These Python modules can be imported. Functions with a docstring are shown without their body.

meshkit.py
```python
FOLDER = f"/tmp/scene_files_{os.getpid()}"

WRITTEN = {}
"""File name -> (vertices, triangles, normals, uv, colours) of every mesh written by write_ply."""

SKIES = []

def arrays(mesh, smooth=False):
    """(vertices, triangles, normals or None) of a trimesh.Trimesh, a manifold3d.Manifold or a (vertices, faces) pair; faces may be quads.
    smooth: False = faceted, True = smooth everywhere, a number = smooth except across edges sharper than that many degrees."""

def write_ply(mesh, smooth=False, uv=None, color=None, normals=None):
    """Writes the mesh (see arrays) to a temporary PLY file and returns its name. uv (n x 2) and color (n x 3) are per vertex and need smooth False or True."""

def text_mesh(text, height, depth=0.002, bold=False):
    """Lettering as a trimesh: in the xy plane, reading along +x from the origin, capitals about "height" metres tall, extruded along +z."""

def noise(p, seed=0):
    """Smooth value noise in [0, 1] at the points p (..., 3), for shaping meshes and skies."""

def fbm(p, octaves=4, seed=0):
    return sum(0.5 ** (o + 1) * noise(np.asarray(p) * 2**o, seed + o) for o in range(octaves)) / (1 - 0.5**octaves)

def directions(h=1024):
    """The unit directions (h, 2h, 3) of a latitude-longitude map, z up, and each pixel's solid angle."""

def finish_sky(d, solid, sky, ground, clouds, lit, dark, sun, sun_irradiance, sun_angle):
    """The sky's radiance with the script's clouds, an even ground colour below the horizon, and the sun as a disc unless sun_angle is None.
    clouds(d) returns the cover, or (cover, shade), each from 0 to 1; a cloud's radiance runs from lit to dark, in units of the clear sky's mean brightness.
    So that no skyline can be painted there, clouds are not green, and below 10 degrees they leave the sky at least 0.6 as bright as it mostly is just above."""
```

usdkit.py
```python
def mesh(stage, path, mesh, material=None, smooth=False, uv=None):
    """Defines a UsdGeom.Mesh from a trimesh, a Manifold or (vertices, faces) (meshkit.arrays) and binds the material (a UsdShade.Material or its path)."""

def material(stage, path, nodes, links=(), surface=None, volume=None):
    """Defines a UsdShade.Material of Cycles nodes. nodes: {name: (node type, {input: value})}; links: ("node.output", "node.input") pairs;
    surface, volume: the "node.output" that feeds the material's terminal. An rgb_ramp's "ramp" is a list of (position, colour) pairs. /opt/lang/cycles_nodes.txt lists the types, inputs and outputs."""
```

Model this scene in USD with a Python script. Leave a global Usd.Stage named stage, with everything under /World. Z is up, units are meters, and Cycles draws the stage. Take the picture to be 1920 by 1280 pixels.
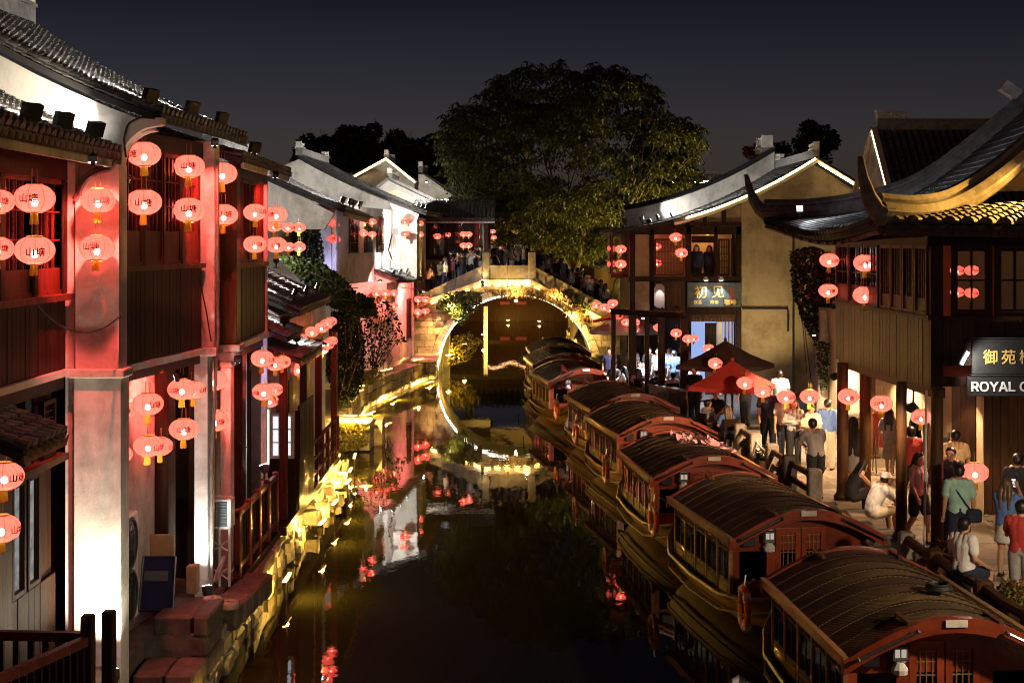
import math, random
import numpy as np, trimesh, shapely, usdkit, meshkit
import manifold3d as m3
from shapely.geometry import Polygon
from pxr import Usd, UsdGeom, UsdLux, UsdShade, Sdf, Gf, Vt

stage = Usd.Stage.CreateInMemory()
UsdGeom.SetStageUpAxis(stage, "Z"); UsdGeom.SetStageMetersPerUnit(stage, 1.0)
UsdGeom.Xform.Define(stage, "/World"); UsdGeom.Scope.Define(stage, "/World/Looks")
rng = np.random.default_rng(11); random.seed(5)

# ------------------------------------------------ camera, sky, moonlight, exposure
FP, HZ, HC = 2667.0, 450.0, 6.7          # focal length in photo pixels, horizon row, eye height over the water
cam = UsdGeom.Camera.Define(stage, "/World/Camera")
cam.AddTranslateOp().Set(Gf.Vec3d(0, 0, HC)); cam.AddRotateXOp().Set(90.0)
cam.CreateHorizontalApertureAttr(36.0); cam.CreateFocalLengthAttr(36.0 * FP / 1920)
cam.CreateVerticalApertureOffsetAttr(-36.0 * (640 - HZ) / 1920)
cam.CreateClippingRangeAttr(Gf.Vec2f(0.1, 2000)); cam.CreateExposureAttr(0.25)
SUN_EL, SUN_ROT = 0.22, 2.6
POW = 5.0                                # lamp power scale
sky_m = usdkit.material(stage, "/World/Looks/night_sky", {
    "s": ("sky_texture", {"sky_type": "single_scattering", "sun_disc": False, "sun_elevation": SUN_EL, "sun_rotation": SUN_ROT, "aerosol_density": 3.0}),
    "t": ("mix_color", {"blend_type": "multiply", "fac": 1.0, "b": (0.95, 0.73, 0.9), "use_clamp": False}),
    # city glow: the night sky fades from the horizon to the zenith
    "c": ("texture_coordinate", {}), "z": ("separate_xyz", {}), "r": ("rgb_ramp", {"ramp": [(0, (1, 1, 1)), (.05, (.84, .83, .83)), (.1, (.46, .46, .5)), (.17, (.15, .155, .19)), (.4, (.1, .105, .13)), (1, (.07, .075, .1))]}),
    "g": ("mix_color", {"blend_type": "multiply", "fac": 1.0, "use_clamp": False}), "b": ("background_shader", {"strength": 0.0165})},
    [("s.color", "t.a"), ("c.generated", "z.vector"), ("z.z", "r.fac"), ("t.result", "g.a"), ("r.color", "g.b"), ("g.result", "b.color")], surface="b.background")
dome = UsdLux.DomeLight.Define(stage, "/World/sky")
UsdShade.MaterialBindingAPI.Apply(dome.GetPrim()).Bind(sky_m)
moon = UsdLux.DistantLight.Define(stage, "/World/moonlight")
moon.CreateNormalizeAttr(True); moon.CreateIntensityAttr(0.004); moon.CreateAngleAttr(0.5); moon.CreateColorAttr(Gf.Vec3f(1, .95, .85))
moon.AddRotateXYZOp().Set(Gf.Vec3f(90 - math.degrees(SUN_EL), 0, -math.degrees(SUN_ROT) + 180))


def at(px, py, Z):
    return np.array([(px - 960) / FP * Z, Z, HC + (HZ - py) / FP * Z])


def V(*a):
    return np.array(a, float)


def unit(v):
    v = np.asarray(v, float); return v / max(np.linalg.norm(v), 1e-12)


# ------------------------------------------------ mesh builder
class MB:
    """Collects faces; T (4x4) carries local coordinates to the world."""
    def __init__(s, T=None):
        s.v, s.f, s.n, s.T = [], [], 0, T

    def add(s, v, f):
        v = np.asarray(v, float).reshape(-1, 3); f = np.asarray(f, int)
        if f.ndim == 2 and f.shape[1] == 4:
            f = np.vstack([f[:, [0, 1, 2]], f[:, [0, 2, 3]]])
        if s.T is not None:
            v = v @ s.T[:3, :3].T + s.T[:3, 3]
            if np.linalg.det(s.T[:3, :3]) < 0:
                f = f[:, ::-1]
        s.v.append(v); s.f.append(f + s.n); s.n += len(v)
        return s

    BF = np.array([[0, 3, 2, 1], [4, 5, 6, 7], [0, 1, 5, 4], [1, 2, 6, 5], [2, 3, 7, 6], [3, 0, 4, 7]])

    def box(s, x0, x1, y0, y1, z0, z1):
        return s.add([[x0, y0, z0], [x1, y0, z0], [x1, y1, z0], [x0, y1, z0], [x0, y0, z1], [x1, y0, z1], [x1, y1, z1], [x0, y1, z1]], s.BF)

    def hexa(s, p8):
        return s.add(p8, s.BF)

    def cbox(s, x0, x1, y0, y1, z0, z1, c=0.01):
        """box with its upright and top edges bevelled"""
        c = min(c, (x1 - x0) * .4, (y1 - y0) * .4, (z1 - z0) * .4)
        def ring(d, z):
            return [[x0 + d + c, y0 + d, z], [x1 - d - c, y0 + d, z], [x1 - d, y0 + d + c, z], [x1 - d, y1 - d - c, z], [x1 - d - c, y1 - d, z], [x0 + d + c, y1 - d, z], [x0 + d, y1 - d - c, z], [x0 + d, y0 + d + c, z]]
        v = ring(c, z0) + ring(0, z0 + c) + ring(0, z1 - c) + ring(c, z1)
        f = []
        for k in range(3):
            for i in range(8):
                j = (i + 1) % 8
                f.append([k * 8 + i, k * 8 + j, k * 8 + 8 + j, k * 8 + 8 + i])
        f = np.array(f); t = np.vstack([f[:, [0, 1, 2]], f[:, [0, 2, 3]]])
        caps = [[0, i + 1, i] for i in range(1, 7)] + [[24, 24 + i, 25 + i] for i in range(1, 7)]
        return s.add(v, np.vstack([t, caps]))

    def rock(s, c, size, seed, amp=.12):
        """uneven block"""
        r = np.random.default_rng(seed)
        b = MB().cbox(-.5, .5, -.5, .5, -.5, .5, .09)
        v, f = b.get()
        v = v * (1 + (r.random(v.shape) - .5) * amp * 2) * np.asarray(size) + np.asarray(c)
        return s.add(v, f)

    def beam(s, p, q, w, h, up=(0, 0, 1)):
        p, q = np.asarray(p, float), np.asarray(q, float); d = unit(q - p)
        side = unit(np.cross(d, up)); u = np.cross(side, d)
        o = [-side * w / 2 - u * h / 2, side * w / 2 - u * h / 2, side * w / 2 + u * h / 2, -side * w / 2 + u * h / 2]
        return s.add([p + x for x in o] + [q + x for x in o], s.BF)

    def tube(s, pts, r, n=6, caps=True):
        pts = np.asarray(pts, float); m = len(pts); r = np.broadcast_to(r, m)
        t = np.gradient(pts, axis=0); t /= np.maximum(np.linalg.norm(t, axis=1, keepdims=True), 1e-9)
        a = np.array([0, 0, 1.]) if abs(t[0, 2]) < .9 else np.array([1., 0, 0])
        v = []
        u = unit(np.cross(t[0], a))
        for i in range(m):
            u = unit(u - t[i] * (u @ t[i])); w = np.cross(t[i], u)
            ang = np.arange(n) / n * 2 * np.pi
            v.append(pts[i] + r[i] * (np.cos(ang)[:, None] * u + np.sin(ang)[:, None] * w))
        v = np.vstack(v); i, k = np.meshgrid(np.arange(m - 1), np.arange(n), indexing="ij"); i, k = i.ravel(), k.ravel(); k2 = (k + 1) % n
        f = np.stack([i * n + k, i * n + k2, (i + 1) * n + k2, (i + 1) * n + k], 1)
        f = np.vstack([f[:, [0, 1, 2]], f[:, [0, 2, 3]]])
        if caps:
            f = np.vstack([f, [[0, j + 1, j] for j in range(1, n - 1)], [[(m - 1) * n, (m - 1) * n + j, (m - 1) * n + j + 1] for j in range(1, n - 1)]])
        return s.add(v, f)

    def lathe(s, c, prof, n=12, axis=2):
        """profile of (radius, height) revolved"""
        prof = np.asarray(prof, float); a = np.arange(n) / n * 2 * np.pi
        v = np.stack([np.stack([p[0] * np.cos(a), p[0] * np.sin(a), np.full(n, p[1])], 1) for p in prof]).reshape(-1, 3)
        if axis == 1: v = v[:, [0, 2, 1]] * V(-1, 1, 1)
        if axis == 0: v = v[:, [2, 0, 1]]
        m = len(prof); i, k = np.meshgrid(np.arange(m - 1), np.arange(n), indexing="ij"); i, k = i.ravel(), k.ravel(); k2 = (k + 1) % n
        return s.add(v + np.asarray(c), np.stack([i * n + k, i * n + k2, (i + 1) * n + k2, (i + 1) * n + k], 1))

    def grid(s, P):
        """P (a, b, 3) a sheet of points"""
        a, b = P.shape[:2]; i, k = np.meshgrid(np.arange(a - 1), np.arange(b - 1), indexing="ij"); i, k = i.ravel(), k.ravel()
        return s.add(P.reshape(-1, 3), np.stack([i * b + k, (i + 1) * b + k, (i + 1) * b + k + 1, i * b + k + 1], 1))

    def prism(s, poly, m0, m1):
        """polygon (shapely or points) mapped by m0 and m1 to its two faces"""
        poly = poly if isinstance(poly, Polygon) else Polygon(poly)
        poly = shapely.geometry.polygon.orient(poly)
        v2, f = trimesh.creation.triangulate_polygon(poly, engine="earcut")
        v2 = np.asarray(v2)
        s.add([m0(*p) for p in v2], f[:, ::-1]); s.add([m1(*p) for p in v2], f)
        for ring in [poly.exterior, *poly.interiors]:
            c = np.asarray(ring.coords)[:-1]; k = len(c); i = np.arange(k); j = (i + 1) % k
            s.add([m0(*p) for p in c] + [m1(*p) for p in c], np.stack([i, j, j + k, i + k], 1))
        return s

    def ext(s, poly, y0, y1):
        """polygon in (x, z) extruded along y"""
        return s.prism(poly, lambda a, b: (a, y1, b), lambda a, b: (a, y0, b))

    def extx(s, poly, x0, x1):
        """polygon in (y, z) extruded along x"""
        return s.prism(poly, lambda a, b: (x0, a, b), lambda a, b: (x1, a, b))

    def slab(s, poly, z0, z1):
        return s.prism(poly, lambda a, b: (a, b, z0), lambda a, b: (a, b, z1))

    def get(s):
        return (np.vstack(s.v), np.vstack(s.f)) if s.v else (np.zeros((0, 3)), np.zeros((0, 3), int))


def frame(ox, oy, dx, dy, nx, ny, oz=0.0):
    """u along (dx,dy), w along (nx,ny), z up"""
    T = np.eye(4); d = unit(V(dx, dy)); n = unit(V(nx, ny))
    T[:2, 0], T[:2, 1], T[:3, 3] = d, n, (ox, oy, oz); return T


def two_frame(x0, y0, x1, y1, out):
    """facade from (x0,y0) to (x1,y1); w points to the side 'out' (a point)"""
    d = unit(V(x1 - x0, y1 - y0)); n = V(-d[1], d[0])
    if n @ (V(*out) - V(x0, y0)) < 0: n = -n
    T = frame(x0, y0, *d, *n); T_len = math.hypot(x1 - x0, y1 - y0); return T, T_len


# ------------------------------------------------ prims
COUNT, LOC = {}, {}


def path_for(parent, name):
    base = str(parent) if parent else "/World"
    k = COUNT.get((base, name), 0); COUNT[(base, name)] = k + 1
    return f"{base}/{name}" + (f"_{k:03d}" if k else "")


def tag(prim, label=None, cat=None, group=None, kind=None):
    for a, b in (("label", label), ("category", cat), ("group", group), ("kind", kind)):
        if b: prim.SetCustomDataByKey(a, b)
    return prim


def thing(name, label, cat, loc=(0, 0, 0), group=None, rz=0.0, local=False, kind=None, scale=1.0):
    p = path_for(None, name); x = UsdGeom.Xform.Define(stage, p)
    x.AddTranslateOp().Set(Gf.Vec3d(*map(float, loc))); x.AddRotateZOp().Set(float(rz)); x.AddRotateXOp().Set(0.0); x.AddScaleOp().Set(Gf.Vec3f(scale, scale, scale))
    tag(x.GetPrim(), label, cat, group, kind); LOC[p] = np.zeros(3) if local else np.asarray(loc, float)
    return p


def part(parent, name, mb, mat, label=None, kind=None, smooth=False):
    v, f = mb.get() if isinstance(mb, MB) else mb
    if not len(f): return None
    p = path_for(parent, name); off = LOC.get(str(parent), np.zeros(3)); LOC[p] = off
    me = usdkit.mesh(stage, p, (v - off, f), M[mat], smooth=smooth)
    tag(me.GetPrim(), label, None, None, kind)
    return p


def solo(name, mb, mat, label, cat, group=None, kind=None, smooth=False):
    v, f = mb.get() if isinstance(mb, MB) else mb
    p = path_for(None, name); me = usdkit.mesh(stage, p, (v, f), M[mat], smooth=smooth); LOC[p] = np.zeros(3)
    tag(me.GetPrim(), label, cat, group, kind); return p


def struct(name, mb, mat, kind="structure", smooth=False):
    return solo(name, mb, mat, None, None, None, kind, smooth)


def copy_of(root, label, loc, rz=0.0, scale=1.0, group=None, cat=None):
    name = root.rsplit("/", 1)[1]
    p = path_for(None, name); x = UsdGeom.Xform.Define(stage, p); pr = x.GetPrim()
    pr.GetReferences().AddInternalReference(root); pr.SetInstanceable(True)
    place(p, loc, rz, scale); tag(pr, label, cat, group); return p


def place(p, loc, rz=0.0, scale=1.0):
    pr = stage.GetPrimAtPath(p)
    pr.GetAttribute("xformOp:translate").Set(Gf.Vec3d(*map(float, loc)))
    pr.GetAttribute("xformOp:rotateZ").Set(float(rz)); pr.GetAttribute("xformOp:scale").Set(Gf.Vec3f(*([float(scale)] * 3)))


# ------------------------------------------------ lamps (a light inside its fixture)
def rect_light(parent, pos, aim, w, h, color, power, spread=None):
    """one-sided area lamp; power in watts-like units"""
    p = path_for(parent, "lamp_light"); L = UsdLux.RectLight.Define(stage, p)
    d = unit(np.asarray(aim, float) - np.asarray(pos, float)); zx = -d
    up = V(0, 0, 1) if abs(zx[2]) < .95 else V(0, 1, 0)
    xx = unit(np.cross(up, zx)); yy = np.cross(zx, xx); off = LOC.get(str(parent), np.zeros(3)); pos = np.asarray(pos, float) - off
    L.AddTransformOp().Set(Gf.Matrix4d(*xx, 0, *yy, 0, *zx, 0, *pos, 1))
    L.CreateWidthAttr(w); L.CreateHeightAttr(h); L.CreateColorAttr(Gf.Vec3f(*color)); L.CreateIntensityAttr(power / (w * h))
    if spread:
        s = UsdLux.ShapingAPI.Apply(L.GetPrim()); s.CreateShapingConeAngleAttr(spread); s.CreateShapingConeSoftnessAttr(.6)
    return L


def spot_light(parent, pos, aim, r, color, power, cone=40, soft=.6):
    p = path_for(parent, "lamp_light"); L = UsdLux.SphereLight.Define(stage, p)
    d = unit(np.asarray(aim, float) - np.asarray(pos, float)); zx = -d
    up = V(0, 0, 1) if abs(zx[2]) < .95 else V(0, 1, 0)
    xx = unit(np.cross(up, zx)); yy = np.cross(zx, xx); off = LOC.get(str(parent), np.zeros(3)); pos = np.asarray(pos, float) - off
    L.AddTransformOp().Set(Gf.Matrix4d(*xx, 0, *yy, 0, *zx, 0, *pos, 1))
    L.CreateRadiusAttr(r); L.CreateColorAttr(Gf.Vec3f(*color)); L.CreateIntensityAttr(POW * power / (4 * math.pi * r * r))
    s = UsdLux.ShapingAPI.Apply(L.GetPrim()); s.CreateShapingConeAngleAttr(cone * .6); s.CreateShapingConeSoftnessAttr(soft)
    return L


# ------------------------------------------------ materials
M = {}


def mat(name, *a, **k):
    M[name] = usdkit.material(stage, "/World/Looks/" + name, *a, **k)


def pbr(name, c0, c1=None, rough=.6, scale=4.0, bump=0.0, bscale=None, stretch=(1, 1, 1), spec=.5, island=0.0, metallic=0.0, detail=4, coat=0.0, rvar=0.0, objrand=0.0):
    """two-tone noise colour in object space, bump, optional tone shift per piece"""
    c1 = c1 or tuple(x * .6 for x in c0)
    n = {"g": ("geometry", {}), "m": ("mapping", {"scale": stretch}), "n": ("noise_texture", {"scale": scale, "detail": detail, "roughness": .62}),
         "r": ("rgb_ramp", {"ramp": [(.32, c1), (.68, c0)]}),
         "p": ("principled_bsdf", {"roughness": rough, "specular_ior_level": spec, "metallic": metallic, "coat_weight": coat, "coat_roughness": .12})}
    L = [("g.position", "m.vector"), ("m.vector", "n.vector"), ("n.fac", "r.fac")]
    col = "r.color"
    if island or objrand:
        n["oi"] = ("object_info", {}); n["is"] = ("map_range", {"from_min": 0, "from_max": 1, "to_min": 1 - max(island, objrand), "to_max": 1 + max(island, objrand)})
        n["mu"] = ("vector_math", {"math_type": "scale"})
        L += [("g.random_per_island" if island else "oi.random", "is.value"), (col, "mu.vector1"), ("is.result", "mu.scale")]; col = "mu.vector"
    L.append((col, "p.base_color"))
    if bump:
        n["bn"] = ("noise_texture", {"scale": bscale or scale * 4, "detail": 5}); n["b"] = ("bump", {"strength": bump, "distance": .02})
        L += [("m.vector", "bn.vector"), ("bn.fac", "b.height"), ("b.normal", "p.normal")]
    if rvar:
        n["rr"] = ("map_range", {"from_min": .3, "from_max": .7, "to_min": rough - rvar, "to_max": rough + rvar}); L += [("n.fac", "rr.value"), ("rr.result", "p.roughness")]
    mat(name, n, L, surface="p.BSDF")


def glow(name, color, strength):
    mat(name, {"e": ("emission", {"color": color, "strength": strength})}, surface="e.emission")


def plaster(name, base, stain, drip):
    """lime wash with blotches and dark rain streaks"""
    mat(name, {"g": ("geometry", {}), "n1": ("noise_texture", {"scale": .9, "detail": 6, "roughness": .65}), "m": ("mapping", {"scale": (1.5, 1.5, .5)}),
               "n2": ("noise_texture", {"scale": 1.1, "detail": 8, "roughness": .72}), "r1": ("rgb_ramp", {"ramp": [(.36, stain), (.56, base)]}),
               "r2": ("rgb_ramp", {"ramp": [(.3, (1, 1, 1)), (.5, (0, 0, 0))]}), "mx": ("mix_color", {"b": drip}), "k": ("math", {"math_type": "multiply", "value2": .45}),
               "n3": ("noise_texture", {"scale": 30, "detail": 4}), "b": ("bump", {"strength": .25, "distance": .01}), "p": ("principled_bsdf", {"roughness": .9, "specular_ior_level": .2})},
        [("g.position", "n1.vector"), ("g.position", "m.vector"), ("m.vector", "n2.vector"), ("n1.fac", "r1.fac"), ("n2.fac", "r2.fac"), ("r2.color", "k.value1"), ("k.value", "mx.fac"),
         ("r1.color", "mx.a"), ("mx.result", "p.base_color"), ("g.position", "n3.vector"), ("n3.fac", "b.height"), ("b.normal", "p.normal")], surface="p.BSDF")


plaster("plaster_white", (.62, .6, .55), (.34, .32, .28), (.11, .1, .085))
plaster("plaster_grey", (.4, .38, .34), (.27, .25, .22), (.1, .09, .08))
plaster("plaster_ochre", (.40, .31, .18), (.24, .18, .1), (.12, .09, .06))
pbr("wood_red", (.13, .028, .016), (.06, .014, .009), .45, 3, .3, 22, (3, 3, .4), objrand=.25, spec=.15)
pbr("wood_dark", (.034, .014, .006), (.014, .0055, .0027), .5, 3, .35, 20, (4, 4, .35), objrand=.3, spec=.15)
pbr("wood_brown", (.10, .046, .018), (.045, .02, .008), .45, 3, .35, 20, (4, 4, .35), objrand=.25, spec=.15)
pbr("wood_boat", (.26, .046, .015), (.14, .023, .009), .26, 3, .2, 24, (1, 1, 1), coat=.25, objrand=.25)
pbr("wood_hull", (.11, .055, .02), (.05, .024, .009), .6, 3, .3, 24, (1, 1, 1), rvar=.1, spec=.2)
pbr("wood_gold", (.28, .14, .045), (.17, .085, .027), .42, 5, .2, spec=.3)
pbr("tile_grey", (.17, .165, .16), (.06, .058, .056), .62, 8, .35, 40, island=.45)
pbr("tile_one", (.17, .165, .16), (.06, .058, .056), .62, 8, .35, 40, objrand=.4)
pbr("tile_deck", (.03, .028, .027), (.015, .014, .014), .8, 6)
pbr("ridge_plaster", (.2, .19, .18), (.08, .078, .074), .75, 5, .3)
pbr("ridge_white", (.6, .57, .5), (.4, .37, .32), .8, 5, .2)
pbr("stone", (.3, .26, .2), (.15, .125, .095), .8, 5, .5, 22, objrand=.3)
pbr("stone_dark", (.13, .11, .085), (.06, .05, .04), .75, 5, .5, 22, objrand=.3)
pbr("stone_pale", (.42, .38, .31), (.25, .22, .18), .75, 5, .45, 24, objrand=.2)
pbr("mortar", (.06, .052, .042), (.03, .026, .02), .9, 6)
pbr("paving", (.24, .2, .155), (.13, .108, .085), .55, 4, .35, 24, objrand=.3, rvar=.12)
pbr("earth", (.07, .06, .045), (.035, .03, .022), .9, 2)
pbr("iron", (.03, .03, .03), (.018, .018, .018), .45, 8)
pbr("steel", (.6, .6, .6), (.5, .5, .5), .25, 8, metallic=1.0)
pbr("white_metal", (.7, .69, .66), (.55, .54, .5), .4, 6)
pbr("grey_plastic", (.1, .12, .13), (.07, .085, .09), .5, 8)
pbr("blue_plastic", (.012, .014, .07), (.009, .01, .05), .35, 5)
pbr("board", (.4, .3, .16), (.28, .2, .1), .7, 6)
pbr("black_plastic", (.012, .012, .014), (.008, .008, .009), .4, 8)
pbr("cable_black", (.01, .01, .01), (.008, .008, .008), .6, 8)
pbr("red_cloth", (.42, .03, .018), (.32, .022, .013), .8, 3, .2)
pbr("brown_cloth", (.07, .028, .02), (.045, .018, .014), .8, 3, .2)
pbr("pale_cloth", (.5, .42, .4), (.4, .33, .32), .85, 3, .15)
pbr("tassel_yellow", (.85, .66, .07), (.75, .52, .045), .7, 60)
pbr("ink", (.012, .01, .01), (.01, .008, .008), .7, 8)
pbr("gold_paint", (.72, .46, .1), (.55, .33, .07), .45, 10)
pbr("sign_slate", (.075, .095, .1), (.045, .058, .062), .5, 6)
pbr("sign_black", (.018, .018, .017), (.012, .012, .012), .5, 6)
pbr("letter_white", (.75, .74, .7), (.65, .64, .6), .5, 6)
pbr("sign_red", (.4, .025, .015), (.3, .018, .01), .5, 6)
pbr("orange_foam", (.75, .16, .02), (.6, .11, .014), .5, 6)
pbr("bark", (.1, .075, .05), (.05, .038, .026), .85, 6, .6, 25, (1, 1, .3))
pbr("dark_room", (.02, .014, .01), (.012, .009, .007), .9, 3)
pbr("cream_wall", (.6, .5, .36), (.5, .4, .28), .85, 2)
# glass pane: mostly clear with a sharp reflection
mat("glass", {"f": ("fresnel", {"IOR": 1.5}), "t": ("transparent_bsdf", {"color": (.75, .78, .76)}), "g": ("glossy_bsdf", {"roughness": .03, "color": (1, 1, 1)}), "x": ("mix_closure", {})},
    [("f.fac", "x.fac"), ("t.BSDF", "x.closure1"), ("g.BSDF", "x.closure2")], surface="x.closure")
# canal: dark greenish water with fine ripples
mat("canal_water", {"g": ("geometry", {}), "m": ("mapping", {"scale": (1.0, .55, 1)}), "n1": ("noise_texture", {"scale": 2.6, "detail": 3, "roughness": .55}), "n2": ("noise_texture", {"scale": .35, "detail": 2}),
                    "s": ("math", {"math_type": "multiply"}), "b": ("bump", {"strength": .36, "distance": .010}),
                    "p": ("principled_bsdf", {"base_color": (.015, .0145, .005), "roughness": .015, "ior": 1.333})},
    [("g.position", "m.vector"), ("m.vector", "n1.vector"), ("g.position", "n2.vector"), ("n1.fac", "s.value1"), ("n2.fac", "s.value2"), ("s.value", "b.height"), ("b.normal", "p.normal")], surface="p.BSDF")
# lantern gauze: glows itself and lets the bulb shine through
mat("lantern_red", {"e": ("emission", {"color": (1, .155, .105), "strength": .9}), "t": ("transparent_bsdf", {"color": (1, .26, .2)}), "d": ("translucent_bsdf", {"color": (.62, .06, .045)}),
                    "x": ("mix_closure", {"fac": .22}), "a": ("add_closure", {})},
    [("d.BSDF", "x.closure1"), ("t.BSDF", "x.closure2"), ("x.closure", "a.closure1"), ("e.emission", "a.closure2")], surface="a.closure")
glow("bulb", (1, .82, .74), 95)
glow("led_yellow", (1, .5, .06), 30)
glow("led_white", (1, .93, .82), 14)
glow("led_warm", (1, .62, .25), 14)
glow("lamp_face", (1, .92, .85), 25)
glow("lamp_blue", (.55, .65, 1), 10)
glow("lit_room", (1, .5, .16), .8)
glow("lit_red", (1, .14, .05), .25)
glow("lit_white", (.9, .92, 1), .9)


def leaf(name, c0, c1, tr=.35):
    mat(name, {"g": ("geometry", {}), "r": ("rgb_ramp", {"ramp": [(0, c0), (1, c1)]}), "p": ("principled_bsdf", {"roughness": .5, "specular_ior_level": .35}),
               "t": ("translucent_bsdf", {}), "x": ("mix_closure", {"fac": tr})},
        [("g.random_per_island", "r.fac"), ("r.color", "p.base_color"), ("r.color", "t.color"), ("p.BSDF", "x.closure1"), ("t.BSDF", "x.closure2")], surface="x.closure")


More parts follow.
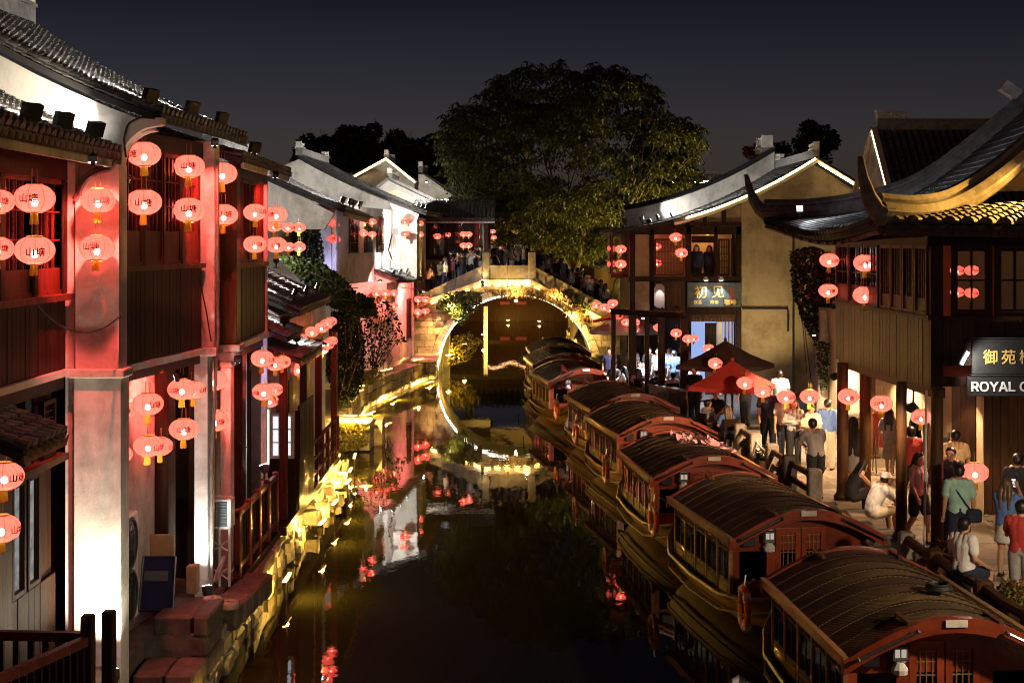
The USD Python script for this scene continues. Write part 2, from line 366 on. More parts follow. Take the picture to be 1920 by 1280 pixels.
leaf("leaf_tree", (.042, .045, .01), (.135, .125, .024))
leaf("leaf_dark", (.012, .02, .007), (.03, .042, .014))
leaf("leaf_ivy", (.03, .045, .01), (.075, .09, .02))
leaf("leaf_dry", (.2, .13, .05), (.32, .21, .08))
leaf("leaf_yellow", (.16, .14, .02), (.3, .24, .04))
leaf("petal_orange", (.22, .035, .008), (.4, .14, .02), .3)
GLYPH = {'山':[[[(-40,26),(-31,26),(-31,-30),(-5,-30),(-4,46),(4,46),(5,-30),(31,-30),(31,26),(39,26),(40,-45),(32,-46),(31,-39),(-39,-38)]]],'塘':[[[(-47,-27),(-46,-25),(-35,-20),(-35,13),(-46,14),(-46,21),(-35,22),(-34,45),(-27,45),(-26,22),(-15,21),(-15,14),(-26,13),(-26,-17),(-16,-13),(-15,-18),(-14,-18),(-12,-3),(-12,35),(12,36),(8,44),(14,47),(15,47),(22,36),(46,35),(46,28),(21,28),(22,21),(39,21),(40,9),(46,8),(46,2),(40,1),(39,-11),(22,-11),(22,-17),(40,-18),(40,-47),(33,-47),(32,-44),(5,-44),(5,-47),(-2,-47),(-2,-18),(14,-17),(14,-11),(-2,-11),(-2,-5),(14,-4),(14,1),(-5,1),(-8,-24),(-12,-38),(-17,-46),(-18,-46),(-23,-42),(-19,-34),(-15,-22),(-44,-34)],[(5,-36),(6,-37),(32,-36),(32,-25),(5,-25)],[(22,-4),(32,-4),(32,1),(22,1)],[(22,8),(32,8),(32,14),(22,14)],[(-1,15),(-1,21),(14,21),(14,28),(-5,28),(-5,8),(14,8),(14,14)]]],'初':[[[(-16,-41),(-7,-31),(-1,-20),(3,-7),(6,12),(7,30),(-9,30),(-9,38),(42,38),(41,-15),(39,-33),(36,-41),(30,-45),(14,-46),(13,-45),(10,-39),(11,-38),(26,-38),(30,-34),(33,-10),(34,30),(16,30),(13,-3),(7,-24),(0,-37),(-9,-46)]],[[(-47,-12),(-32,3),(-21,20),(-21,21),(-45,22),(-45,29),(-27,29),(-29,34),(-34,43),(-34,44),(-28,46),(-19,34),(-19,33),(-23,29),(-14,29),(-10,26),(-16,13),(-21,3),(-19,1),(-11,9),(-6,5),(-6,4),(-14,-4),(-7,-13),(-7,-14),(-12,-20),(-22,-8),(-22,-46),(-30,-46),(-31,-9),(-42,-19),(-43,-19)]]],'见':[[[(-46,-37),(-44,-36),(-34,-33),(-24,-28),(-13,-17),(-8,-4),(-5,27),(3,27),(3,10),(1,-5),(9,-5),(10,-31),(11,-33),(34,-33),(36,-30),(38,-18),(45,-21),(43,-36),(38,-41),(10,-42),(6,-40),(4,-39),(2,-35),(1,-6),(-2,-14),(-5,-22),(-9,-27),(-17,-34),(-27,-39),(-41,-44)]],[[(-32,44),(32,44),(32,-14),(24,-14),(23,36),(-24,35),(-24,-14),(-32,-14)]]],'咖':[[[(17,35),(43,35),(43,-42),(36,-42),(36,-34),(25,-34),(24,-43),(17,-43)],[(24,-26),(36,-26),(36,27),(25,27)]],[[(-25,-42),(-19,-34),(-15,-25),(-10,-4),(-9,18),(-17,19),(-17,27),(-9,27),(-8,46),(-1,47),(-1,27),(14,26),(13,-16),(10,-37),(8,-42),(5,-44),(-7,-44),(-8,-37),(1,-37),(3,-34),(4,-25),(6,19),(-1,19),(-3,-9),(-8,-29),(-13,-39),(-19,-47),(-20,-47)]],[[(-43,39),(-20,39),(-20,-21),(-36,-21),(-37,-31),(-43,-31)],[(-36,-13),(-35,-14),(-27,-13),(-27,32),(-36,32)]]],'啡':[[[(21,-46),(21,46),(28,46),(29,30),(46,30),(45,22),(29,22),(29,9),(44,8),(45,1),(29,0),(29,-13),(46,-13),(47,-20),(29,-21),(29,-46)]],[[(-15,-22),(-15,-14),(3,-14),(3,0),(-12,1),(-12,8),(3,9),(3,22),(-12,22),(-13,29),(3,30),(3,46),(11,46),(11,-46),(3,-46),(3,-22)]],[[(-43,37),(-18,36),(-18,-19),(-35,-20),(-36,-29),(-43,-29)],[(-36,-12),(-26,-12),(-26,29),(-35,29)]]],'饮':[[[(-13,-42),(-5,-35),(5,-23),(12,-7),(13,2),(14,17),(21,17),(22,3),(28,-18),(37,-32),(41,-36),(48,-39),(48,-41),(43,-47),(36,-42),(26,-31),(18,-15),(14,-25),(10,-32),(1,-41),(-7,-47),(-8,-47)]],[[(-8,8),(0,25),(6,47),(13,46),(11,32),(41,32),(45,30),(39,7),(32,9),(35,24),(9,24),(-1,4)]],[[(-48,7),(-39,29),(-35,47),(-27,45),(-29,31),(-11,32),(-6,30),(-9,19),(-14,8),(-20,10),(-16,23),(-32,23),(-41,3),(-42,2)]],[[(-38,-39),(-33,-31),(-32,12),(-25,12),(-24,-29),(-12,-21),(-11,-21),(-9,-28),(-27,-40),(-33,-45)]]],'品':[[[(4,0),(43,0),(43,-44),(35,-44),(34,-40),(13,-40),(12,-44),(5,-44)],[(12,-31),(34,-31),(34,-8),(13,-8)]],[[(-28,44),(28,44),(28,11),(-27,10)],[(-19,36),(-19,18),(19,18),(19,36)]],[[(-42,0),(-6,0),(-6,-44),(-14,-44),(-14,-40),(-34,-40),(-34,-44),(-42,-44)],[(-34,-31),(-14,-31),(-14,-8),(-34,-8)]]],'简':[[[(-3,23),(4,34),(10,47),(17,45),(15,38),(43,37),(43,30),(28,30),(32,22),(32,20),(26,17),(18,30),(11,30),(3,19)]],[[(-16,16),(40,16),(40,-40),(38,-44),(31,-46),(20,-46),(17,-40),(17,-39),(31,-38),(31,8),(-15,8)]],[[(-18,1),(19,1),(19,-34),(-18,-35)],[(-11,-27),(11,-28),(11,-20),(-11,-20)],[(-11,-13),(11,-13),(11,-6),(-11,-6)]],[[(-45,21),(-36,34),(-29,47),(-22,45),(-24,38),(0,37),(-1,30),(-14,30),(-10,21),(-17,18),(-23,30),(-28,30),(-39,17)]],[[(-35,15),(-34,17),(-29,20),(-20,11),(-18,7),(-24,3)]],[[(-40,-46),(-40,7),(-32,8),(-32,-47)]]],'餐':[[[(-46,-6),(-45,-5),(-33,-1),(-19,5),(-7,13),(0,20),(5,17),(15,21),(13,23),(4,28),(8,33),(22,26),(30,35),(4,35),(4,42),(36,42),(40,40),(36,31),(29,22),(41,13),(37,8),(36,8),(23,17),(10,11),(25,3),(47,-3),(47,-5),(42,-10),(28,-7),(28,-25),(32,-22),(38,-26),(28,-35),(39,-41),(35,-47),(18,-39),(-1,-32),(-2,-30),(0,-27),(-18,-27),(-19,-37),(3,-35),(2,-41),(-29,-47),(-31,-40),(-28,-38),(-27,-34),(-27,-7),(-41,-12)],[(8,-27),(20,-32),(26,-28)],[(-19,-8),(-19,-12),(19,-12),(19,-8)],[(-19,-18),(-19,-22),(19,-21),(19,-17)],[(-17,-2),(-3,-3),(-6,3),(0,5),(6,-3),(19,-2),(7,4),(0,9)],[(5,15),(8,12),(9,12),(7,15)]],[[(-46,19),(-46,21),(-40,24),(-30,35),(-25,34),(-24,47),(-18,47),(-17,42),(0,42),(0,36),(-17,36),(-17,32),(-6,32),(-3,30),(-3,28),(-7,21),(-14,14),(-32,4),(-41,1),(-45,7),(-35,10),(-29,13),(-29,14),(-34,17),(-35,20),(-42,15)],[(-35,20),(-30,22),(-22,17),(-14,26),(-29,26)]]],'御':[[[(18,39),(44,39),(44,-27),(40,-31),(31,-32),(28,-25),(29,-24),(37,-23),(37,31),(26,31),(25,-47),(19,-46)]],[[(-48,-3),(-48,-1),(-43,4),(-35,15),(-29,26),(-27,27),(-21,25),(-17,35),(-13,47),(-6,46),(-8,36),(15,36),(15,28),(3,28),(3,14),(15,14),(16,6),(3,6),(3,-6),(15,-6),(16,-13),(3,-13),(3,-29),(17,-27),(17,-35),(-22,-41),(-23,-40),(-24,-33),(-19,-32),(-19,-1),(-12,-1),(-12,-31),(-5,-30),(-5,6),(-22,6),(-21,14),(-5,14),(-5,28),(-11,28),(-17,16),(-23,19),(-28,11),(-28,-46),(-36,-46),(-36,-1),(-44,-9),(-45,-9)]],[[(-47,26),(-47,27),(-39,35),(-30,47),(-23,44),(-30,34),(-43,20)]]],'苑':[[[(4,16),(39,16),(39,-17),(36,-20),(34,-21),(21,-22),(19,-15),(19,-14),(30,-14),(31,8),(13,8),(13,-35),(15,-37),(36,-37),(38,-34),(39,-26),(40,-26),(47,-29),(45,-39),(41,-44),(38,-45),(13,-45),(7,-42),(4,-35)]],[[(-47,-12),(-35,3),(-30,13),(-26,23),(-22,23),(-22,29),(-44,29),(-44,37),(-22,37),(-21,47),(-13,47),(-13,37),(13,37),(14,47),(21,47),(22,37),(44,37),(44,29),(22,29),(21,20),(14,20),(13,29),(-13,29),(-13,20),(-18,20),(-20,14),(-3,15),(1,13),(0,1),(-4,-12),(-12,-27),(-22,-37),(-28,-42),(-39,-47),(-41,-47),(-44,-39),(-37,-37),(-28,-31),(-18,-20),(-30,-12),(-31,-10),(-26,-5),(-25,-5),(-13,-13),(-10,-5),(-8,7),(-23,7),(-32,-7),(-41,-18),(-42,-18)]]],'楼':[[[(-16,-41),(-15,-39),(-4,-38),(8,-34),(-8,-28),(-1,-16),(-14,-16),(-14,-8),(4,-8),(8,0),(11,0),(11,15),(2,6),(-10,-1),(-15,4),(-14,6),(-3,12),(5,19),(-12,20),(-12,27),(-2,27),(-8,41),(-2,44),(5,31),(1,27),(11,27),(12,46),(19,46),(20,27),(28,27),(28,28),(25,29),(25,30),(33,45),(40,42),(40,40),(31,27),(44,27),(44,20),(26,19),(37,10),(46,6),(46,5),(41,-1),(32,5),(20,15),(19,0),(15,0),(16,-2),(13,-8),(45,-8),(45,-16),(34,-16),(30,-25),(25,-32),(43,-40),(43,-41),(38,-47),(17,-37),(4,-43),(-13,-47)],[(9,-16),(4,-24),(6,-25),(17,-28),(21,-24),(25,-16)]],[[(-47,-19),(-40,-3),(-34,17),(-34,19),(-45,19),(-45,27),(-33,27),(-32,46),(-26,47),(-25,27),(-15,27),(-15,19),(-25,19),(-25,16),(-14,-1),(-16,-6),(-19,-8),(-24,3),(-25,3),(-25,-47),(-32,-47),(-33,-5),(-43,-26),(-43,-26)]]]}


def glyph(mb, text, size, fn, depth=0.004, bold=0.0, gap=1.02):
    """Chinese characters: fn(a, b, d) places a point of the text plane (a along, b up, d out)"""
    for k, ch in enumerate(text):
        x0 = (k - (len(text) - 1) / 2) * size * gap
        for rings in GLYPH[ch]:
            pg = Polygon(rings[0], rings[1:]).buffer(bold)
            for g in getattr(pg, "geoms", [pg]):
                g = g.segmentize(12) if size > .05 else g
                mb.prism(g, lambda a, b: fn(x0 + a * size / 92, b * size / 92, 0), lambda a, b: fn(x0 + a * size / 92, b * size / 92, depth))
glow("led_arch", (1, .93, .74), 9); glow("led_arch_dim", (1, .85, .5), 3); glow("led_yellow_soft", (1, .55, .1), 55); glow("led_spot", (1, .8, .45), 60)
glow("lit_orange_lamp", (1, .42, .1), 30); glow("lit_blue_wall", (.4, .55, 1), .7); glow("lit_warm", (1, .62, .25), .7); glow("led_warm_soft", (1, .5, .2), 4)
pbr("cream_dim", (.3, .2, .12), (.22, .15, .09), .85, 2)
mat("glass_boat", {"f": ("fresnel", {"IOR": 1.5}), "t": ("transparent_bsdf", {"color": (.35, .33, .3)}), "g": ("glossy_bsdf", {"roughness": .03, "color": (1, 1, 1)}), "x": ("mix_closure", {})},
    [("f.fac", "x.fac"), ("t.BSDF", "x.closure1"), ("g.BSDF", "x.closure2")], surface="x.closure")
glow("lamp_glass_dim", (1, .8, .65), .4)
# woven bamboo mat: fine diagonal weave across each strip
mat("mat_woven", {"tc": ("texture_coordinate", {}), "w": ("wave_texture", {"wave_type": "bands", "bands_direction": "diagonal", "scale": 8.5, "distortion": .3, "detail": 1.0}), "n": ("noise_texture", {"scale": 2.2, "detail": 5}),
                  "r": ("rgb_ramp", {"ramp": [(.25, (.02, .013, .008)), (.7, (.21, .14, .06))]}), "m": ("mix_color", {"blend_type": "multiply", "fac": .75}), "r2": ("rgb_ramp", {"ramp": [(.35, (.45, .42, .4)), (.65, (1, 1, 1))]}),
                  "oi": ("object_info", {}), "mr": ("map_range", {"to_min": .55, "to_max": 1.35}), "sc": ("vector_math", {"math_type": "scale"}), "b": ("bump", {"strength": .5, "distance": .012}), "p": ("principled_bsdf", {"roughness": .5, "specular_ior_level": .22})},
    [("tc.object", "w.vector"), ("tc.object", "n.vector"), ("w.fac", "r.fac"), ("n.fac", "r2.fac"), ("r.color", "m.a"), ("r2.color", "m.b"), ("oi.random", "mr.value"), ("m.result", "sc.vector1"), ("mr.result", "sc.scale"), ("sc.vector", "p.base_color"), ("w.fac", "b.height"), ("b.normal", "p.normal")], surface="p.BSDF")
pbr("lantern_rib", (.2, .025, .016), (.16, .02, .012), .6, 8); pbr("cord_gold", (.35, .22, .08), (.28, .17, .06), .6, 8)
glow("led_verge", (1, .75, .42), 22)
leaf("leaf_red", (.2, .03, .012), (.32, .07, .02))
for _n, _c in dict(white=(.72, .71, .68), cream=(.6, .52, .38), black=(.012, .012, .014), navy=(.015, .02, .05), blue=(.1, .2, .5), paleblue=(.3, .46, .62), mint=(.36, .6, .5), pink=(.5, .26, .3), red=(.38, .03, .025), grey=(.3, .29, .28), denim=(.07, .1, .18), tan=(.42, .3, .17), brown=(.09, .05, .03), plum=(.16, .04, .1)).items():
    pbr("cloth_" + _n, _c, tuple(x * .78 for x in _c), .85, 7, .55, 16)
for _n, _c in dict(a=(.5, .27, .17), b=(.42, .22, .13)).items():
    mat("skin_" + _n, {"n": ("noise_texture", {"scale": 14}), "r": ("rgb_ramp", {"ramp": [(.3, tuple(x * .9 for x in _c)), (.7, _c)]}), "p": ("principled_bsdf", {"roughness": .5, "subsurface_weight": .15, "subsurface_scale": .01})}, [("n.fac", "r.fac"), ("r.color", "p.base_color")], surface="p.BSDF")
pbr("hair_black", (.014, .011, .010), (.008, .006, .006), .4, 20); pbr("hair_brown", (.12, .07, .035), (.07, .04, .02), .42, 20)
pbr("wood_skirt", (.03, .013, .0045), (.014, .006, .0022), .45, 3, .35, 20, (4, 4, .35), objrand=.25, spec=.2)
mat("lit_curtain", {"g": ("geometry", {}), "n": ("noise_texture", {"scale": 6.0, "detail": 4}), "r": ("rgb_ramp", {"ramp": [(.3, (.3, .29, .28)), (.7, (.8, .77, .74))]}), "e": ("emission", {"strength": .36})}, [("g.position", "n.vector"), ("n.fac", "r.fac"), ("r.color", "e.color")], surface="e.emission")

# ------------------------------------------------ canal, banks, street
LW = [(-5.32, -14), (-5.32, 20.6), (-4.65, 20.75), (-4.85, 27.5), (-5.0, 31), (-5.2, 38), (-5.75, 45), (-6.0, 56), (-5.6, 60), (-4.45, 67.3), (-3.9, 70), (-3.9, 75), (-5.2, 84), (-5.2, 100), (-6.5, 118)]
RW = [(7.8, -14), (7.5, 10), (6.98, 17.7), (6.6, 24.6), (6.05, 31), (5.75, 37.6), (5.2, 43), (4.55, 51), (4.25, 58), (4.07, 70), (4.07, 75), (3.9, 80), (3.7, 90), (4.9, 100), (4.5, 118)]
struct("canal_water", MB().slab([(-9, -14), (9, -14), (9, 118), (-9, 118)], -.02, 0), "canal_water")
struct("canal_bed", MB().slab([(-9.2, -14.2), (9.2, -14.2), (9.2, 118.2), (-9.2, 118.2)], -.6, -.4), "earth")
BZL, BZR = .95, 1.1
left_bank = struct("left_bank", MB().slab(LW + [(-4, 118.5), (-4, 600), (-400, 600), (-400, -14)], -.3, BZL), "stone_dark")
right_bank = struct("street", MB().slab(RW[::-1] + [(400, -14), (400, 600), (-3.99, 600), (-3.99, 118.6), (4.5, 118.6)], -.3, BZR), "mortar")


def along(poly, y):
    ys = [p[1] for p in poly]; return float(np.interp(y, ys, [p[0] for p in poly]))


# quay stones on the left bank: rough courses, each stone its own piece
def quay_stones(parent, line, y0, y1, ztop, side, seed, courses=3, length=.62, mats=("stone", "stone_pale"), lim=999, bulge=.1):
    r = np.random.default_rng(seed); k = 0
    for c in range(courses):
        h = ztop / courses; y = y0 + r.random() * .4
        while y < y1 and k < lim:
            L = length * r.uniform(.6, 1.5); xa, xb = along(line, y), along(line, y + L)
            mb = MB(frame(xa, y, xb - xa, L, side, 0, 0))
            mb.rock((L / 2, .02 + r.uniform(-.02, bulge), h * (c + .5) - .02), (L * .97, .4, h * .97), int(r.integers(1e9)), .07)
            part(parent, "stone", mb, mats[int(r.random() < .35)]); y += L; k += 1


quay_stones(left_bank, LW, 33, 69.6, .97, 1, 3, 3, .75)
quay_stones(left_bank, LW, 21.5, 33, .8, 1, 4, 3, .6, ("stone_dark", "stone"))
quay_stones(right_bank, RW, 75, 94, 1.08, -1, 6, 3, .8)
quay_stones(left_bank, LW, 75, 95, .97, 1, 7, 3, .8)
quay_stones(right_bank, RW, 55, 69.5, 1.08, -1, 5, 3, .8)

# coping and street slabs on the right bank (the nearest ones single, receding surface in the material)
cop = 0
y = 15.5
while y < 52:
    L = 1.15; xa, xb = along(RW, y), along(RW, y + L)
    mb = MB(frame(xa, y, xb - xa, L, 1, 0)); mb.cbox(.004, L - .008, -.06, .42, BZR - .02, BZR + .035, .015); part(right_bank, "coping_stone", mb, "stone_dark"); y += L
rs = np.random.default_rng(8); n = 0
yy = 22.0
while yy < 43:
    x = along(RW, yy) + .5 + rs.random() * .3; w = .42
    while x < (11.5 if yy < 31 else 9.5) and n < 300:
        L = rs.uniform(.55, .95)
        part(right_bank, "paving_slab", MB().cbox(x + .004, x + L - .004, yy + .004, yy + w - .004, BZR - .03, BZR + .012 + rs.uniform(0, .008), .006), "paving"); x += L; n += 1
    yy += w

# ------------------------------------------------ roofs of grey tiles
def roof(parent, S, nu, nv, r=.075, ind=0, drip=True, thick=.09, eye=V(0, 0, HC), end0=True, deck="tile_deck", tmat="tile_grey", omat="tile_one"):
    """S(u, v) the roof surface, v = 0 at the eave. Columns of overlapping cover tiles over pan tiles on a deck."""
    def nrm(u, v, e=1e-3):
        a = S(min(u + e, 1), v) - S(max(u - e, 0), v); b = S(u, min(v + e, 1)) - S(u, max(v - e, 0))
        n = unit(np.cross(a, b)); return n if n[2] > 0 else -n
    us, vs = np.linspace(0, 1, 13), np.linspace(0, 1, 9)
    top = np.array([[S(u, v) - nrm(u, v) * .02 for v in vs] for u in us]); bot = np.array([[S(u, v) - nrm(u, v) * (.02 + thick) for v in vs] for u in us])
    d = MB().grid(top).grid(bot[:, ::-1])
    for a, b in ((top[0], bot[0]), (top[-1], bot[-1]), (top[:, 0], bot[:, 0]), (top[:, -1], bot[:, -1])):
        d.grid(np.stack([a, b]))
    part(parent, "roof", d, deck)
    rf = f"{parent}/roof" if COUNT[(str(parent), "roof")] == 1 else f"{parent}/roof_{COUNT[(str(parent), 'roof')] - 1:03d}"
    tiles, rest = [], MB(); rr = np.random.default_rng(nu * 31 + nv)
    ang = np.linspace(0, np.pi, 6)
    for i in range(nu + 1):
        for j in range(nv):
            v0, v1 = j / nv, min((j + 1.35) / nv, 1)
            if i < nu:                                      # cover tile
                u = (i + .5) / nu; p0, p1, n = S(u, v0), S(u, v1), nrm(u, v0)
                d_ = unit(p1 - p0); s_ = unit(np.cross(d_, n)); jit = rr.uniform(-.012, .012, 2)
                p0 = p0 + s_ * jit[0] + n * (.028 + rr.uniform(0, .008)); p1 = p1 + s_ * jit[1] + n * .008
                ra, rb = r * 1.06, r * .9
                A = [p0 + s_ * np.cos(a) * ra + n * np.sin(a) * ra for a in ang]; B = [p1 + s_ * np.cos(a) * rb + n * np.sin(a) * rb for a in ang]
                f = [[k, k + 1, 7 + k, 6 + k] for k in range(5)]
                f = np.vstack([np.array(f)[:, [0, 1, 2]], np.array(f)[:, [0, 2, 3]], [[0, k + 1, k] for k in range(1, 5)]])
                tiles.append((np.linalg.norm(p0 - eye), A + B, f))
            u = min(max(i / nu, .2 / nu), 1 - .2 / nu)      # pan tile
            p0, p1, n = S(u, v0), S(u, v1), nrm(u, v0); d_ = unit(p1 - p0); s_ = unit(np.cross(d_, n)); w = np.linalg.norm(S(min(u + 1 / nu, 1), v0) - S(max(u - 1 / nu, 0), v0)) * .25
            sag = [0, -.03, -.03, 0]; pos = [-1, -.4, .4, 1]
            A = [p0 + s_ * w * q + n * (g + .035) for q, g in zip(pos, sag)]; B = [p1 + s_ * w * q + n * (g + .015) for q, g in zip(pos, sag)]; C = [p0 + s_ * w * q + n * (g + .005) for q, g in zip(pos, sag)]
            rest.add(A + B + C, [[k, k + 1, 5 + k, 4 + k] for k in range(3)] + [[8 + k, 9 + k, k + 1, k] for k in range(3)])
            if drip and j == 0:
                o = -d_ * .03; T = [A[0] + o, A[1] + o, A[2] + o, A[3] + o, p0 + o + s_ * w * .55 - n * .02 - V(0, 0, .045), p0 + o - V(0, 0, .085), p0 + o - s_ * w * .55 - n * .02 - V(0, 0, .045)]
                rest.add(T, [[0, 1, 6], [1, 5, 6], [1, 2, 5], [2, 4, 5], [2, 3, 4]])
    tiles.sort(key=lambda t: t[0])
    for k, (_, v, f) in enumerate(tiles):
        if k < ind:
            part(rf, "tile", MB().add(v, f), omat)
        else:
            rest.add(v, f)
    part(rf, "tiles", rest, tmat, kind="stuff")
    return rf


def lin(e0, e1, t0, t1, sag=0.0):
    """ruled roof surface between the eave e0-e1 and the top t0-t1, hollow by sag"""
    e0, e1, t0, t1 = map(lambda p: np.asarray(p, float), (e0, e1, t0, t1))
    def S(u, v):
        p = (e0 * (1 - u) + e1 * u) * (1 - v) + (t0 * (1 - u) + t1 * u) * v
        return p - V(0, 0, sag * 4 * v * (1 - v))
    return S


def ridge(parent, a, b, h=.3, w=.22, m="ridge_plaster", fm="ridge_white", fin=True, rise=.2):
    """ridge bar with upturned pierced ends"""
    a, b = np.asarray(a, float), np.asarray(b, float); d = unit(b - a); up = V(0, 0, 1)
    part(parent, "ridge", MB().beam(a + up * h / 2, b + up * h / 2, w, h).beam(a + up * (h + .03), b + up * (h + .03), w * 1.35, .06), m)
    if fin:
        for e, s in ((a, 1), (b, -1)):
            f = MB(); L = min(1.0, np.linalg.norm(b - a) * .45)
            f.beam(e + up * (h + .09), e + d * s * L + up * (h + .09), w, .08); f.beam(e + up * (h + .09 + rise), e + d * s * L * .95 + up * (h + .06 + rise), w * .8, .07)
            for k in range(5):
                q = e + d * s * L * (.06 + .21 * k); f.beam(q + up * (h + .1), q + up * (h + .1 + rise), w * .6, .06, up=d)
            f.beam(e + d * s * .08 + up * h, e + d * s * .02 + up * (h + rise + .16), w * .9, .12, up=d)
            part(parent, "ridge_finial", f, fm)


def planks(parent, T, u0, u1, w, z0, z1, pw=.15, m="wood_dark", name="plank", t=.03):
    n = max(1, round((u1 - u0) / pw)); pw = (u1 - u0) / n; r = np.random.default_rng(int(abs(u1 * 91 + z1 * 37 + w * 11)))
    for k in range(n):
        a = u0 + k * pw; part(parent, name, MB(T).cbox(a + .003, a + pw - .003, w - t, w + r.uniform(0, .008), z0, z1, .005), m)


def window(parent, T, u0, u1, w, z0, z1, cols=3, rows=2, m="wood_red", glass=True, fr=.06, bar=.022, lower=0.0, lit=None, name="window"):
    """timber window: frame > panes and bars (sub-parts)"""
    mb = MB(T)
    mb.box(u0, u0 + fr, w - .04, w + .04, z0, z1).box(u1 - fr, u1, w - .04, w + .04, z0, z1).box(u0 + fr, u1 - fr, w - .038, w + .038, z0, z0 + fr).box(u0 + fr, u1 - fr, w - .038, w + .038, z1 - fr, z1)
    if lower: mb.box(u0 + fr, u1 - fr, w - .02, w + .015, z0 + fr, z0 + lower)
    p = part(parent, name, mb, m); zb = z0 + max(lower, fr)
    for k in range(1, cols):
        a = u0 + fr + (u1 - u0 - 2 * fr) * k / cols; part(p, "bar", MB(T).box(a - bar / 2, a + bar / 2, w - .015, w + .018, zb, z1 - fr), m)
    for k in range(1, rows):
        z = zb + (z1 - fr - zb) * k / rows; part(p, "bar", MB(T).box(u0 + fr, u1 - fr, w - .012, w + .015, z - bar / 2, z + bar / 2), m)
    if lit: part(p, "pane", MB(T).box(u0 + fr, u1 - fr, w - .034, w - .03, zb, z1 - fr), lit)
    elif glass: part(p, "pane", MB(T).box(u0 + fr, u1 - fr, w - .03, w - .024, zb, z1 - fr), "glass")
    return p


def corbel(parent, x0, x1, y0, y1, ztop, drop, out, m="plaster_white"):
    """curved wall-end bracket in the (x, z) plane growing by 'out' towards its top"""
    a = np.linspace(0, np.pi / 2, 8); pts = [(x1 - out + out * (1 - np.cos(t)), ztop - drop + drop * .7 * np.sin(t)) for t in a]
    part(parent, "corbel", MB().ext([(x0, ztop - drop)] + [(min(p[0], p[0]), p[1]) for p in pts] + [(x1 + .05, ztop - drop * .3), (x1 + .05, ztop), (x0, ztop)], y0, y1), m)


def floodlight(label, pos, aim, color, power, size=.16, group="small floodlights standing on the roofs", spread=None, body="black_plastic", tall=.34, name="roof_floodlight"):
    """box floodlight: housing, lit face, bracket"""
    pos, aim = np.asarray(pos, float), np.asarray(aim, float); d = unit(aim - pos); dh = unit(V(d[0], d[1], 0)); s = V(-dh[1], dh[0], 0)
    t = thing(name, label, "floodlight", pos, group)
    mb = MB(); c = pos + V(0, 0, tall * .6); mb.beam(c - d * .09, c, size * 1.5, size * 1.25); part(t, "housing", mb, body)
    part(t, "lamp_glass", MB().beam(c + d * .004, c + d * .012, size * 1.25, size), "lamp_face")
    part(t, "bracket", MB().beam(pos, c - d * .05, .05, .05, up=dh), body)
    spot_light(t, c + d * .1, aim, .045, color, power, spread or 62)
    return t


# ------------------------------------------------ house 1 (nearest on the left)
HG = "old houses along the left bank"
h1 = thing("canal_house", "nearest left house with low tiled roof, dark plank front and white lit wall end", "house", (-7, 16, BZL))
T1 = frame(-6.03, 13, 0, 1, 1, 0); LU = 6.2
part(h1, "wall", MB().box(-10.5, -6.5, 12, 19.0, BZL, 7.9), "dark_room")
part(h1, "floor_beam", MB(T1).box(0, LU, -.3, -.02, 4.7, 4.98), "wood_dark"); part(h1, "head_beam", MB(T1).box(0, LU, -.3, .03, 7.5, 7.8), "wood_dark")
planks(h1, T1, .0, LU, 0, 4.98, 5.9, .16, "wood_dark")
part(h1, "sill", MB(T1).box(0, LU, -.06, .12, 5.9, 5.98), "wood_red")
part(h1, "trim", MB(T1).box(0, LU + .05, -.02, .07, 4.88, 4.965), "white_metal")
for k in range(5):
    window(h1, T1, .3 + k * 1.18, .3 + k * 1.18 + 1.12, -.05, 5.98, 7.5, 4, 3, "wood_red", lower=.35)
for k in range(6):
    part(h1, "post", MB(T1).cbox(.22 + k * 1.18 - .04, .22 + k * 1.18 + .13, -.14, .02, 5.98, 7.5, .015), "wood_dark")
for a, b in ((0, 1.3), (1.3, 2.5), (2.5, 3.75)):
    planks(h1, T1, a, b, -.12, BZL, 4.7, .2, "wood_dark", "panel")
for k, (a, b) in enumerate(((4.3, 4.78), (4.86, 5.32))):
    window(h1, T1, a, b, -.08, 2.3, 3.72, 1, 1, "wood_dark", lit="lit_curtain")
window(h1, T1, 5.45, 5.95, -.08, 3.85, 4.6, 1, 7, "wood_dark", glass=False)
planks(h1, T1, 4.2, 6.1, -.1, BZL, 2.25, .2, "wood_dark", "panel"); planks(h1, T1, 5.4, 6.1, -.16, 2.25, 4.7, .2, "wood_dark", "panel")
part(h1, "lintel", MB(T1).box(3.75, 6.2, -.12, .05, 3.75, 3.84).box(3.7, 4.2, -.15, -.01, BZL, 4.7), "wood_brown")
# small tiled awning over the ground floor
roof(h1, lin((-5.25, 15.3, 4.42), (-5.25, 16.75, 4.42), (-6.0, 15.3, 4.72), (-6.0, 16.75, 4.72)), 7, 5, .08, ind=35)
part(h1, "awning_board", MB().beam(V(-5.27, 15.3, 4.33), V(-5.27, 16.78, 4.33), .04, .09), "wood_gold")
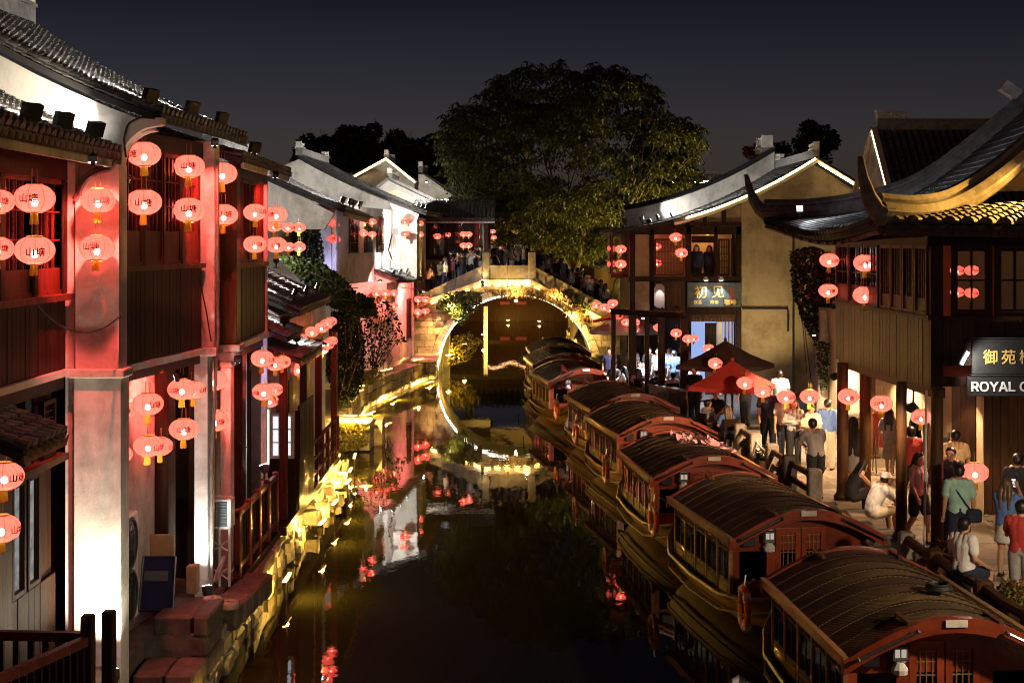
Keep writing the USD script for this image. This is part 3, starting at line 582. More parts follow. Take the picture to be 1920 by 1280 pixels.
# white wall end (lower lit white, upper pink from the lanterns)
part(h1, "wall_end", MB().cbox(-5.92, -5.28, 19.2, 19.62, -.2, 4.84, .012), "plaster_white", "tall white lit lower wall end")
part(h1, "wall_band", MB().cbox(-5.97, -5.23, 19.14, 19.64, 4.84, 4.96, .015), "ridge_white")
prof = [(-5.90, 4.96), (-5.31, 4.96), (-5.31, 7.72), (-5.42, 7.72)] + [(-5.42 - .42 * math.sin(t), 7.62 - .34 * (1 - math.cos(t))) for t in np.linspace(0, np.pi / 2, 9)] + [(-5.90, 7.2)]
part(h1, "wall_end", MB().ext(prof, 19.22, 19.62), "plaster_white", "upper wall end with curved shoulder")
cv = [(-5.90, 7.22), (-5.86, 7.3)] + [(-5.42 - .42 * math.sin(t), 7.64 - .34 * (1 - math.cos(t))) for t in np.linspace(np.pi / 2, 0, 9)] + [(-5.36, 7.76)]
part(h1, "moulding", MB().tube([(x, 19.24, z) for x, z in cv], .035, 6).tube([(x - .03, 19.28, z + .05) for x, z in cv], .03, 6), "ridge_plaster")
part(h1, "wall_strip", MB().box(-6.06, -5.93, 19.3, 19.62, BZL, 7.75), "plaster_white")
cv2 = [(x - .62, z - .02) for x, z in cv]
part(h1, "moulding", MB().tube([(x - .12, 15.6, z) for x, z in cv2], .045, 6).tube([(x - .15, 15.64, z + .06) for x, z in cv2], .04, 6), "ridge_white")
part(h1, "fascia", MB().beam(V(-5.43, 12.6, 7.74), V(-5.43, 19.4, 7.74), .05, .12), "plaster_white")
part(h1, "soffit", MB().slab([(-6.1, 12.6), (-5.46, 12.6), (-5.46, 19.3), (-6.1, 19.3)], 7.80, 7.83), "wood_dark")
roof(h1, lambda u, v: V(-5.33 - 3.8 * v, 13.2 + 6.2 * u, 7.88 + 1.55 * v + .45 * v * v), 29, 26, .082, ind=300)

# ------------------------------------------------ house 2
h2 = thing("canal_house", "tall left house with high tiled roof and white gable above the nearest roof", "house", (-6.5, 21.5, BZL))
T2, L2 = two_frame(-5.38, 19.62, -4.98, 22.85, (0, 21))
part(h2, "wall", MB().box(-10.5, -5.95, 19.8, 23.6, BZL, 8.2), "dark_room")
def S2(u, v):
    return V(-4.80 + .3 * u - 3.7 * v, 19.4 + 4.8 * u, 8.42 + 1.25 * v + .68 * v * v)
gp = [(-9.2, 7.4), (-5.36, 7.4), (-5.36, 7.7)] + [(-5.36 + .46 * (1 - math.cos(t)), 7.7 + .5 * math.sin(t)) for t in np.linspace(.2, np.pi / 2, 7)] + [(S2(0, v)[0] - .08, S2(0, v)[2] - .14) for v in np.linspace(0.03, 1, 8)] + [(-9.2, 10.2)]
part(h2, "gable_wall", MB().ext(gp, 19.5, 19.75), "plaster_white")
part(h2, "corbel", MB().ext([(-5.3, 7.75)] + [(-5.3 + .5 * (1 - math.cos(t)), 7.75 + .5 * math.sin(t)) for t in np.linspace(0, np.pi / 2, 9)] + [(-4.75, 8.27), (-4.75, 8.36), (-5.3, 8.36)], 19.3, 19.5), "plaster_white")
roof(h2, S2, 23, 26, .082, ind=300)
ridge(h2, S2(0, 1) + V(0, 0, .02), S2(1, 1) + V(0, 0, .02), .28, .2)
planks(h2, T2, 0.02, L2 - .02, 0, 4.98, 6.26, .16, "wood_dark")
part(h2, "sill", MB(T2).box(0, L2, -.06, .07, 6.26, 6.33), "wood_brown")
part(h2, "trim", MB(T2).box(-.02, L2 + .1, -.05, .06, 4.87, 4.965), "white_metal")
part(h2, "floor_beam", MB(T2).box(0, L2, -.5, -.035, 4.72, 4.96), "wood_dark"); part(h2, "head_beam", MB(T2).box(0, L2, -.3, .02, 8.0, 8.25), "wood_dark")
for k in range(4):
    window(h2, T2, .1 + k * .77, .1 + k * .77 + .73, -.05, 6.33, 8.0, 4, 3, "wood_red", lower=.5)
for k in range(5):
    part(h2, "post", MB(T2).cbox(.035 + k * .77, .115 + k * .77, -.13, .0, 6.33, 8.0, .012), "wood_dark")
part(h2, "ground_wall", MB(T2).box(.3, L2 - .2, -.6, -.42, BZL, 4.72), "plaster_white")
part(h2, "ground_post", MB(T2).cbox(2.28, 2.62, -.42, -.2, BZL, 4.74, .02), "wood_dark")
part(h2, "vent", MB(T2).box(.45, 1.0, -.42, -.36, 4.2, 4.6).box(.45, 1.0, -.36, -.33, 4.25, 4.3).box(.45, 1.0, -.36, -.33, 4.4, 4.45).box(.45, 1.0, -.36, -.33, 4.54, 4.58), "black_plastic")
# second wall end
part(h2, "wall_end", MB().cbox(-5.12, -4.9, 22.9, 23.3, BZL, 4.84, .012), "plaster_white", "lower wall end lit white at its edge")
part(h2, "wall_end", MB().cbox(-5.10, -4.79, 22.9, 23.3, 4.97, 8.3, .012), "plaster_white", "pink lit upper wall end")
part(h2, "wall_band", MB().cbox(-5.16, -4.74, 22.84, 23.34, 4.84, 4.97, .015), "ridge_white")
part(h2, "drain_pipe", MB().tube([(-4.74, 22.86, 8.0), (-4.74, 22.86, 6.2), (-4.72, 22.86, 5.2), (-4.83, 22.86, 3.2), (-4.83, 22.86, 1.1)], .025, 6), "ridge_plaster")

# ------------------------------------------------ house 3
h3 = thing("canal_house", "left house with brown plank balcony beyond the second pink wall end", "house", (-6, 26.5, BZL))
T3, L3 = two_frame(-4.86, 24.9, -4.9, 28.2, (0, 26))
part(h3, "wall", MB().box(-10, -5.5, 24.2, 30.0, BZL, 8.0), "dark_room")
part(h3, "upper_post", MB().cbox(-5.06, -4.74, 24.5, 24.85, 4.9, 8.05, .012), "wood_brown")
part(h3, "capital", MB().cbox(-5.1, -4.68, 24.45, 24.9, 4.78, 4.9, .02).cbox(-5.06, -4.76, 24.48, 24.87, 4.62, 4.78, .02).cbox(-5.04, -4.82, 24.5, 24.85, 4.5, 4.62, .02), "plaster_white")
part(h3, "wall_end", MB().cbox(-5.03, -4.85, 24.52, 24.84, BZL, 4.5, .012), "plaster_white")
def S3(u, v):
    return V(-4.6 - .1 * u - 3.0 * v, 24.2 + 6.0 * u, 8.12 + .75 * v + .3 * v * v)
roof(h3, S3, 27, 18, .082, ind=60)
ridge(h3, S3(.25, 1), S3(1, 1), .2, .2, fin=False)
planks(h3, T3, 0.02, L3, 0, 4.9, 6.2, .17, "wood_dark")
part(h3, "sill", MB(T3).box(0, L3, -.06, .08, 6.2, 6.28), "wood_red"); part(h3, "trim", MB(T3).box(-.02, L3 + .05, -.05, .08, 4.78, 4.88), "white_metal")
for k in range(4):
    window(h3, T3, .06 + k * .8, .06 + k * .8 + .76, -.05, 6.28, 7.8, 4, 2, "wood_red", lower=.4)
part(h3, "red_wall", MB(T3).box(0, L3 + .05, -.25, -.12, 6.0, 8.0), "wood_red")
part(h3, "end_board", MB().cbox(-4.98, -4.86, 28.2, 28.32, BZL, 6.3, .01).cbox(-4.98, -4.86, 28.2, 28.32, 6.3, 7.9, .01), "plaster_white")
part(h3, "ground_wall", MB(T3).box(0, L3 - .05, -.5, -.35, BZL, 4.78), "plaster_white")
part(h3, "ground_post", MB(T3).cbox(1.35, 1.75, -.34, -.1, BZL, 4.78, .02), "wood_dark")
part(h3, "floor_beam", MB(T3).box(0, L3, -.5, -.035, 4.6, 4.88), "wood_dark"); part(h3, "head_beam", MB(T3).box(0, L3, -.3, .05, 7.8, 8.0), "wood_dark")
part(h3, "white_eave_strip", MB().beam(V(-4.62, 24.4, 7.98), V(-4.7, 29.8, 7.98), .05, .1), "ridge_white")

# ------------------------------------------------ low annexes 4 with white walls
h4 = thing("low_house", "low white walled house with two small tiled roofs beside the ivy", "house", (-5.8, 33, BZL))
part(h4, "wall", MB().box(-9, -5.25, 31.6, 40, BZL, 5.0), "plaster_white")
SA = lin((-4.66, 31.4, 5.12), (-4.86, 38, 5.12), (-7.2, 31.4, 6.35), (-7.4, 38, 6.35), .08)
gA = [(-7.2, 3.6), (-4.95, 3.6), (-4.95, 4.9), (-7.2, 6.2)]
part(h4, "gable_wall", MB().ext(gA, 31.5, 31.7), "plaster_white")
roof(h4, SA, 27, 17, .085, ind=0)
SB = lin((-4.55, 28.9, 4.72), (-4.55, 30.9, 4.72), (-5.9, 28.9, 5.28), (-5.9, 30.9, 5.28))
roof(h4, SB, 8, 9, .085, ind=0)
part(h4, "back_wall", MB().box(-6.2, -5.0, 30.95, 31.1, 3.5, 5.0), "plaster_white")
roof(h4, lin((-4.3, 29.0, 4.28), (-4.3, 32.2, 4.28), (-5.2, 29.0, 4.55), (-5.2, 32.2, 4.55)), 14, 6, .085, ind=84)
part(h4, "canopy_board", MB().beam(V(-4.32, 29.0, 4.18), V(-4.32, 32.2, 4.18), .05, .1), "wood_gold")
for y in (29.2, 32.0, 34.5, 37.5):
    part(h4, "post", MB().cbox(-4.78, -4.62, y, y + .16, .9, 4.3, .02), "wood_red")
T4 = frame(-4.95, 32.2, -.25, 6, 1, 0)
planks(h4, T4, 0, 5.8, -.1, BZL, 4.9, .25, "wood_red", "panel")
part(h4, "deck", MB().slab([(-5.4, 28.4), (-4.5, 28.4), (-4.62, 38.3), (-5.5, 38.3)], .8, .97), "wood_dark")
for y in np.arange(32.6, 38, 1.0):
    part(h4, "rail_post", MB().cbox(-4.66, -4.58, y, y + .08, .97, 2.0, .01), "wood_red")
for z in (1.25, 1.6, 1.98):
    part(h4, "rail", MB().beam(V(-4.62, 32.6, z), V(-4.66, 38.1, z), .06, .07), "wood_red")
Tw = frame(-5.1, 30.0, 1, 0, 0, -1)
window(h4, Tw, 0, .5, 0, 2.1, 3.05, 3, 3, "white_metal", lit="lit_white", bar=.025)
part(h4, "window_wall", MB().box(-5.2, -4.55, 30.06, 30.3, .97, 2.08).box(-4.58, -4.48, 30.06, 30.3, 2.08, 3.1), "wood_dark")
planks(h4, frame(-4.5, 30.06, 0, 1, 1, 0), 0, 2.2, 0, 1.0, 3.2, .18, "wood_dark", "panel")

# ------------------------------------------------ house 4b: higher roof with ivy wall, house 5 white with windows, house 6 by the bridge
h5 = thing("canal_house", "far left white house with three barred windows and big tiled gable roof", "house", (-6, 50, BZL))
T5, L5 = two_frame(-6.95, 55.5, -5.0, 71.0, (0, 62))
part(h5, "wall", MB(T5).box(0, L5, -5, -.02, 4.9, 8.1), "plaster_white")
for u in (2.5, 5.2, 7.6):
    window(h5, T5, u, u + 1.4, .02, 6.15, 7.75, 4, 4, "wood_dark", bar=.035)
part(h5, "corner_post", MB(T5).cbox(-.1, .35, -.3, .12, BZL, 8.1, .03), "plaster_white")
part(h5, "blue_wall", MB().box(-9.8, -6.98, 54.9, 55.2, BZL, 7.7), "plaster_grey")
S4b = lin((-5.64, 48, 7.72), (-5.7, 56.8, 7.6), (-10.3, 48, 9.88), (-10.3, 56.8, 9.88), .12)
roof(h5, S4b, 36, 28, .09, ind=0)
part(h5, "gable_wall", MB().ext([(-10.3, 7.06), (-6.36, 7.06), (-6.0, 7.6), (-10.3, 9.7)], 48.15, 48.4), "plaster_white")
part(h5, "eave_board", MB().beam(V(-5.66, 48, 7.58), V(-5.72, 56.8, 7.46), .06, .18), "wood_gold")
ridge(h5, (-10.3, 48, 9.88), (-10.3, 56.8, 9.88), .3, .25)
S5 = lambda u, v: V(-4.0 - 6.0 * v + .3 * u, 66.6 + 7.8 * u, 7.96 + 2.04 * v + .66 * v * v)
g5 = [(-11.4, 7.0), (-4.45, 7.0), (-4.45, 7.66)] + [(S5(0, v)[0], S5(0, v)[2] - .17) for v in np.linspace(.06, 1, 8)] + [(-11.4, 9.9)]
part(h5, "gable_wall", MB().ext(g5, 66.7, 67.0), "plaster_white", "white gable wall of the further roof")
roof(h5, S5, 30, 30, .1, ind=0); ridge(h5, S5(0, 1), S5(1, 1), .3, .28, fm="ridge_white")
part(h5, "wall", MB().box(-10.8, -4.5, 67.2, 74.4, 4.9, 7.8), "plaster_grey")
h5b = thing("canal_house", "pink walled annex with low tiled roof at the left foot of the bridge", "house", (-6, 66, BZL))
SC = lin((-5.05, 62.6, 4.9), (-4.35, 69.3, 4.75), (-8.3, 62.6, 6.4), (-6.6, 69.3, 6.1), .06)
gC = [(-9, BZL), (-5.55, BZL), (-5.55, 4.78), (-5.2, 4.88), (-8.3, 6.25), (-9, 6.25)]
part(h5b, "gable_wall", MB().ext(gC, 63, 63.25), "plaster_white")
T5b, L5b = two_frame(-5.55, 63.02, -4.8, 69.0, (0, 66))
part(h5b, "wall", MB(T5b).box(0, L5b, -.3, 0, BZL, 4.76), "plaster_white")
window(h5b, T5b, 4.4, 5.3, .03, 2.0, 3.9, 3, 3, "wood_dark")
part(h5b, "corner_post", MB(T5b).cbox(L5b - .25, L5b, -.2, .06, BZL, 4.76, .02), "plaster_white")
roof(h5b, SC, 27, 20, .1, ind=0)
h6 = thing("canal_house", "dark timber house with glazed balcony behind the left bridge steps", "house", (-3, 77, BZL))
T6 = frame(-5.05, 76.0, 1, 0, 0, -1)
planks(h6, T6, 0, 3.1, 0, 4.0, 5.65, .25, "plaster_grey", "plank"); part(h6, "balcony_beam", MB(T6).box(-.05, 3.2, -.2, .06, 5.65, 5.8), "wood_dark")
window(h6, T6, .05, 1.5, -.05, 5.8, 7.65, 2, 1, "wood_dark", bar=.05); window(h6, T6, 1.55, 3.05, -.05, 5.8, 7.65, 2, 1, "wood_dark", bar=.05)
part(h6, "wall", MB().box(-5.05, -1.2, 77, 80, 3.4, 7.6), "wood_dark"); part(h6, "pier", MB().cbox(-3.75, -3.35, 76.6, 77, -.1, 3.4, .03), "plaster_grey")
part(h6, "post", MB().cbox(-2.0, -1.75, 75.9, 76.2, 4.0, 7.7, .02), "wood_red"); part(h6, "post", MB().cbox(-1.5, -1.25, 76.4, 76.7, 4.0, 7.7, .02), "wood_red")
part(h6, "red_wall", MB().box(-1.75, -1.5, 76.6, 76.8, 4.0, 7.6), "plaster_white")
roof(h6, lambda u, v: V(-5.3 + 4.4 * u, 75.2 + 2.6 * v, 7.75 + 1.1 * v), 20, 9, .11, ind=0)
part(h6, "eave_board", MB().beam(V(-5.3, 75.22, 7.64), V(-.9, 75.22, 7.64), .05, .1), "ridge_white")
for k, (x0, x1, xa, za, zl, zr, y, lab) in enumerate(((-9.6, -5.9, -7.6, 11.5, 10.4, 10.1, 86, "far white gable with yellow lit verge behind the bridge houses"), (-8.0, -2.4, -6.9, 10.1, 9.2, 7.9, 80, "far left house with rounded stepped gable and yellow lit panel"))):
    t = thing("far_house", lab, "house", ((x0 + x1) / 2, y, 4.4))
    part(t, "gable_wall", MB().ext([(x0, 4.4), (x1, 4.4), (x1, zr), (xa, za), (x0, zl)], y, y + .3), "plaster_grey")
    if k:
        part(t, "lit_panel", MB().ext([(-7.2, 8.9), (-3.2, 7.9), (-4.0, 8.35), (-6.4, 9.5), (-7.2, 9.4)], y - .06, y - .003), "cream_wall")
    part(t, "verge", MB().beam(V(x0 - .1, y - .1, zl + .05), V(xa, y - .1, za + .08), .3, .16).beam(V(xa, y - .1, za + .08), V(x1 + .1, y - .1, zr + .05), .3, .16), "cream_wall" if k == 0 else "ridge_plaster")
    roof(t, lin((x1 + .2, y + .1, zr), (x1 + .2, y + 5, zr), (xa, y + .1, za), (xa, y + 5, za)), 18, 14, .11)
    roof(t, lin((x0 - .2, y + 5, zl), (x0 - .2, y + .1, zl), (xa, y + 5, za), (xa, y + .1, za)), 18, 14, .11)
    ridge(t, (xa, y, za), (xa, y + 5, za), .3, .28)
far3 = thing("far_house", "far white sloping roof wall left of the big tree", "house", (-4.5, 87, 5))
part(far3, "wall", MB().ext([(-5.7, 5), (-3.4, 5), (-3.4, 9.3), (-5.4, 10.7), (-5.7, 10.7)], 86.6, 86.9), "plaster_white")
roof(far3, lin((-3.2, 87, 9.3), (-3.2, 92, 9.3), (-5.6, 87, 10.8), (-5.6, 92, 10.8)), 18, 12, .11); ridge(far3, (-5.6, 87, 10.85), (-5.6, 92, 10.85), .3, .28)
far4 = thing("far_house", "far cream gable seen under the left edge of the tree", "house", (-1, 88, BZL))
part(far4, "gable_wall", MB().ext([(-3, 5), (2.2, 5), (2.2, 6.6), (-.6, 8.4), (-3, 7.4)], 88, 88.3), "cream_wall")
part(far4, "verge", MB().beam(V(-.7, 87.9, 8.5), V(2.5, 87.9, 6.5), .4, .15), "cream_wall")
roof(far4, lin((2.5, 88, 6.7), (2.5, 94, 6.7), (-.6, 88, 8.5), (-.6, 94, 8.5)), 18, 12, .11)

# ------------------------------------------------ the stone arch bridge
br = thing("arch_bridge", "stone arch bridge with lit rim and crowded stepped deck across the canal", "bridge", (.18, 72, 0))
BX, BZc, BR = .18, .15, 3.82
corn = [(-7.5, 2.2), (-4.07, 3.72), (-1.44, 4.65), (.97, 4.65), (4.46, 2.8), (6.4, 1.9)]
parap = [(-7.5, 2.95), (-4.2, 4.12), (-1.44, 5.42), (.97, 5.42), (4.6, 3.5), (6.4, 2.6)]
def linez(L, x): return float(np.interp(x, [p[0] for p in L], [p[1] for p in L]))
arch = Polygon([(BX + BR * math.cos(t), BZc + BR * math.sin(t)) for t in np.linspace(0, np.pi, 33)] + [(BX - BR, -.5), (BX + BR, -.5)])
body = Polygon([(-7.5, -.4)] + corn + [(6.4, -.4)]).difference(arch)
part(br, "spandrel", MB().ext(body, 70.0, 74.0), "mortar")
for i, a in enumerate(np.linspace(0, np.pi, 24)[:-1]):                      # ring stones
    b = a + np.pi / 23 - .006; q = [(BX + r_ * math.cos(t), BZc + r_ * math.sin(t)) for r_, t in ((BR, a), (BR + .42, a), (BR + .42, b), (BR, b))]
    part(br, "ring_stone", MB().ext(q, 69.93, 70.4), "stone")
ring = Polygon([(BX + (BR + .44) * math.cos(t), BZc + (BR + .44) * math.sin(t)) for t in np.linspace(0, np.pi, 33)] + [(BX - BR - .44, -1), (BX + BR + .44, -1)])
under = Polygon([(-7.5, -.4)] + [(x, z - .12) for x, z in corn] + [(6.4, -.4)])
rb = np.random.default_rng(21); z = .02
while z < 4.5:
    h = rb.uniform(.28, .38); x = -6.4 - rb.random() * .5
    while x < 6.3:
        L = rb.uniform(.5, 1.05); blk = Polygon([(x, z), (x + L - .02, z), (x + L - .02, z + h - .02), (x, z + h - .02)]).intersection(under).difference(ring)
        for g in getattr(blk, "geoms", [blk]):
            if g.area > .03 and isinstance(g, Polygon):
                part(br, "block", MB().ext(g.simplify(.02), 69.97 - rb.uniform(0, .03), 70.05), "stone" if rb.random() < .7 else "stone_dark")
        x += L
    z += h
for (x0, z0), (x1, z1) in zip(corn[:-1], corn[1:]):
    n = max(1, round((x1 - x0) / 1.2))
    for k in range(n):
        a, b = k / n, (k + 1) / n - .008; p = [(x0 + (x1 - x0) * t, z0 + (z1 - z0) * t) for t in (a, b)]
        part(br, "cornice_stone", MB().ext([(p[0][0], p[0][1] - .12), (p[1][0], p[1][1] - .12), (p[1][0], p[1][1] + .1), (p[0][0], p[0][1] + .1)], 69.78, 70.2), "stone_pale")
        for yy, dep in ((69.95, .28), (73.75, .25)):
            tz = [linez(parap, q[0]) for q in p]
            part(br, "parapet_slab", MB().ext([(p[0][0], p[0][1] + .1), (p[1][0], p[1][1] + .1), (p[1][0], tz[1] - .1), (p[0][0], tz[0] - .1)], yy, yy + dep - .05), "stone_dark")
            part(br, "parapet_coping", MB().ext([(p[0][0], tz[0] - .1), (p[1][0], tz[1] - .1), (p[1][0], tz[1] + .04), (p[0][0], tz[0] + .04)], yy - .05, yy + dep), "stone_dark")
for x in (-1.28, .98):
    zt = linez(corn, x); part(br, "parapet_post", MB().cbox(x - .19, x + .19, 69.82, 70.24, zt + .1, zt + 1.5, .05), "stone_dark")
arcpts = [(BX + (BR + .03) * math.cos(t), 69.88, BZc + (BR + .03) * math.sin(t)) for t in np.linspace(np.pi * .985, np.pi * .53, 26)]
part(br, "arch_light_strip", MB().tube(arcpts, .042, 6), "led_arch", "white light strip along the left half of the arch rim")
arc2 = [(BX + (BR + .03) * math.cos(t), 69.88, BZc + (BR + .03) * math.sin(t)) for t in np.linspace(np.pi * .46, np.pi * .1, 22)]
part(br, "arch_light_strip", MB().tube(arc2, .02, 6), "led_arch_dim", "weaker strip along the right half of the arch rim")
for (x0, z0), (x1, z1) in zip(corn[1:-2], corn[2:-1]):
    for k in range(5):
        a, b = k / 5 + .04, (k + 1) / 5 - .04
        part(br, "cornice_light", MB().beam(V(x0 + (x1 - x0) * a, 69.72, z0 + (z1 - z0) * a - .17), V(x0 + (x1 - x0) * b, 69.72, z0 + (z1 - z0) * b - .17), .05, .03), "led_yellow_soft")
for x, zz in ((-1.43, 4.72), (.7, 4.73), (.2, 3.72)):
    bl = part(br, "spot_lamp", MB().lathe((x, 69.66, zz), [(0, -.05), (.06, -.04), (.07, .03), (0, .04)], 8), "led_spot")

# ------------------------------------------------ house 7: gabled tea house with the slate sign
h7 = thing("tea_house", "gabled tea house with timber balcony and blue slate shop sign", "house", (7, 54, BZR))
Y7 = 51.5
T7 = frame(4.2, Y7, 1, 0, 0, -1)
S7 = lambda u, v: V(3.6 + 7.3 * v, 50.9 + 7.4 * u, 7.0 + .5 * v + 2.1 * v * v)
part(h7, "gable_wall", MB().ext([(8.3, BZR), (10.15, BZR), (10.15, 8.0), (12.4, 7.4), (12.4, 8.6), (10.9, 9.45)] + [(S7(0, v)[0], S7(0, v)[2] - .12) for v in (.95, .9, .85, .8, .75, .7, .66)] + [(8.3, 8.1)], Y7, Y7 + .3), "plaster_ochre")
part(h7, "side_wall", MB().box(10.3, 12.4, Y7 + .31, 58, BZR, 7.3), "plaster_ochre")
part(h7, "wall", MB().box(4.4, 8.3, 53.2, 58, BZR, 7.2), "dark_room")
part(h7, "verge", MB().tube([S7(0, v) + V(0, -.05, -.02) for v in np.linspace(.3, 1, 12)], .1, 4).tube([(10.9, 50.85, 9.58), (11.7, 50.85, 9.1), (12.5, 50.85, 8.6)], .1, 4), "cream_wall")
roof(h7, S7, 34, 34, .085)
roof(h7, lin((12.7, 58.3, 8.45), (12.7, 50.9, 8.45), (10.9, 58.3, 9.6), (10.9, 50.9, 9.6)), 32, 8, .085)
ridge(h7, (10.9, 50.9, 9.62), (10.9, 58.3, 9.62), .25, .22)
fw = [S7(1, v)[[0, 2]] + V(0, .06) for v in np.linspace(.14, .98, 12)]
part(h7, "fire_wall", MB().ext([tuple(p) for p in fw] + [tuple(p + V(0, .75)) for p in fw[::-1]], 58.3, 58.6), "plaster_white")
part(h7, "fire_wall_coping", MB().tube([(p[0], 58.45, p[1] + .8) for p in fw], .16, 4), "tile_deck")
ridge(h7, (10.5, 58.45, 10.3), (10.51, 60.0, 10.3), .15, .5, rise=.4)
part(h7, "gable_panel", MB().ext([(6.6, 7.3), (8.28, 7.3), (8.28, 7.98), (6.6, 7.5)], Y7 + .02, Y7 + .1), "plaster_ochre")
part(h7, "tie_beam", MB().box(6.4, 8.3, Y7 - .08, Y7 + .01, 7.22, 7.34).box(6.9, 7.05, Y7 - .06, Y7 + .015, 7.34, 7.7).box(7.6, 7.75, Y7 - .06, Y7 + .015, 7.34, 7.9).box(4.3, 8.3, Y7 - .1, Y7 + .1, 6.9, 7.2), "wood_dark")
for x0, w_ in ((4.25, .2), (4.98, .16), (6.28, .2), (7.3, .14), (8.1, .2)):
    part(h7, "post", MB().cbox(x0, x0 + w_, Y7 - .1, Y7 + .12, 1.1 if w_ == .2 else 5.2, 7.2, .02), "wood_dark")
part(h7, "plaster_panel", MB().box(4.46, 4.97, Y7 - .02, Y7 + .1, 4.0, 6.9), "plaster_ochre")
part(h7, "balcony_beam", MB().box(4.2, 8.3, Y7 - .12, Y7 + .1, 5.2, 5.38).box(6.3, 8.3, Y7 - .06, Y7 + .1, 4.0, 4.28).box(4.2, 6.3, Y7 - .06, Y7 + .1, 3.95, 4.1), "wood_dark")
planks(h7, T7, .95, 2.08, .02, 4.1, 5.2, .14, "wood_brown"); planks(h7, T7, 2.1, 4.1, .0, 3.75, 4.0, .13, "wood_brown", "awning_slat")
window(h7, T7, .95, 2.05, .0, 5.4, 6.75, 9, 3, "wood_red", lit=None, bar=.025)
for a, b in ((3.26, 3.68), (3.72, 4.08)):
    window(h7, T7, a, b, .0, 5.4, 6.75, 5, 5, "wood_dark", bar=.02)
part(h7, "balcony_rail", MB().box(6.5, 7.3, Y7 - .05, Y7 + .02, 5.4, 5.5).box(6.5, 7.3, Y7 - .05, Y7 + .02, 6.6, 6.85), "wood_dark")
part(h7, "room_wall", MB().box(4.5, 8.2, 53.0, 53.1, 5.3, 7.1), "cream_wall"); part(h7, "room_floor", MB().box(4.4, 8.3, Y7 + .12, 53.2, 5.2, 5.3), "wood_brown")
part(h7, "room_lamp", MB().lathe((7.2, 52.4, 6.95), [(0, -.05), (.16, -.04), (.18, .02), (0, .04)], 12), "lit_orange_lamp")
bay = frame(3.65, 52.4, 1, 0, 0, -1)
window(h7, bay, 0, .68, 0, 5.45, 7.0, 4, 3, "wood_red", bar=.025); part(h7, "bay_side", MB().box(3.65, 4.3, 52.45, 53.6, 5.3, 5.45).box(3.6, 3.72, 52.45, 53.6, 5.45, 7.0), "wood_red")
# shop front below
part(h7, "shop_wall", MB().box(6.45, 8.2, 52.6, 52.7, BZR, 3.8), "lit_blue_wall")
part(h7, "shop_door", MB().box(7.0, 7.4, Y7 + .05, Y7 + .1, BZR, 3.7), "wood_dark"); part(h7, "shop_pillar", MB().cbox(7.42, 7.62, Y7 - .02, Y7 + .15, BZR, 3.75, .02), "cream_wall")
for x0 in (7.7, 7.82, 7.95): part(h7, "shop_slat", MB().cbox(x0, x0 + .06, Y7, Y7 + .06, BZR, 3.75, .01), "wood_gold")
part(h7, "corner_pipe", MB().cbox(8.24, 8.31, Y7 - .08, Y7 - .01, BZR, 5.5, .01), "ridge_white")
pl = thing("wall_pipe", "dark pipe running across the ochre wall beside the shop sign", "pipe", (8.4, Y7 - .06, 4.2))
part(pl, "pipe", MB().tube([(8.32, Y7 - .06, 4.22), (9.95, Y7 - .06, 4.22), (9.98, Y7 - .06, 3.95), (9.98, Y7 - .06, 3.4)], .035, 6), "iron")
sg = thing("shop_sign", "slate blue shop sign with gold characters under two lamps", "sign", (7.3, Y7 - .14, 4.3))
part(sg, "board", MB(T7).cbox(2.13, 4.07, .13, .2, 4.29, 5.17, .01), "sign_slate")
gy = Y7 - .2; tx = lambda cx, cz: (lambda a, b, d: (cx + a, gy - .004 - d, cz + b))
g_ = MB(); glyph(g_, "初见", .44, tx(7.12, 4.83), .012, .4, 1.4); glyph(g_, "饮品", .14, tx(6.7, 4.46), .01, 1, 1.1); glyph(g_, "简餐", .14, tx(7.3, 4.46), .01, 1, 1.1); part(sg, "gold_characters", g_, "gold_paint")
part(sg, "coffee_plate", MB().cbox(7.62, 8.14, gy - .03, gy - .002, 4.35, 4.58, .005), "sign_black")
g_ = MB(); glyph(g_, "咖啡", .2, lambda a, b, d: (7.87 + a, gy - .034 - d, 4.465 + b), .01, 2, 1.1); part(sg, "coffee_characters", g_, "gold_paint")
sl = MB()
for zz in (4.9, 4.68):
    for q in range(3): sl.box(7.86 + .055 * q, 7.885 + .055 * q, gy - .012, gy - .003, zz - .09, zz + .09)
    sl.box(7.85, 8.01, gy - .0125, gy - .0035, zz - .1, zz - .075)
part(sg, "seal_mark", sl, "sign_red")
for k, x in enumerate((6.95, 7.5)):
    t = thing("sign_lamp", ("left" if k == 0 else "right") + " of the two spot lamps over the slate sign", "lamp", (x, Y7 - .5, 5.25))
    part(t, "arm", MB().tube([(x, Y7 - .12, 5.3), (x, Y7 - .45, 5.34)], .02, 6), "iron"); part(t, "shade", MB().lathe((x, Y7 - .5, 5.27), [(.05, .1), (.09, .05), (.12, -.02), (.1, -.02), (.04, .08)], 10), "white_metal")
    part(t, "bulb", MB().lathe((x, Y7 - .5, 5.26), [(0, -.04), (.06, -.02), (.05, .03), (0, .05)], 8), "lamp_face")
    spot_light(t, V(x, Y7 - .5, 5.2), V(x + .05, Y7 - .15, 4.3), .04, (.85, .92, 1), 6, 55)
pn = thing("hanging_banner", "narrow white lit banner left of the slate sign", "banner", (5.35, Y7 - .2, 4.4))
part(pn, "cloth", MB().ext([(5.13, 4.35), (5.22, 4.28), (5.35, 4.24), (5.42, 4.3), (5.5, 4.22), (5.5, 5.0), (5.4, 5.12), (5.22, 5.12), (5.13, 4.95)], Y7 - .2, Y7 - .17), "pale_cloth")
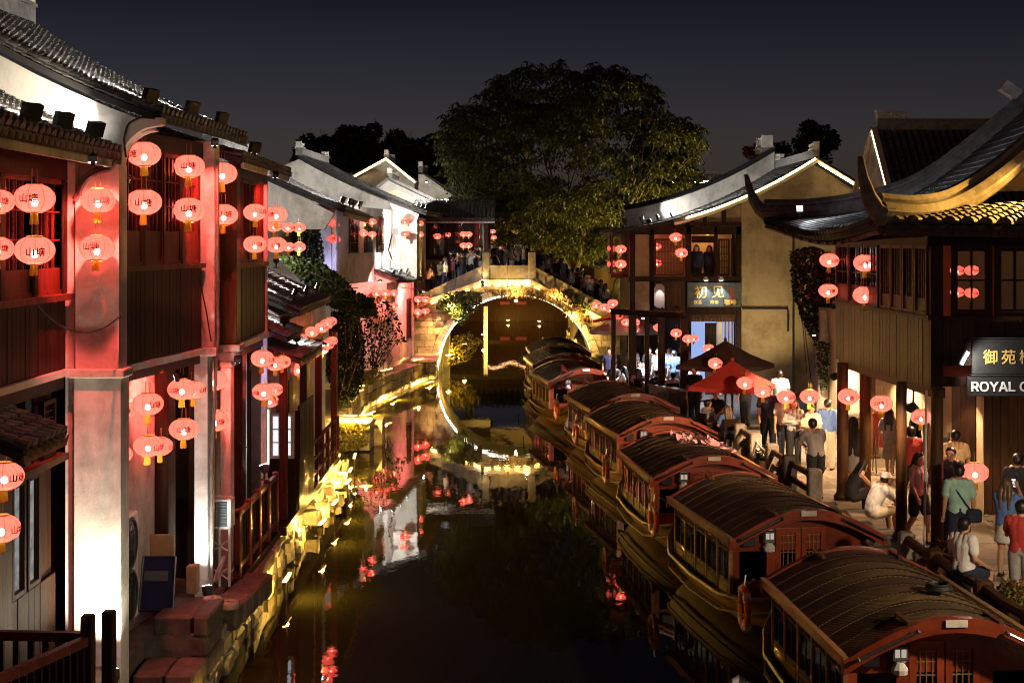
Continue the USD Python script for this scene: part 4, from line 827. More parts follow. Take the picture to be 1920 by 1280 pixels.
part(pn, "lamp", MB().lathe((5.33, Y7 - .35, 5.16), [(0, .06), (.05, .04), (.07, -.03), (0, -.02)], 8), "iron"); spot_light(pn, V(5.33, Y7 - .42, 5.1), V(5.32, Y7 - .18, 4.4), .03, (1, .95, .85), 1.6, 50)

# patio: low wall, posts, parasols
pw_ = thing("patio_wall", "low pale stone wall along the tea house patio", "wall", (4.8, 48, BZR))
for k in range(7):
    a, b = k / 7, (k + 1) / 7 - .01; A, B = V(4.0, 50, 0), V(5.7, 45.2, 0); p, q = A + (B - A) * a, A + (B - A) * b
    part(pw_, "wall_block", MB().beam(p + V(0, 0, 1.44), q + V(0, 0, 1.44), .28, .72), "stone_pale"); part(pw_, "coping_stone", MB().beam(p + V(0, 0, 1.84), q + V(0, 0, 1.84), .36, .08), "stone_pale")
for k, (px, w_) in enumerate(((1150, .16), (1186, .26), (1213, .15), (1240, .22), (1283, .26))):
    Zp = 49.4 - k * .7; x = (px - 960) / FP * Zp
    pt = solo("patio_post", MB().cbox(x - w_ / 2, x + w_ / 2, Zp - .12, Zp + .12, BZR, 4.15, .02).cbox(x - w_ / 2 - .04, x + w_ / 2 + .04, Zp - .16, Zp + .16, BZR, 1.35, .03), "wood_dark",
              ["thin leftmost timber post of the patio beside the bridge", "thick post left of the seated patio crowd", "thin middle post with white lit edge on the patio", "post just left of the two patio lanterns", "rightmost patio post beside the shop door"][k], "post")
pb = solo("patio_beam", MB().beam(V(3.5, 49.6, 4.22), V(5.6, 46.5, 4.22), .18, .2).beam(V(5.6, 46.5, 4.22), V(5.9, 51.3, 4.22), .18, .2), "wood_dark", "timber beam carried by the patio posts", "beam")


def parasol(name, label, c, half, ztop, zedge, m, squash=1.0, rz=.5, pole="wood_brown", n=8, valance=.12):
    t = thing(name, label, "parasol", (c[0], c[1], BZR)); C = V(c[0], c[1], 0)
    part(t, "pole", MB().tube([C + V(0, 0, BZR), C + V(0, 0, ztop)], .035, 8), pole); part(t, "base", MB().lathe(C + V(0, 0, BZR), [(0, .1), (.2, .1), (.3, .02), (.3, 0)], 12), "stone_dark")
    rim = [C + V(math.cos(rz + a) * half, math.sin(rz + a) * half * squash, zedge) for a in np.arange(n) / n * 2 * np.pi]; top = C + V(0, 0, ztop)
    for k in range(n):
        a, b = rim[k], rim[(k + 1) % n]; mid = (a + b) / 2 + V(0, 0, -.03); ma, mb_ = (a + top) / 2 - V(0, 0, .06), (b + top) / 2 - V(0, 0, .06); d = V(0, 0, -valance)
        part(t, "canopy_panel", MB().add([top, ma, mb_, a, b, mid, a + d, b + d, mid + d], [[0, 1, 2], [1, 3, 5], [1, 5, 2], [2, 5, 4], [3, 6, 8], [3, 8, 5], [5, 8, 7], [5, 7, 4]]), m)
        part(t, "rib", MB().tube([top - V(0, 0, .05), ma - V(0, 0, .03), a - V(0, 0, .02)], .012, 4), "iron")
    part(t, "finial", MB().lathe(top, [(.05, -.02), (.05, .05), (0, .1)], 8), m)
    return t


parasol("parasol", "dark brown parasol behind the red one in front of the shop", (6.6, 44, 0), 1.6, 3.6, 2.85, "brown_cloth", .9, .2, n=4)
parasol("parasol", "deep red parasol nearest the water", (6.35, 41, 0), 1.4, 3.25, 2.52, "red_cloth", .9, .35, n=4)
parasol("parasol", "pale pink lit parasol with red trim on the patio", (4.3, 53, 0), 1.5, 4.1, 3.35, "pale_cloth", .8, .3, n=4)
solo("red_awning", MB().hexa([(3.0, 52.2, 3.65), (4.0, 51.8, 3.9), (4.0, 52.6, 3.9), (3.0, 53, 3.65), (3.0, 52.2, 3.72), (4.0, 51.8, 4.0), (4.0, 52.6, 4.0), (3.0, 53, 3.72)]), "red_cloth", "small dark red awning by the right bridge foot", "awning")

# ------------------------------------------------ house 8: the pavilion over the street
h8 = thing("pavilion", "timber pavilion over the street with flying eaves, posts and sign board", "pavilion", (8.5, 28, BZR))
AX, AY, ZF, ZS, ZE = 7.53, 25.5, 4.05, 5.27, 6.75
Tf = frame(AX, AY, 1, 0, 0, -1); Tc, Lc = two_frame(AX, AY, 7.28, 32.0, (0, 28))
part(h8, "upper_floor", MB().slab([(AX + .05, AY + .05), (12.5, AY + .05), (12.5, 32), (7.33, 32)], ZF + .02, ZF + .2), "wood_dark")
part(h8, "ceiling_beam", MB().beam(V(7.7, 25.6, 3.95), V(7.45, 32, 3.95), .2, .18).beam(V(8.8, 25.6, 3.96), V(8.8, 32, 3.96), .16, .16), "wood_dark")
planks(h8, Tc, 0.06, Lc, 0, ZF - .02, ZS, .22, "wood_skirt", "skirt_plank"); planks(h8, Tf, 0.08, 4.5, 0, ZF + .4, ZS, .25, "wood_skirt", "skirt_plank")
part(h8, "sill", MB(Tc).box(-.05, Lc, -.05, .08, ZS, ZS + .07), "wood_dark"); part(h8, "sill", MB(Tf).box(-.09, 4.5, -.05, .08, ZS, ZS + .07), "wood_dark")
part(h8, "corner_post", MB().cbox(AX - .02, AX + .2, AY - .02, AY + .2, ZF, ZE, .02), "wood_dark")
part(h8, "eave_beam", MB(Tc).box(-.05, Lc, -.2, .06, ZE - .15, ZE + .05), "wood_dark"); part(h8, "eave_beam", MB(Tf).box(-.1, 4.6, -.2, .06, ZE - .15, ZE + .05), "wood_dark")
for k in range(4): window(h8, Tc, .2 + k * .72, .2 + k * .72 + .68, .0, ZS + .07, ZE - .15, 4, 1, "wood_red", lower=.3, bar=.04)
for k in range(3): window(h8, Tc, 3.2 + k * 1.08, 3.2 + k * 1.08 + 1.02, .0, ZS + .07, ZE - .15, 2, 3, "wood_dark", lower=.4)
for k in range(4): window(h8, Tf, .35 + k * .78, .35 + k * .78 + .72, .0, ZS + .07, ZE - .15, 2, 2, "wood_dark", lower=.12, fr=.1, bar=.03)
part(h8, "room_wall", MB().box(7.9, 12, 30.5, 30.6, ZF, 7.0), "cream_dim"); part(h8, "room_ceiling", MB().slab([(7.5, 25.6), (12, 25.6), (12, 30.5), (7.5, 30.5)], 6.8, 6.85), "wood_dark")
n0, f0 = V(6.28, 24.35, 7.0), V(5.95, 33.4, 7.15)
C0 = np.array([n0, (7.05, 24.95, 6.98), (8.0, 26.0, 7.15), (9.0, 26.35, 7.72), (10.2, 26.4, 8.75), (11.6, 26.5, 10.0)])
C1 = np.array([f0, (6.9, 32.7, 7.15), (7.9, 31.7, 7.3), (8.9, 31.3, 7.65), (10.1, 31.2, 8.5), (11.5, 31.1, 9.7)])
def curve(C, v):
    t = v * (len(C) - 1); i = min(int(t), len(C) - 2); t -= i; P = lambda k: C[min(max(k, 0), len(C) - 1)]
    return .5 * (2 * P(i) + (P(i + 1) - P(i - 1)) * t + (2 * P(i - 1) - 5 * P(i) + 4 * P(i + 1) - P(i + 2)) * t * t + (3 * P(i) - P(i - 1) - 3 * P(i + 1) + P(i + 2)) * t ** 3)
def S8(u, v):
    return curve(C0, v) * (1 - u) + curve(C1, v) * u + V(.1, 0, -.28) * (4 * u * (1 - u)) ** 1.5 * (1 - v) ** 3
roof(h8, S8, 36, 34, .085, ind=300)
roof(h8, lin(n0 + V(.1, 0, -.02), (14, 24.45, 6.85), (8.1, 26.08, 7.2), (14, 26.2, 7.72), .04), 24, 9, .12, ind=216)
for C, zz in ((C0, 1), (C1, 1)):
    pts = [curve(C, v) for v in np.linspace(0, 1, 22)]; d = unit((C[0] - C[1]) * V(1, 1, 0)); tip = [C[0] + d * a + V(0, 0, .16 + b) for a, b in ((.5, .95), (.42, .6), (.28, .3), (.12, .1))]
    part(h8, "hip_ridge", MB().tube([p + V(0, 0, .2) for p in tip[:0]] + [p + V(0, 0, .2) for p in pts], .2, 8).tube([p + V(0, 0, .42) for p in pts], .1, 6).tube([p + V(0, 0, .06) for p in pts], .13, 6), "ridge_plaster", smooth=40)
    part(h8, "ridge_tip", MB().tube(tip + [C[0] + V(0, 0, .2), curve(C, .06) + V(0, 0, .2)], [.05, .09, .13, .16, .19, .2], 8), "ridge_plaster", smooth=40)
part(h8, "ridge", MB().beam(V(11.6, 26.2, 10.15), V(11.55, 31.3, 9.9), .3, .4).beam(V(11.6, 26.0, 10.42), V(11.55, 31.4, 10.17), .4, .1), "ridge_plaster")
part(h8, "ridge_end", MB().beam(V(11.1, 31.2, 9.85), V(10.75, 31.2, 10.1), .25, .25), "ridge_white")
part(h8, "gable_panel", MB().ext([(8.9, 7.6), (14, 7.72), (14, 9.7), (11.6, 9.75), (10.2, 8.55), (9.3, 7.95)], 26.55, 26.65), "plaster_ochre")
part(h8, "fascia", MB().tube([curve(C0, 0) * (1 - u) + curve(C1, 0) * u + V(.22, 0, -.28) * (4 * u * (1 - u)) ** 1.5 + V(.03, 0, -.14) for u in np.linspace(0, 1, 16)], .06, 4).beam(V(6.4, 24.42, 6.83), V(14, 24.5, 6.7), .05, .1), "wood_brown")
for k in range(14):
    u = (k + .5) / 14; a = S8(u, 0) + V(.05, 0, -.14); b = V(7.5 - .25 * u, AY + 6.5 * u, ZE + .05); part(h8, "rafter", MB().beam(a, b, .08, .1), "wood_brown")
# posts on the quay edge
for k, (px, Zp, r_) in enumerate(((1580, 30.6, .125), (1622, 30.6, .125), (1690, 26.5, .105), (1757, 25.2, .11))):
    x = (px - 960) / FP * Zp
    part(h8, "street_post", MB().lathe((x, Zp, 0), [(r_ + .06, BZR), (r_ + .07, BZR + .1), (r_ + .01, BZR + .18), (r_, BZR + .3), (r_ * .96, 3.9), (r_ * .96, 4.06)], 14), "wood_brown", smooth=40)
part(h8, "white_pipe", MB().tube([((1733 - 960) / FP * 25.1, 25.1, BZR + .05), ((1737 - 960) / FP * 25.1, 25.1, 4.05)], .022, 6), "white_metal")
# ground floor behind the walkway
gw = thing("street_house", "warm lit ground floor wall and slatted doors behind the pavilion posts", "house", (9.8, 34, BZR))
part(gw, "wall", MB().box(9.6, 9.85, 29, 45, BZR, 4.6), "cream_wall"); part(gw, "door_wall", MB().box(9.85, 13, 29.0, 29.2, BZR, 4.1), "wood_dark")
planks(gw, frame(9.62, 28.98, 1, 0, 0, -1), 0, 2.2, 0, BZR, 3.6, .17, "wood_brown", "door_slat"); planks(gw, frame(9.58, 29.4, 0, 1, -1, 0), 0, 1.6, 0, 2.0, 3.6, .3, "wood_dark", "door_slat")
window(gw, frame(9.62, 28.9, 1, 0, 0, -1), 1.0, 1.55, 0.03, 2.0, 3.5, 2, 3, "wood_brown", lit="lit_warm")
part(gw, "counter", MB().cbox(9.0, 9.55, 37.6, 38.6, BZR, 2.0, .02), "wood_gold"); part(gw, "counter_top", MB().cbox(8.95, 9.6, 37.5, 38.7, 2.0, 2.08, .02), "cream_wall")
part(gw, "newel_post", MB().cbox(9.15, 9.38, 36.4, 36.63, BZR, 2.6, .02).cbox(9.1, 9.43, 36.35, 36.68, BZR, 1.2, .02).cbox(9.1, 9.43, 36.35, 36.68, 2.6, 2.68, .02).cbox(9.2, 9.32, 36.45, 36.57, 2.68, 4.2, .01), "wood_brown")
sb = thing("sign_board", "dark name board with gold characters on the pavilion front", "sign", (8.9, 25.3, 4.3))
part(sb, "board", MB().cbox(8.17, 10.0, 25.24, 25.32, 4.32, 4.95, .01), "sign_black"); part(sb, "edge", MB().box(8.15, 10.02, 25.225, 25.32, 4.955, 4.975).box(8.15, 10.02, 25.225, 25.32, 4.295, 4.315), "iron")
g_ = MB(); glyph(g_, "御苑楼", .25, lambda a, b, d: (8.81 + a, 25.236 - d, 4.63 + b), .008, .2, 1.28); part(sb, "gold_characters", g_, "gold_paint")
s2 = thing("sign_board", "long dark strip with white Latin capitals below the gold name board", "sign", (8.9, 25.3, 3.95))
part(s2, "strip", MB().cbox(8.08, 10.0, 25.25, 25.33, 3.93, 4.27, .008), "sign_black")
tm = meshkit.text_mesh("ROYAL G", .165, .012, True); tv = np.asarray(tm.vertices); lw_ = tv[:, 0].max() - tv[:, 0].min(); tv = np.stack([8.13 + tv[:, 0] * (1.02 / lw_), 25.246 - tv[:, 2], 4.02 + tv[:, 1]], 1)
part(s2, "white_letters", MB().add(tv, np.asarray(tm.faces)), "letter_white")
sp = thing("sign_lamp", "slanting tube spot lamp left of the dark name board", "lamp", (7.95, 25.1, 4.6))
a, b = V(7.87, 25.0, 4.52), V(7.99, 25.0, 4.74); part(sp, "housing", MB().beam(a, b, .09, .09), "black_plastic"); part(sp, "lamp_glass", MB().beam(a + V(.012, -.05, 0), b + V(.012, -.05, 0), .03, .05), "lamp_face"); part(sp, "bracket", MB().tube([(7.93, 25.05, 4.63), (7.95, 25.45, 4.6)], .015, 6), "iron"); spot_light(sp, V(8.0, 24.85, 4.6), V(8.9, 25.25, 4.25), .03, (1, .93, .85), 5, 110)
fs = thing("sandwich_board", "red folding board with a large white numeral one on the street", "sign", (9.0, 34.4, BZR))
part(fs, "board", MB().hexa([(8.7, 34.0, 1.75), (9.15, 34.0, 1.75), (9.15, 34.04, 1.75), (8.7, 34.04, 1.75), (8.66, 34.15, 2.55), (9.12, 34.15, 2.55), (9.12, 34.19, 2.55), (8.66, 34.19, 2.55)]), "sign_red")
part(fs, "leg", MB().tube([(8.72, 34.02, BZR), (8.68, 34.17, 2.5)], .012, 5).tube([(9.13, 34.02, BZR), (9.12, 34.17, 2.5)], .012, 5), "iron"); part(fs, "leg", MB().tube([(8.75, 34.5, BZR), (8.72, 34.2, 2.5)], .012, 5), "iron")
t1 = meshkit.text_mesh("1", .36, .01, True); q = np.asarray(t1.vertices); part(fs, "numeral", MB().add(np.stack([8.76 + q[:, 0], 34.07 + q[:, 1] * .18 - q[:, 2] - .012, 2.08 + q[:, 1]], 1), np.asarray(t1.faces)), "letter_white")
# dark roofed house behind, wall with climbing flowers
far5 = thing("far_house", "dark roofed house with lit gable edge behind the pavilion", "house", (12, 45, BZR))
roof(far5, lin((11.6, 42.5, 7.0), (18, 42.5, 7.0), (11.75, 46, 10.25), (18, 46, 10.25)), 28, 16, .1)
part(far5, "gable_wall", MB().extx([(42.6, BZR), (49.4, BZR), (49.4, 7.0), (46, 10.1), (42.6, 7.0)], 11.7, 11.95), "plaster_white"); part(far5, "verge", MB().beam(V(11.55, 42.4, 7.0), V(11.7, 46, 10.3), .18, .12).beam(V(11.7, 46, 10.3), V(11.55, 49.6, 7.0), .18, .12), "cream_wall")
ridge(far5, (11.8, 46, 10.25), (18, 46, 10.25), .3, .3)
wl = thing("garden_wall", "shaded street wall covered by orange climbing flowers", "wall", (10, 47, BZR)); part(wl, "wall", MB().box(9.9, 12.5, 46.5, 46.8, BZR, 5.6), "plaster_grey"); part(wl, "coping", MB().box(9.8, 12.6, 46.4, 46.9, 5.6, 5.75), "tile_deck"); part(wl, "gate", MB().box(10.0, 11.2, 46.4, 46.49, BZR, 3.3), "wood_dark")
# beyond the bridge: houses along the canal seen through the arch
f6 = thing("far_house", "dark house closing the canal seen through the bridge arch", "house", (0, 119, .95))
part(f6, "wall", MB().box(-7, 7, 118, 119, -.2, 6), "wood_brown"); roof(f6, lin((-7, 117.4, 5.6), (7, 117.4, 5.6), (-7, 121, 7.4), (7, 121, 7.4)), 30, 8, .15)
part(f6, "lit_window", MB().box(-1.0, -.2, 117.9, 117.99, 1.35, 1.6), "lit_red"); part(f6, "lit_window", MB().box(.3, 1.2, 117.9, 117.99, 1.35, 1.6), "lit_red")
for k, x in ((0, -1.75), (2, 4.0)):
    solo("far_pillar", MB().cbox(x - .14, x + .14, 95 + k, 95.3 + k, -.1, 2.3, .03), "plaster_white", ["yellow lit pillar in the water seen through the arch", "leftmost pale pillar beyond the bridge arch", "right hand lit pillar beyond the bridge arch"][k], "pillar")
part(f6, "light_string", MB().tube([(-2.2 + .5 * k, 117, 3.6 + .25 * math.sin(k * 1.1)) for k in range(9)], .05, 5), "led_warm_soft")
f7 = thing("far_house", "left canal house beyond the bridge arch", "house", (-6, 90, .95)); part(f7, "wall", MB().box(-12, -5.3, 76.5, 100, .5, 6.5), "plaster_grey"); roof(f7, lin((-4.8, 76.5, 6.5), (-4.8, 100, 6.5), (-9, 76.5, 9), (-9, 100, 9)), 60, 12, .14)
f8 = thing("far_house", "right canal house beyond the bridge under the big tree", "house", (8, 90, 1)); part(f8, "wall", MB().box(6.0, 12, 84, 104, .5, 5.0), "plaster_ochre"); roof(f8, lin((5.2, 104, 5.0), (5.2, 84, 5.0), (10, 104, 7.2), (10, 84, 7.2)), 50, 12, .14)

# ------------------------------------------------ moored tour boats: one built, seven copies
BG = "roofed wooden tour boats moored along the right bank"
BOATS = [((4.02, 17.7), 4, "nearest boat, pale lit mat roof with black coil, lower right corner"), ((3.66, 24.6), 9, "second boat from the viewer, brown mat roof, orange ring at its far end"),
         ((2.92, 30.8), 6, "third boat, dark roof with pinkish debris on its far top"), ((2.68, 37.6), 9, "fourth boat, its red end wall brightly lit under the brown roof"),
         ((2.3, 43.2), 9, "fifth boat, dark brown roof behind the brightly lit red boat end"), ((1.24, 51.5), 9, "sixth boat, golden lit side windows in front of the bridge"),
         ((.82, 58.6), 5, "seventh boat, dark low roof just before the last boat"), ((.78, 64.5), 2, "farthest boat, rounded roof right under the bridge arch")]
bt = thing("tour_boat", BOATS[0][2], "boat", group=BG, local=True)
W, LC, Z0, ZEv, ZCr = 1.3, 3.5, .46, 1.58, 2.02                     # half width, cabin length, deck, eave, crown
st = [(-1.7, .55, .95, .62), (-1.35, .9, .80, .30), (-.7, 1.22, .62, .08), (.2, 1.42, .52, -.1), (1.8, 1.48, .50, -.15), (3.4, 1.42, .52, -.1), (4.3, 1.2, .66, .1), (4.9, .88, .86, .34), (5.2, .6, .98, .62)]  # y, half width, gunwale, keel
def hull_ring(y, hw, zg, zk, k=0.0):
    a = np.linspace(-1, 1, 11); return np.stack([hw * np.sign(a) * np.abs(a) ** .75 * (1 - .0 * k), np.full(11, y), zk + (zg - zk) * np.abs(a) ** 3.2], 1)
H = np.array([hull_ring(*q) for q in st])
hm = MB().grid(H); hm.add(H[0], [[0, k + 1, k] for k in range(1, 10)]); hm.add(H[-1], [[0, k, k + 1] for k in range(1, 10)])
part(bt, "hull", hm, "wood_hull", smooth=50)
for s in (-1, 1):
    part(bt, "gunwale", MB().tube([(s * q[1], q[0], q[2] + .02) for q in st], .045, 6), "wood_hull", smooth=50)
    part(bt, "rubbing_strake", MB().tube([(s * (q[1] * .995 + .015), q[0], q[2] * .62 + q[3] * .38) for q in st[1:-1]], .03, 5), "wood_dark")
dk = np.array([[(-q[1] + .05, q[0], q[2] - .07), (0, q[0], q[2] - .05), (q[1] - .05, q[0], q[2] - .07)] for q in st]); part(bt, "deck", MB().grid(dk), "wood_dark")
for s in (-1, 1):
    part(bt, "bow_board", MB().box(-.55, .55, (-1.78 if s < 0 else 5.2), (-1.7 if s < 0 else 5.28), .6, 1.02), "wood_dark")
def crown(x): return ZEv + (ZCr - ZEv) * (1 - (x / W) ** 2) * (1 - .12 * (x / W) ** 2)
nb = 9                                                            # mat strips across the roof
for k in range(nb):
    a, b = -.28 + (LC + .5) * k / nb, -.28 + (LC + .5) * (k + 1) / nb; xs = np.linspace(-W - .1, W + .1, 17)
    top = np.array([[(x, a + .012, crown(x) + .026), (x, b + .03, crown(x) + .012)] for x in xs]); bot = np.array([[(x, a + .012, crown(x) - .02), (x, b + .03, crown(x) - .02)] for x in xs])
    m_ = MB().grid(top).grid(bot[:, ::-1]).grid(np.stack([bot[:, 0], top[:, 0]], 1)).grid(np.stack([top[:, 1], bot[:, 1]], 1))
    part(bt, "roof_mat", m_, "mat_woven", smooth=40)
    if k: part(bt, "roof_seam", MB().tube([(x, a + .01, crown(x) + .03) for x in xs], .009, 4), "wood_dark")
for y0 in (-.3, LC - .15):
    for x in (-.55, .6): part(bt, "roof_batten", MB().beam(V(x, y0, crown(x) + .06), V(x, y0 + .5, crown(x) + .06), .06, .04), "wood_brown")
for y0, y1 in ((-.36, -.24), (LC + .2, LC + .3)):
    xs = np.linspace(-W - .1, W + .1, 13)
    part(bt, "roof_end_beam", MB().ext([(x, crown(x) + .05) for x in xs] + [(x, crown(x) - .13) for x in xs[::-1]], y0, y1), "wood_boat")
for s in (-1, 1):
    part(bt, "eave_board", MB().box(*sorted((s * (W + .02), s * (W + .1))), -.34, LC + .3, ZEv - .1, ZEv + .03), "wood_gold")
    ys = np.linspace(0, LC, 6)
    for i, y in enumerate(ys):
        part(bt, "side_post", MB().box(*sorted((s * (W - .05), s * (W + .005))), y - .03, y + .03, Z0, ZEv - .08), "wood_gold")
    for i in range(5):
        y0, y1 = ys[i] + .03, ys[i + 1] - .03; xa, xb = sorted((s * (W - .035), s * (W - .012)))
        part(bt, "side_panel", MB().box(xa, xb, y0, y1, Z0, Z0 + .27).box(*sorted((s * (W - .02), s * (W + .0))), y0 + .06, y1 - .06, Z0 + .05, Z0 + .22), "wood_brown")
        wn = part(bt, "side_window", MB().box(xa, xb, y0, y1, Z0 + .28, Z0 + .32).box(xa, xb, y0, y0 + .035, Z0 + .32, ZEv - .3).box(xa, xb, y1 - .035, y1, Z0 + .32, ZEv - .3).box(xa, xb, (y0 + y1) / 2 - .012, (y0 + y1) / 2 + .012, Z0 + .32, ZEv - .3).box(xa, xb, y0, y1, ZEv - .3, ZEv - .27), "wood_brown")
        part(wn, "pane", MB().box(*sorted((s * (W - .027), s * (W - .022))), y0 + .03, y1 - .03, Z0 + .32, ZEv - .3), "glass_boat")
        lt = MB(); za, zb = ZEv - .27, ZEv - .09
        for q in range(4):
            c = y0 + (y1 - y0) * (q + .5) / 4; lt.box(xa, xb, c - .045, c + .045, za + .05, za + .065).box(xa, xb, c - .045, c + .045, zb - .065, zb - .05).box(xa, xb, c - .052, c - .04, za + .05, zb - .05).box(xa, xb, c + .04, c + .052, za + .05, zb - .05)
            lt.box(xa, xb, c - .007, c + .007, za, za + .05).box(xa, xb, c - .007, c + .007, zb - .05, zb)
            if q: lt.box(xa, xb, c - (y1 - y0) / 8 - .03, c - (y1 - y0) / 8 + .03, (za + zb) / 2 - .008, (za + zb) / 2 + .008)
        part(bt, "fret_panel", lt, "wood_gold", kind="stuff")
for y in (.02, LC - .06):                                          # end walls with double doors
    T = frame(0, y, 1, 0, 0, -1 if y < 1 else 1)
    def ew(x0, x1, z0, z1, d=.0): return MB(T).box(x0, x1, -.05, d, z0, z1)
    part(bt, "end_wall", MB(T).prism([(-1.24, ZEv - .28), (1.24, ZEv - .28)] + [(x, crown(x) - .03) for x in np.linspace(1.24, -1.24, 13)], lambda a, b: (a, -.05, b), lambda a, b: (a, .0, b)), "wood_boat")
    for a, b in ((-1.26, -1.12), (-.62, -.46), (.46, .62), (1.12, 1.26)): part(bt, "end_post", ew(a, b, Z0, ZEv - .27, .02), "wood_boat")
    for a, b in ((-1.12, -.62), (.62, 1.12)):
        part(bt, "end_panel", ew(a, b, Z0, Z0 + (.32 if a < 0 else .62)), "wood_boat"); part(bt, "end_pane", MB(T).box(a, b, -.04, -.03, Z0 + .32, ZEv - .28), "glass_boat")
    for s in (-1, 1):
        x0, x1 = (-.455, -.01) if s < 0 else (.01, .455)
        d = part(bt, "door", ew(x0, x0 + .09, Z0 + .02, ZEv + .1, .025).box(x1 - .09, x1, -.05, .025, Z0 + .02, ZEv + .1).box(x0 + .09, x1 - .09, -.05, .024, Z0 + .02, Z0 + .3).box(x0 + .09, x1 - .09, -.05, .024, ZEv + .02, ZEv + .1), "wood_boat")
        part(d, "pane", MB(T).box(x0 + .09, x1 - .09, -.03, -.025, Z0 + .3, ZEv + .02), "glass_boat")
        b_ = MB(T)
        for q in (.2, .5, .8): b_.box(x0 + .09 + (x1 - x0 - .18) * q - .007, x0 + .09 + (x1 - x0 - .18) * q + .007, -.02, .012, Z0 + .3, ZEv + .02)
        for zz in (.6, .8, .95): b_.box(x0 + .09, x1 - .09, -.018, .01, Z0 + .3 + (ZEv - Z0 - .28) * zz - .007, Z0 + .3 + (ZEv - Z0 - .28) * zz + .007)
        part(d, "lattice", b_, "wood_gold", kind="stuff"); part(d, "handle", MB(T).box(x0 + (.4 if s < 0 else .03), x0 + (.415 if s < 0 else .045), .025, .045, Z0 + .55, Z0 + .7), "steel")
part(bt, "name_plate", MB().cbox(-.14, .14, -.39, -.365, ZCr - .06, ZCr + .03, .004), "ridge_white")
part(bt, "deck_lamp", MB().cbox(-.72, -.5, -.12, .0, ZEv - .12, ZEv + .1, .02), "steel"); part(bt, "lamp_glass", MB().box(-.7, -.52, -.128, -.122, ZEv - .08, ZEv + .08), "grey_plastic"); part(bt, "lamp_reflector", MB().box(-.68, -.62, -.134, -.129, ZEv - .05, ZEv + .05).box(-.6, -.54, -.134, -.129, ZEv - .05, ZEv + .05), "lamp_glass_dim", kind="stuff"); part(bt, "lamp_base", MB().lathe((-.61, -.08, ZEv - .2), [(.1, -.06), (.11, 0), (.05, .08), (0, .08)], 10), "white_metal")
for z in (ZEv - .13, ZEv - .31): part(bt, "round_lamp", MB().lathe((1.2, -.1, z), [(0, -.1), (.075, -.09), (.085, -.02), (.05, .06), (0, .08)], 12, axis=1), "steel", smooth=40)
for x0, x1 in ((-1.24, -.5), (.62, 1.34)): part(bt, "grab_rod", MB().tube([(x0, -.42, crown(x0) - .02), (x1, -.42, crown(x1) - .02)], .022, 6).lathe((x1, -.42, crown(x1) - .02), [(0, -.04), (.04, 0), (0, .04)], 8).lathe((x0, -.42, crown(x0) - .02), [(0, -.04), (.04, 0), (0, .04)], 8), "steel", smooth=40)
part(bt, "camera_box", MB().cbox(-1.08, -.86, -.08, .0, ZEv - .18, ZEv - .02, .01), "black_plastic")
part(bt, "bench", MB().box(-1.05, -.6, .3, 3.1, Z0 + .3, Z0 + .36).box(.6, 1.05, .3, 3.1, Z0 + .3, Z0 + .36), "wood_dark")
part(bt, "awning_hoop", MB().tube([(-1.38, LC + .32, 1.5), (-1.5, LC + .36, 1.56), (-1.58, LC + .38, 1.46), (-1.6, LC + .38, .9)], .02, 6), "iron")
BT = []
for k, ((xe, ye), rz, lab) in enumerate(BOATS):
    c, s = math.cos(math.radians(rz)), math.sin(math.radians(rz)); loc = (xe + 1.4 * c, ye + 1.4 * s, 0)
    if k == 0: place(bt, loc, rz); BT.append((bt, loc, rz))
    else: BT.append((copy_of(bt, lab, loc, rz, 1, BG, "boat"), loc, rz))
def on_boat(k, x, y, z):
    _, l, r = BT[k]; c, s = math.cos(math.radians(r)), math.sin(math.radians(r)); return V(l[0] + x * c - y * s, l[1] + x * s + y * c, z)
lr = thing("life_ring", "orange life ring at the far window end of the nearest boat", "life ring", group="orange life rings hung on the boats", local=True)
a = np.linspace(0, 2 * np.pi, 25)[:-1]; R_ = np.array([[(.0 + .055 * math.cos(q), (.29 + .075 * math.sin(q)) * math.cos(t), (.29 + .075 * math.sin(q)) * math.sin(t)) for q in np.linspace(0, 2 * np.pi, 9)] for t in list(a) + [a[0]]])
part(lr, "ring", MB().grid(R_), "orange_foam", smooth=True)
for t in (.8, 2.35, 3.9, 5.5): part(lr, "band", MB().lathe((0, .29 * math.cos(t), .29 * math.sin(t)), [(.0, -.06), (.082, -.05), (.082, .05), (0, .06)], 10, axis=0), "letter_white")
part(lr, "rope", MB().tube([(0, 0, .36), (.02, 0, .5)], .012, 5), "letter_white")
for k, lab in ((0, ""), (1, "orange life ring hanging beside the second boat's far window"), (2, "orange life ring hanging on the third boat"), (3, "orange life ring at the far end of the fourth boat with lit red end"), (4, "orange life ring at the far end of the fifth boat")):
    p = on_boat(k, -1.62, LC + .42, 1.12); rz = BT[k][2] - 3
    place(lr, p, rz) if k == 0 else copy_of(lr, lab, p, rz, 1, "orange life rings hung on the boats", "life ring")

# ------------------------------------------------ paper lanterns: one built, the rest copies
LG = "round red lanterns with yellow tassels"
ln = thing("lantern", "x", "lantern", group=LG, local=True)
RA, RH = .245, .178
def shell_r(th): return RA * math.sin(th) ** .93
ths = np.linspace(.36, np.pi - .36, 15)
NS = 32
Pg = np.array([[(shell_r(t) * (1 - .018 * abs(math.sin(8 * a))) * math.cos(a), shell_r(t) * (1 - .018 * abs(math.sin(8 * a))) * math.sin(a), RH * math.cos(t)) for t in ths] for a in np.linspace(0, 2 * np.pi, NS * 2 + 1)])
part(ln, "gauze", MB().grid(Pg), "lantern_red", smooth=True)
rib = MB()
for k in range(8):
    a = k / 8 * 2 * np.pi; rib.tube([(shell_r(t) * 1.004 * math.cos(a), shell_r(t) * 1.004 * math.sin(a), RH * math.cos(t)) for t in ths[::2]], .0034, 4)
part(ln, "wire_ribs", rib, "lantern_rib", kind="stuff")
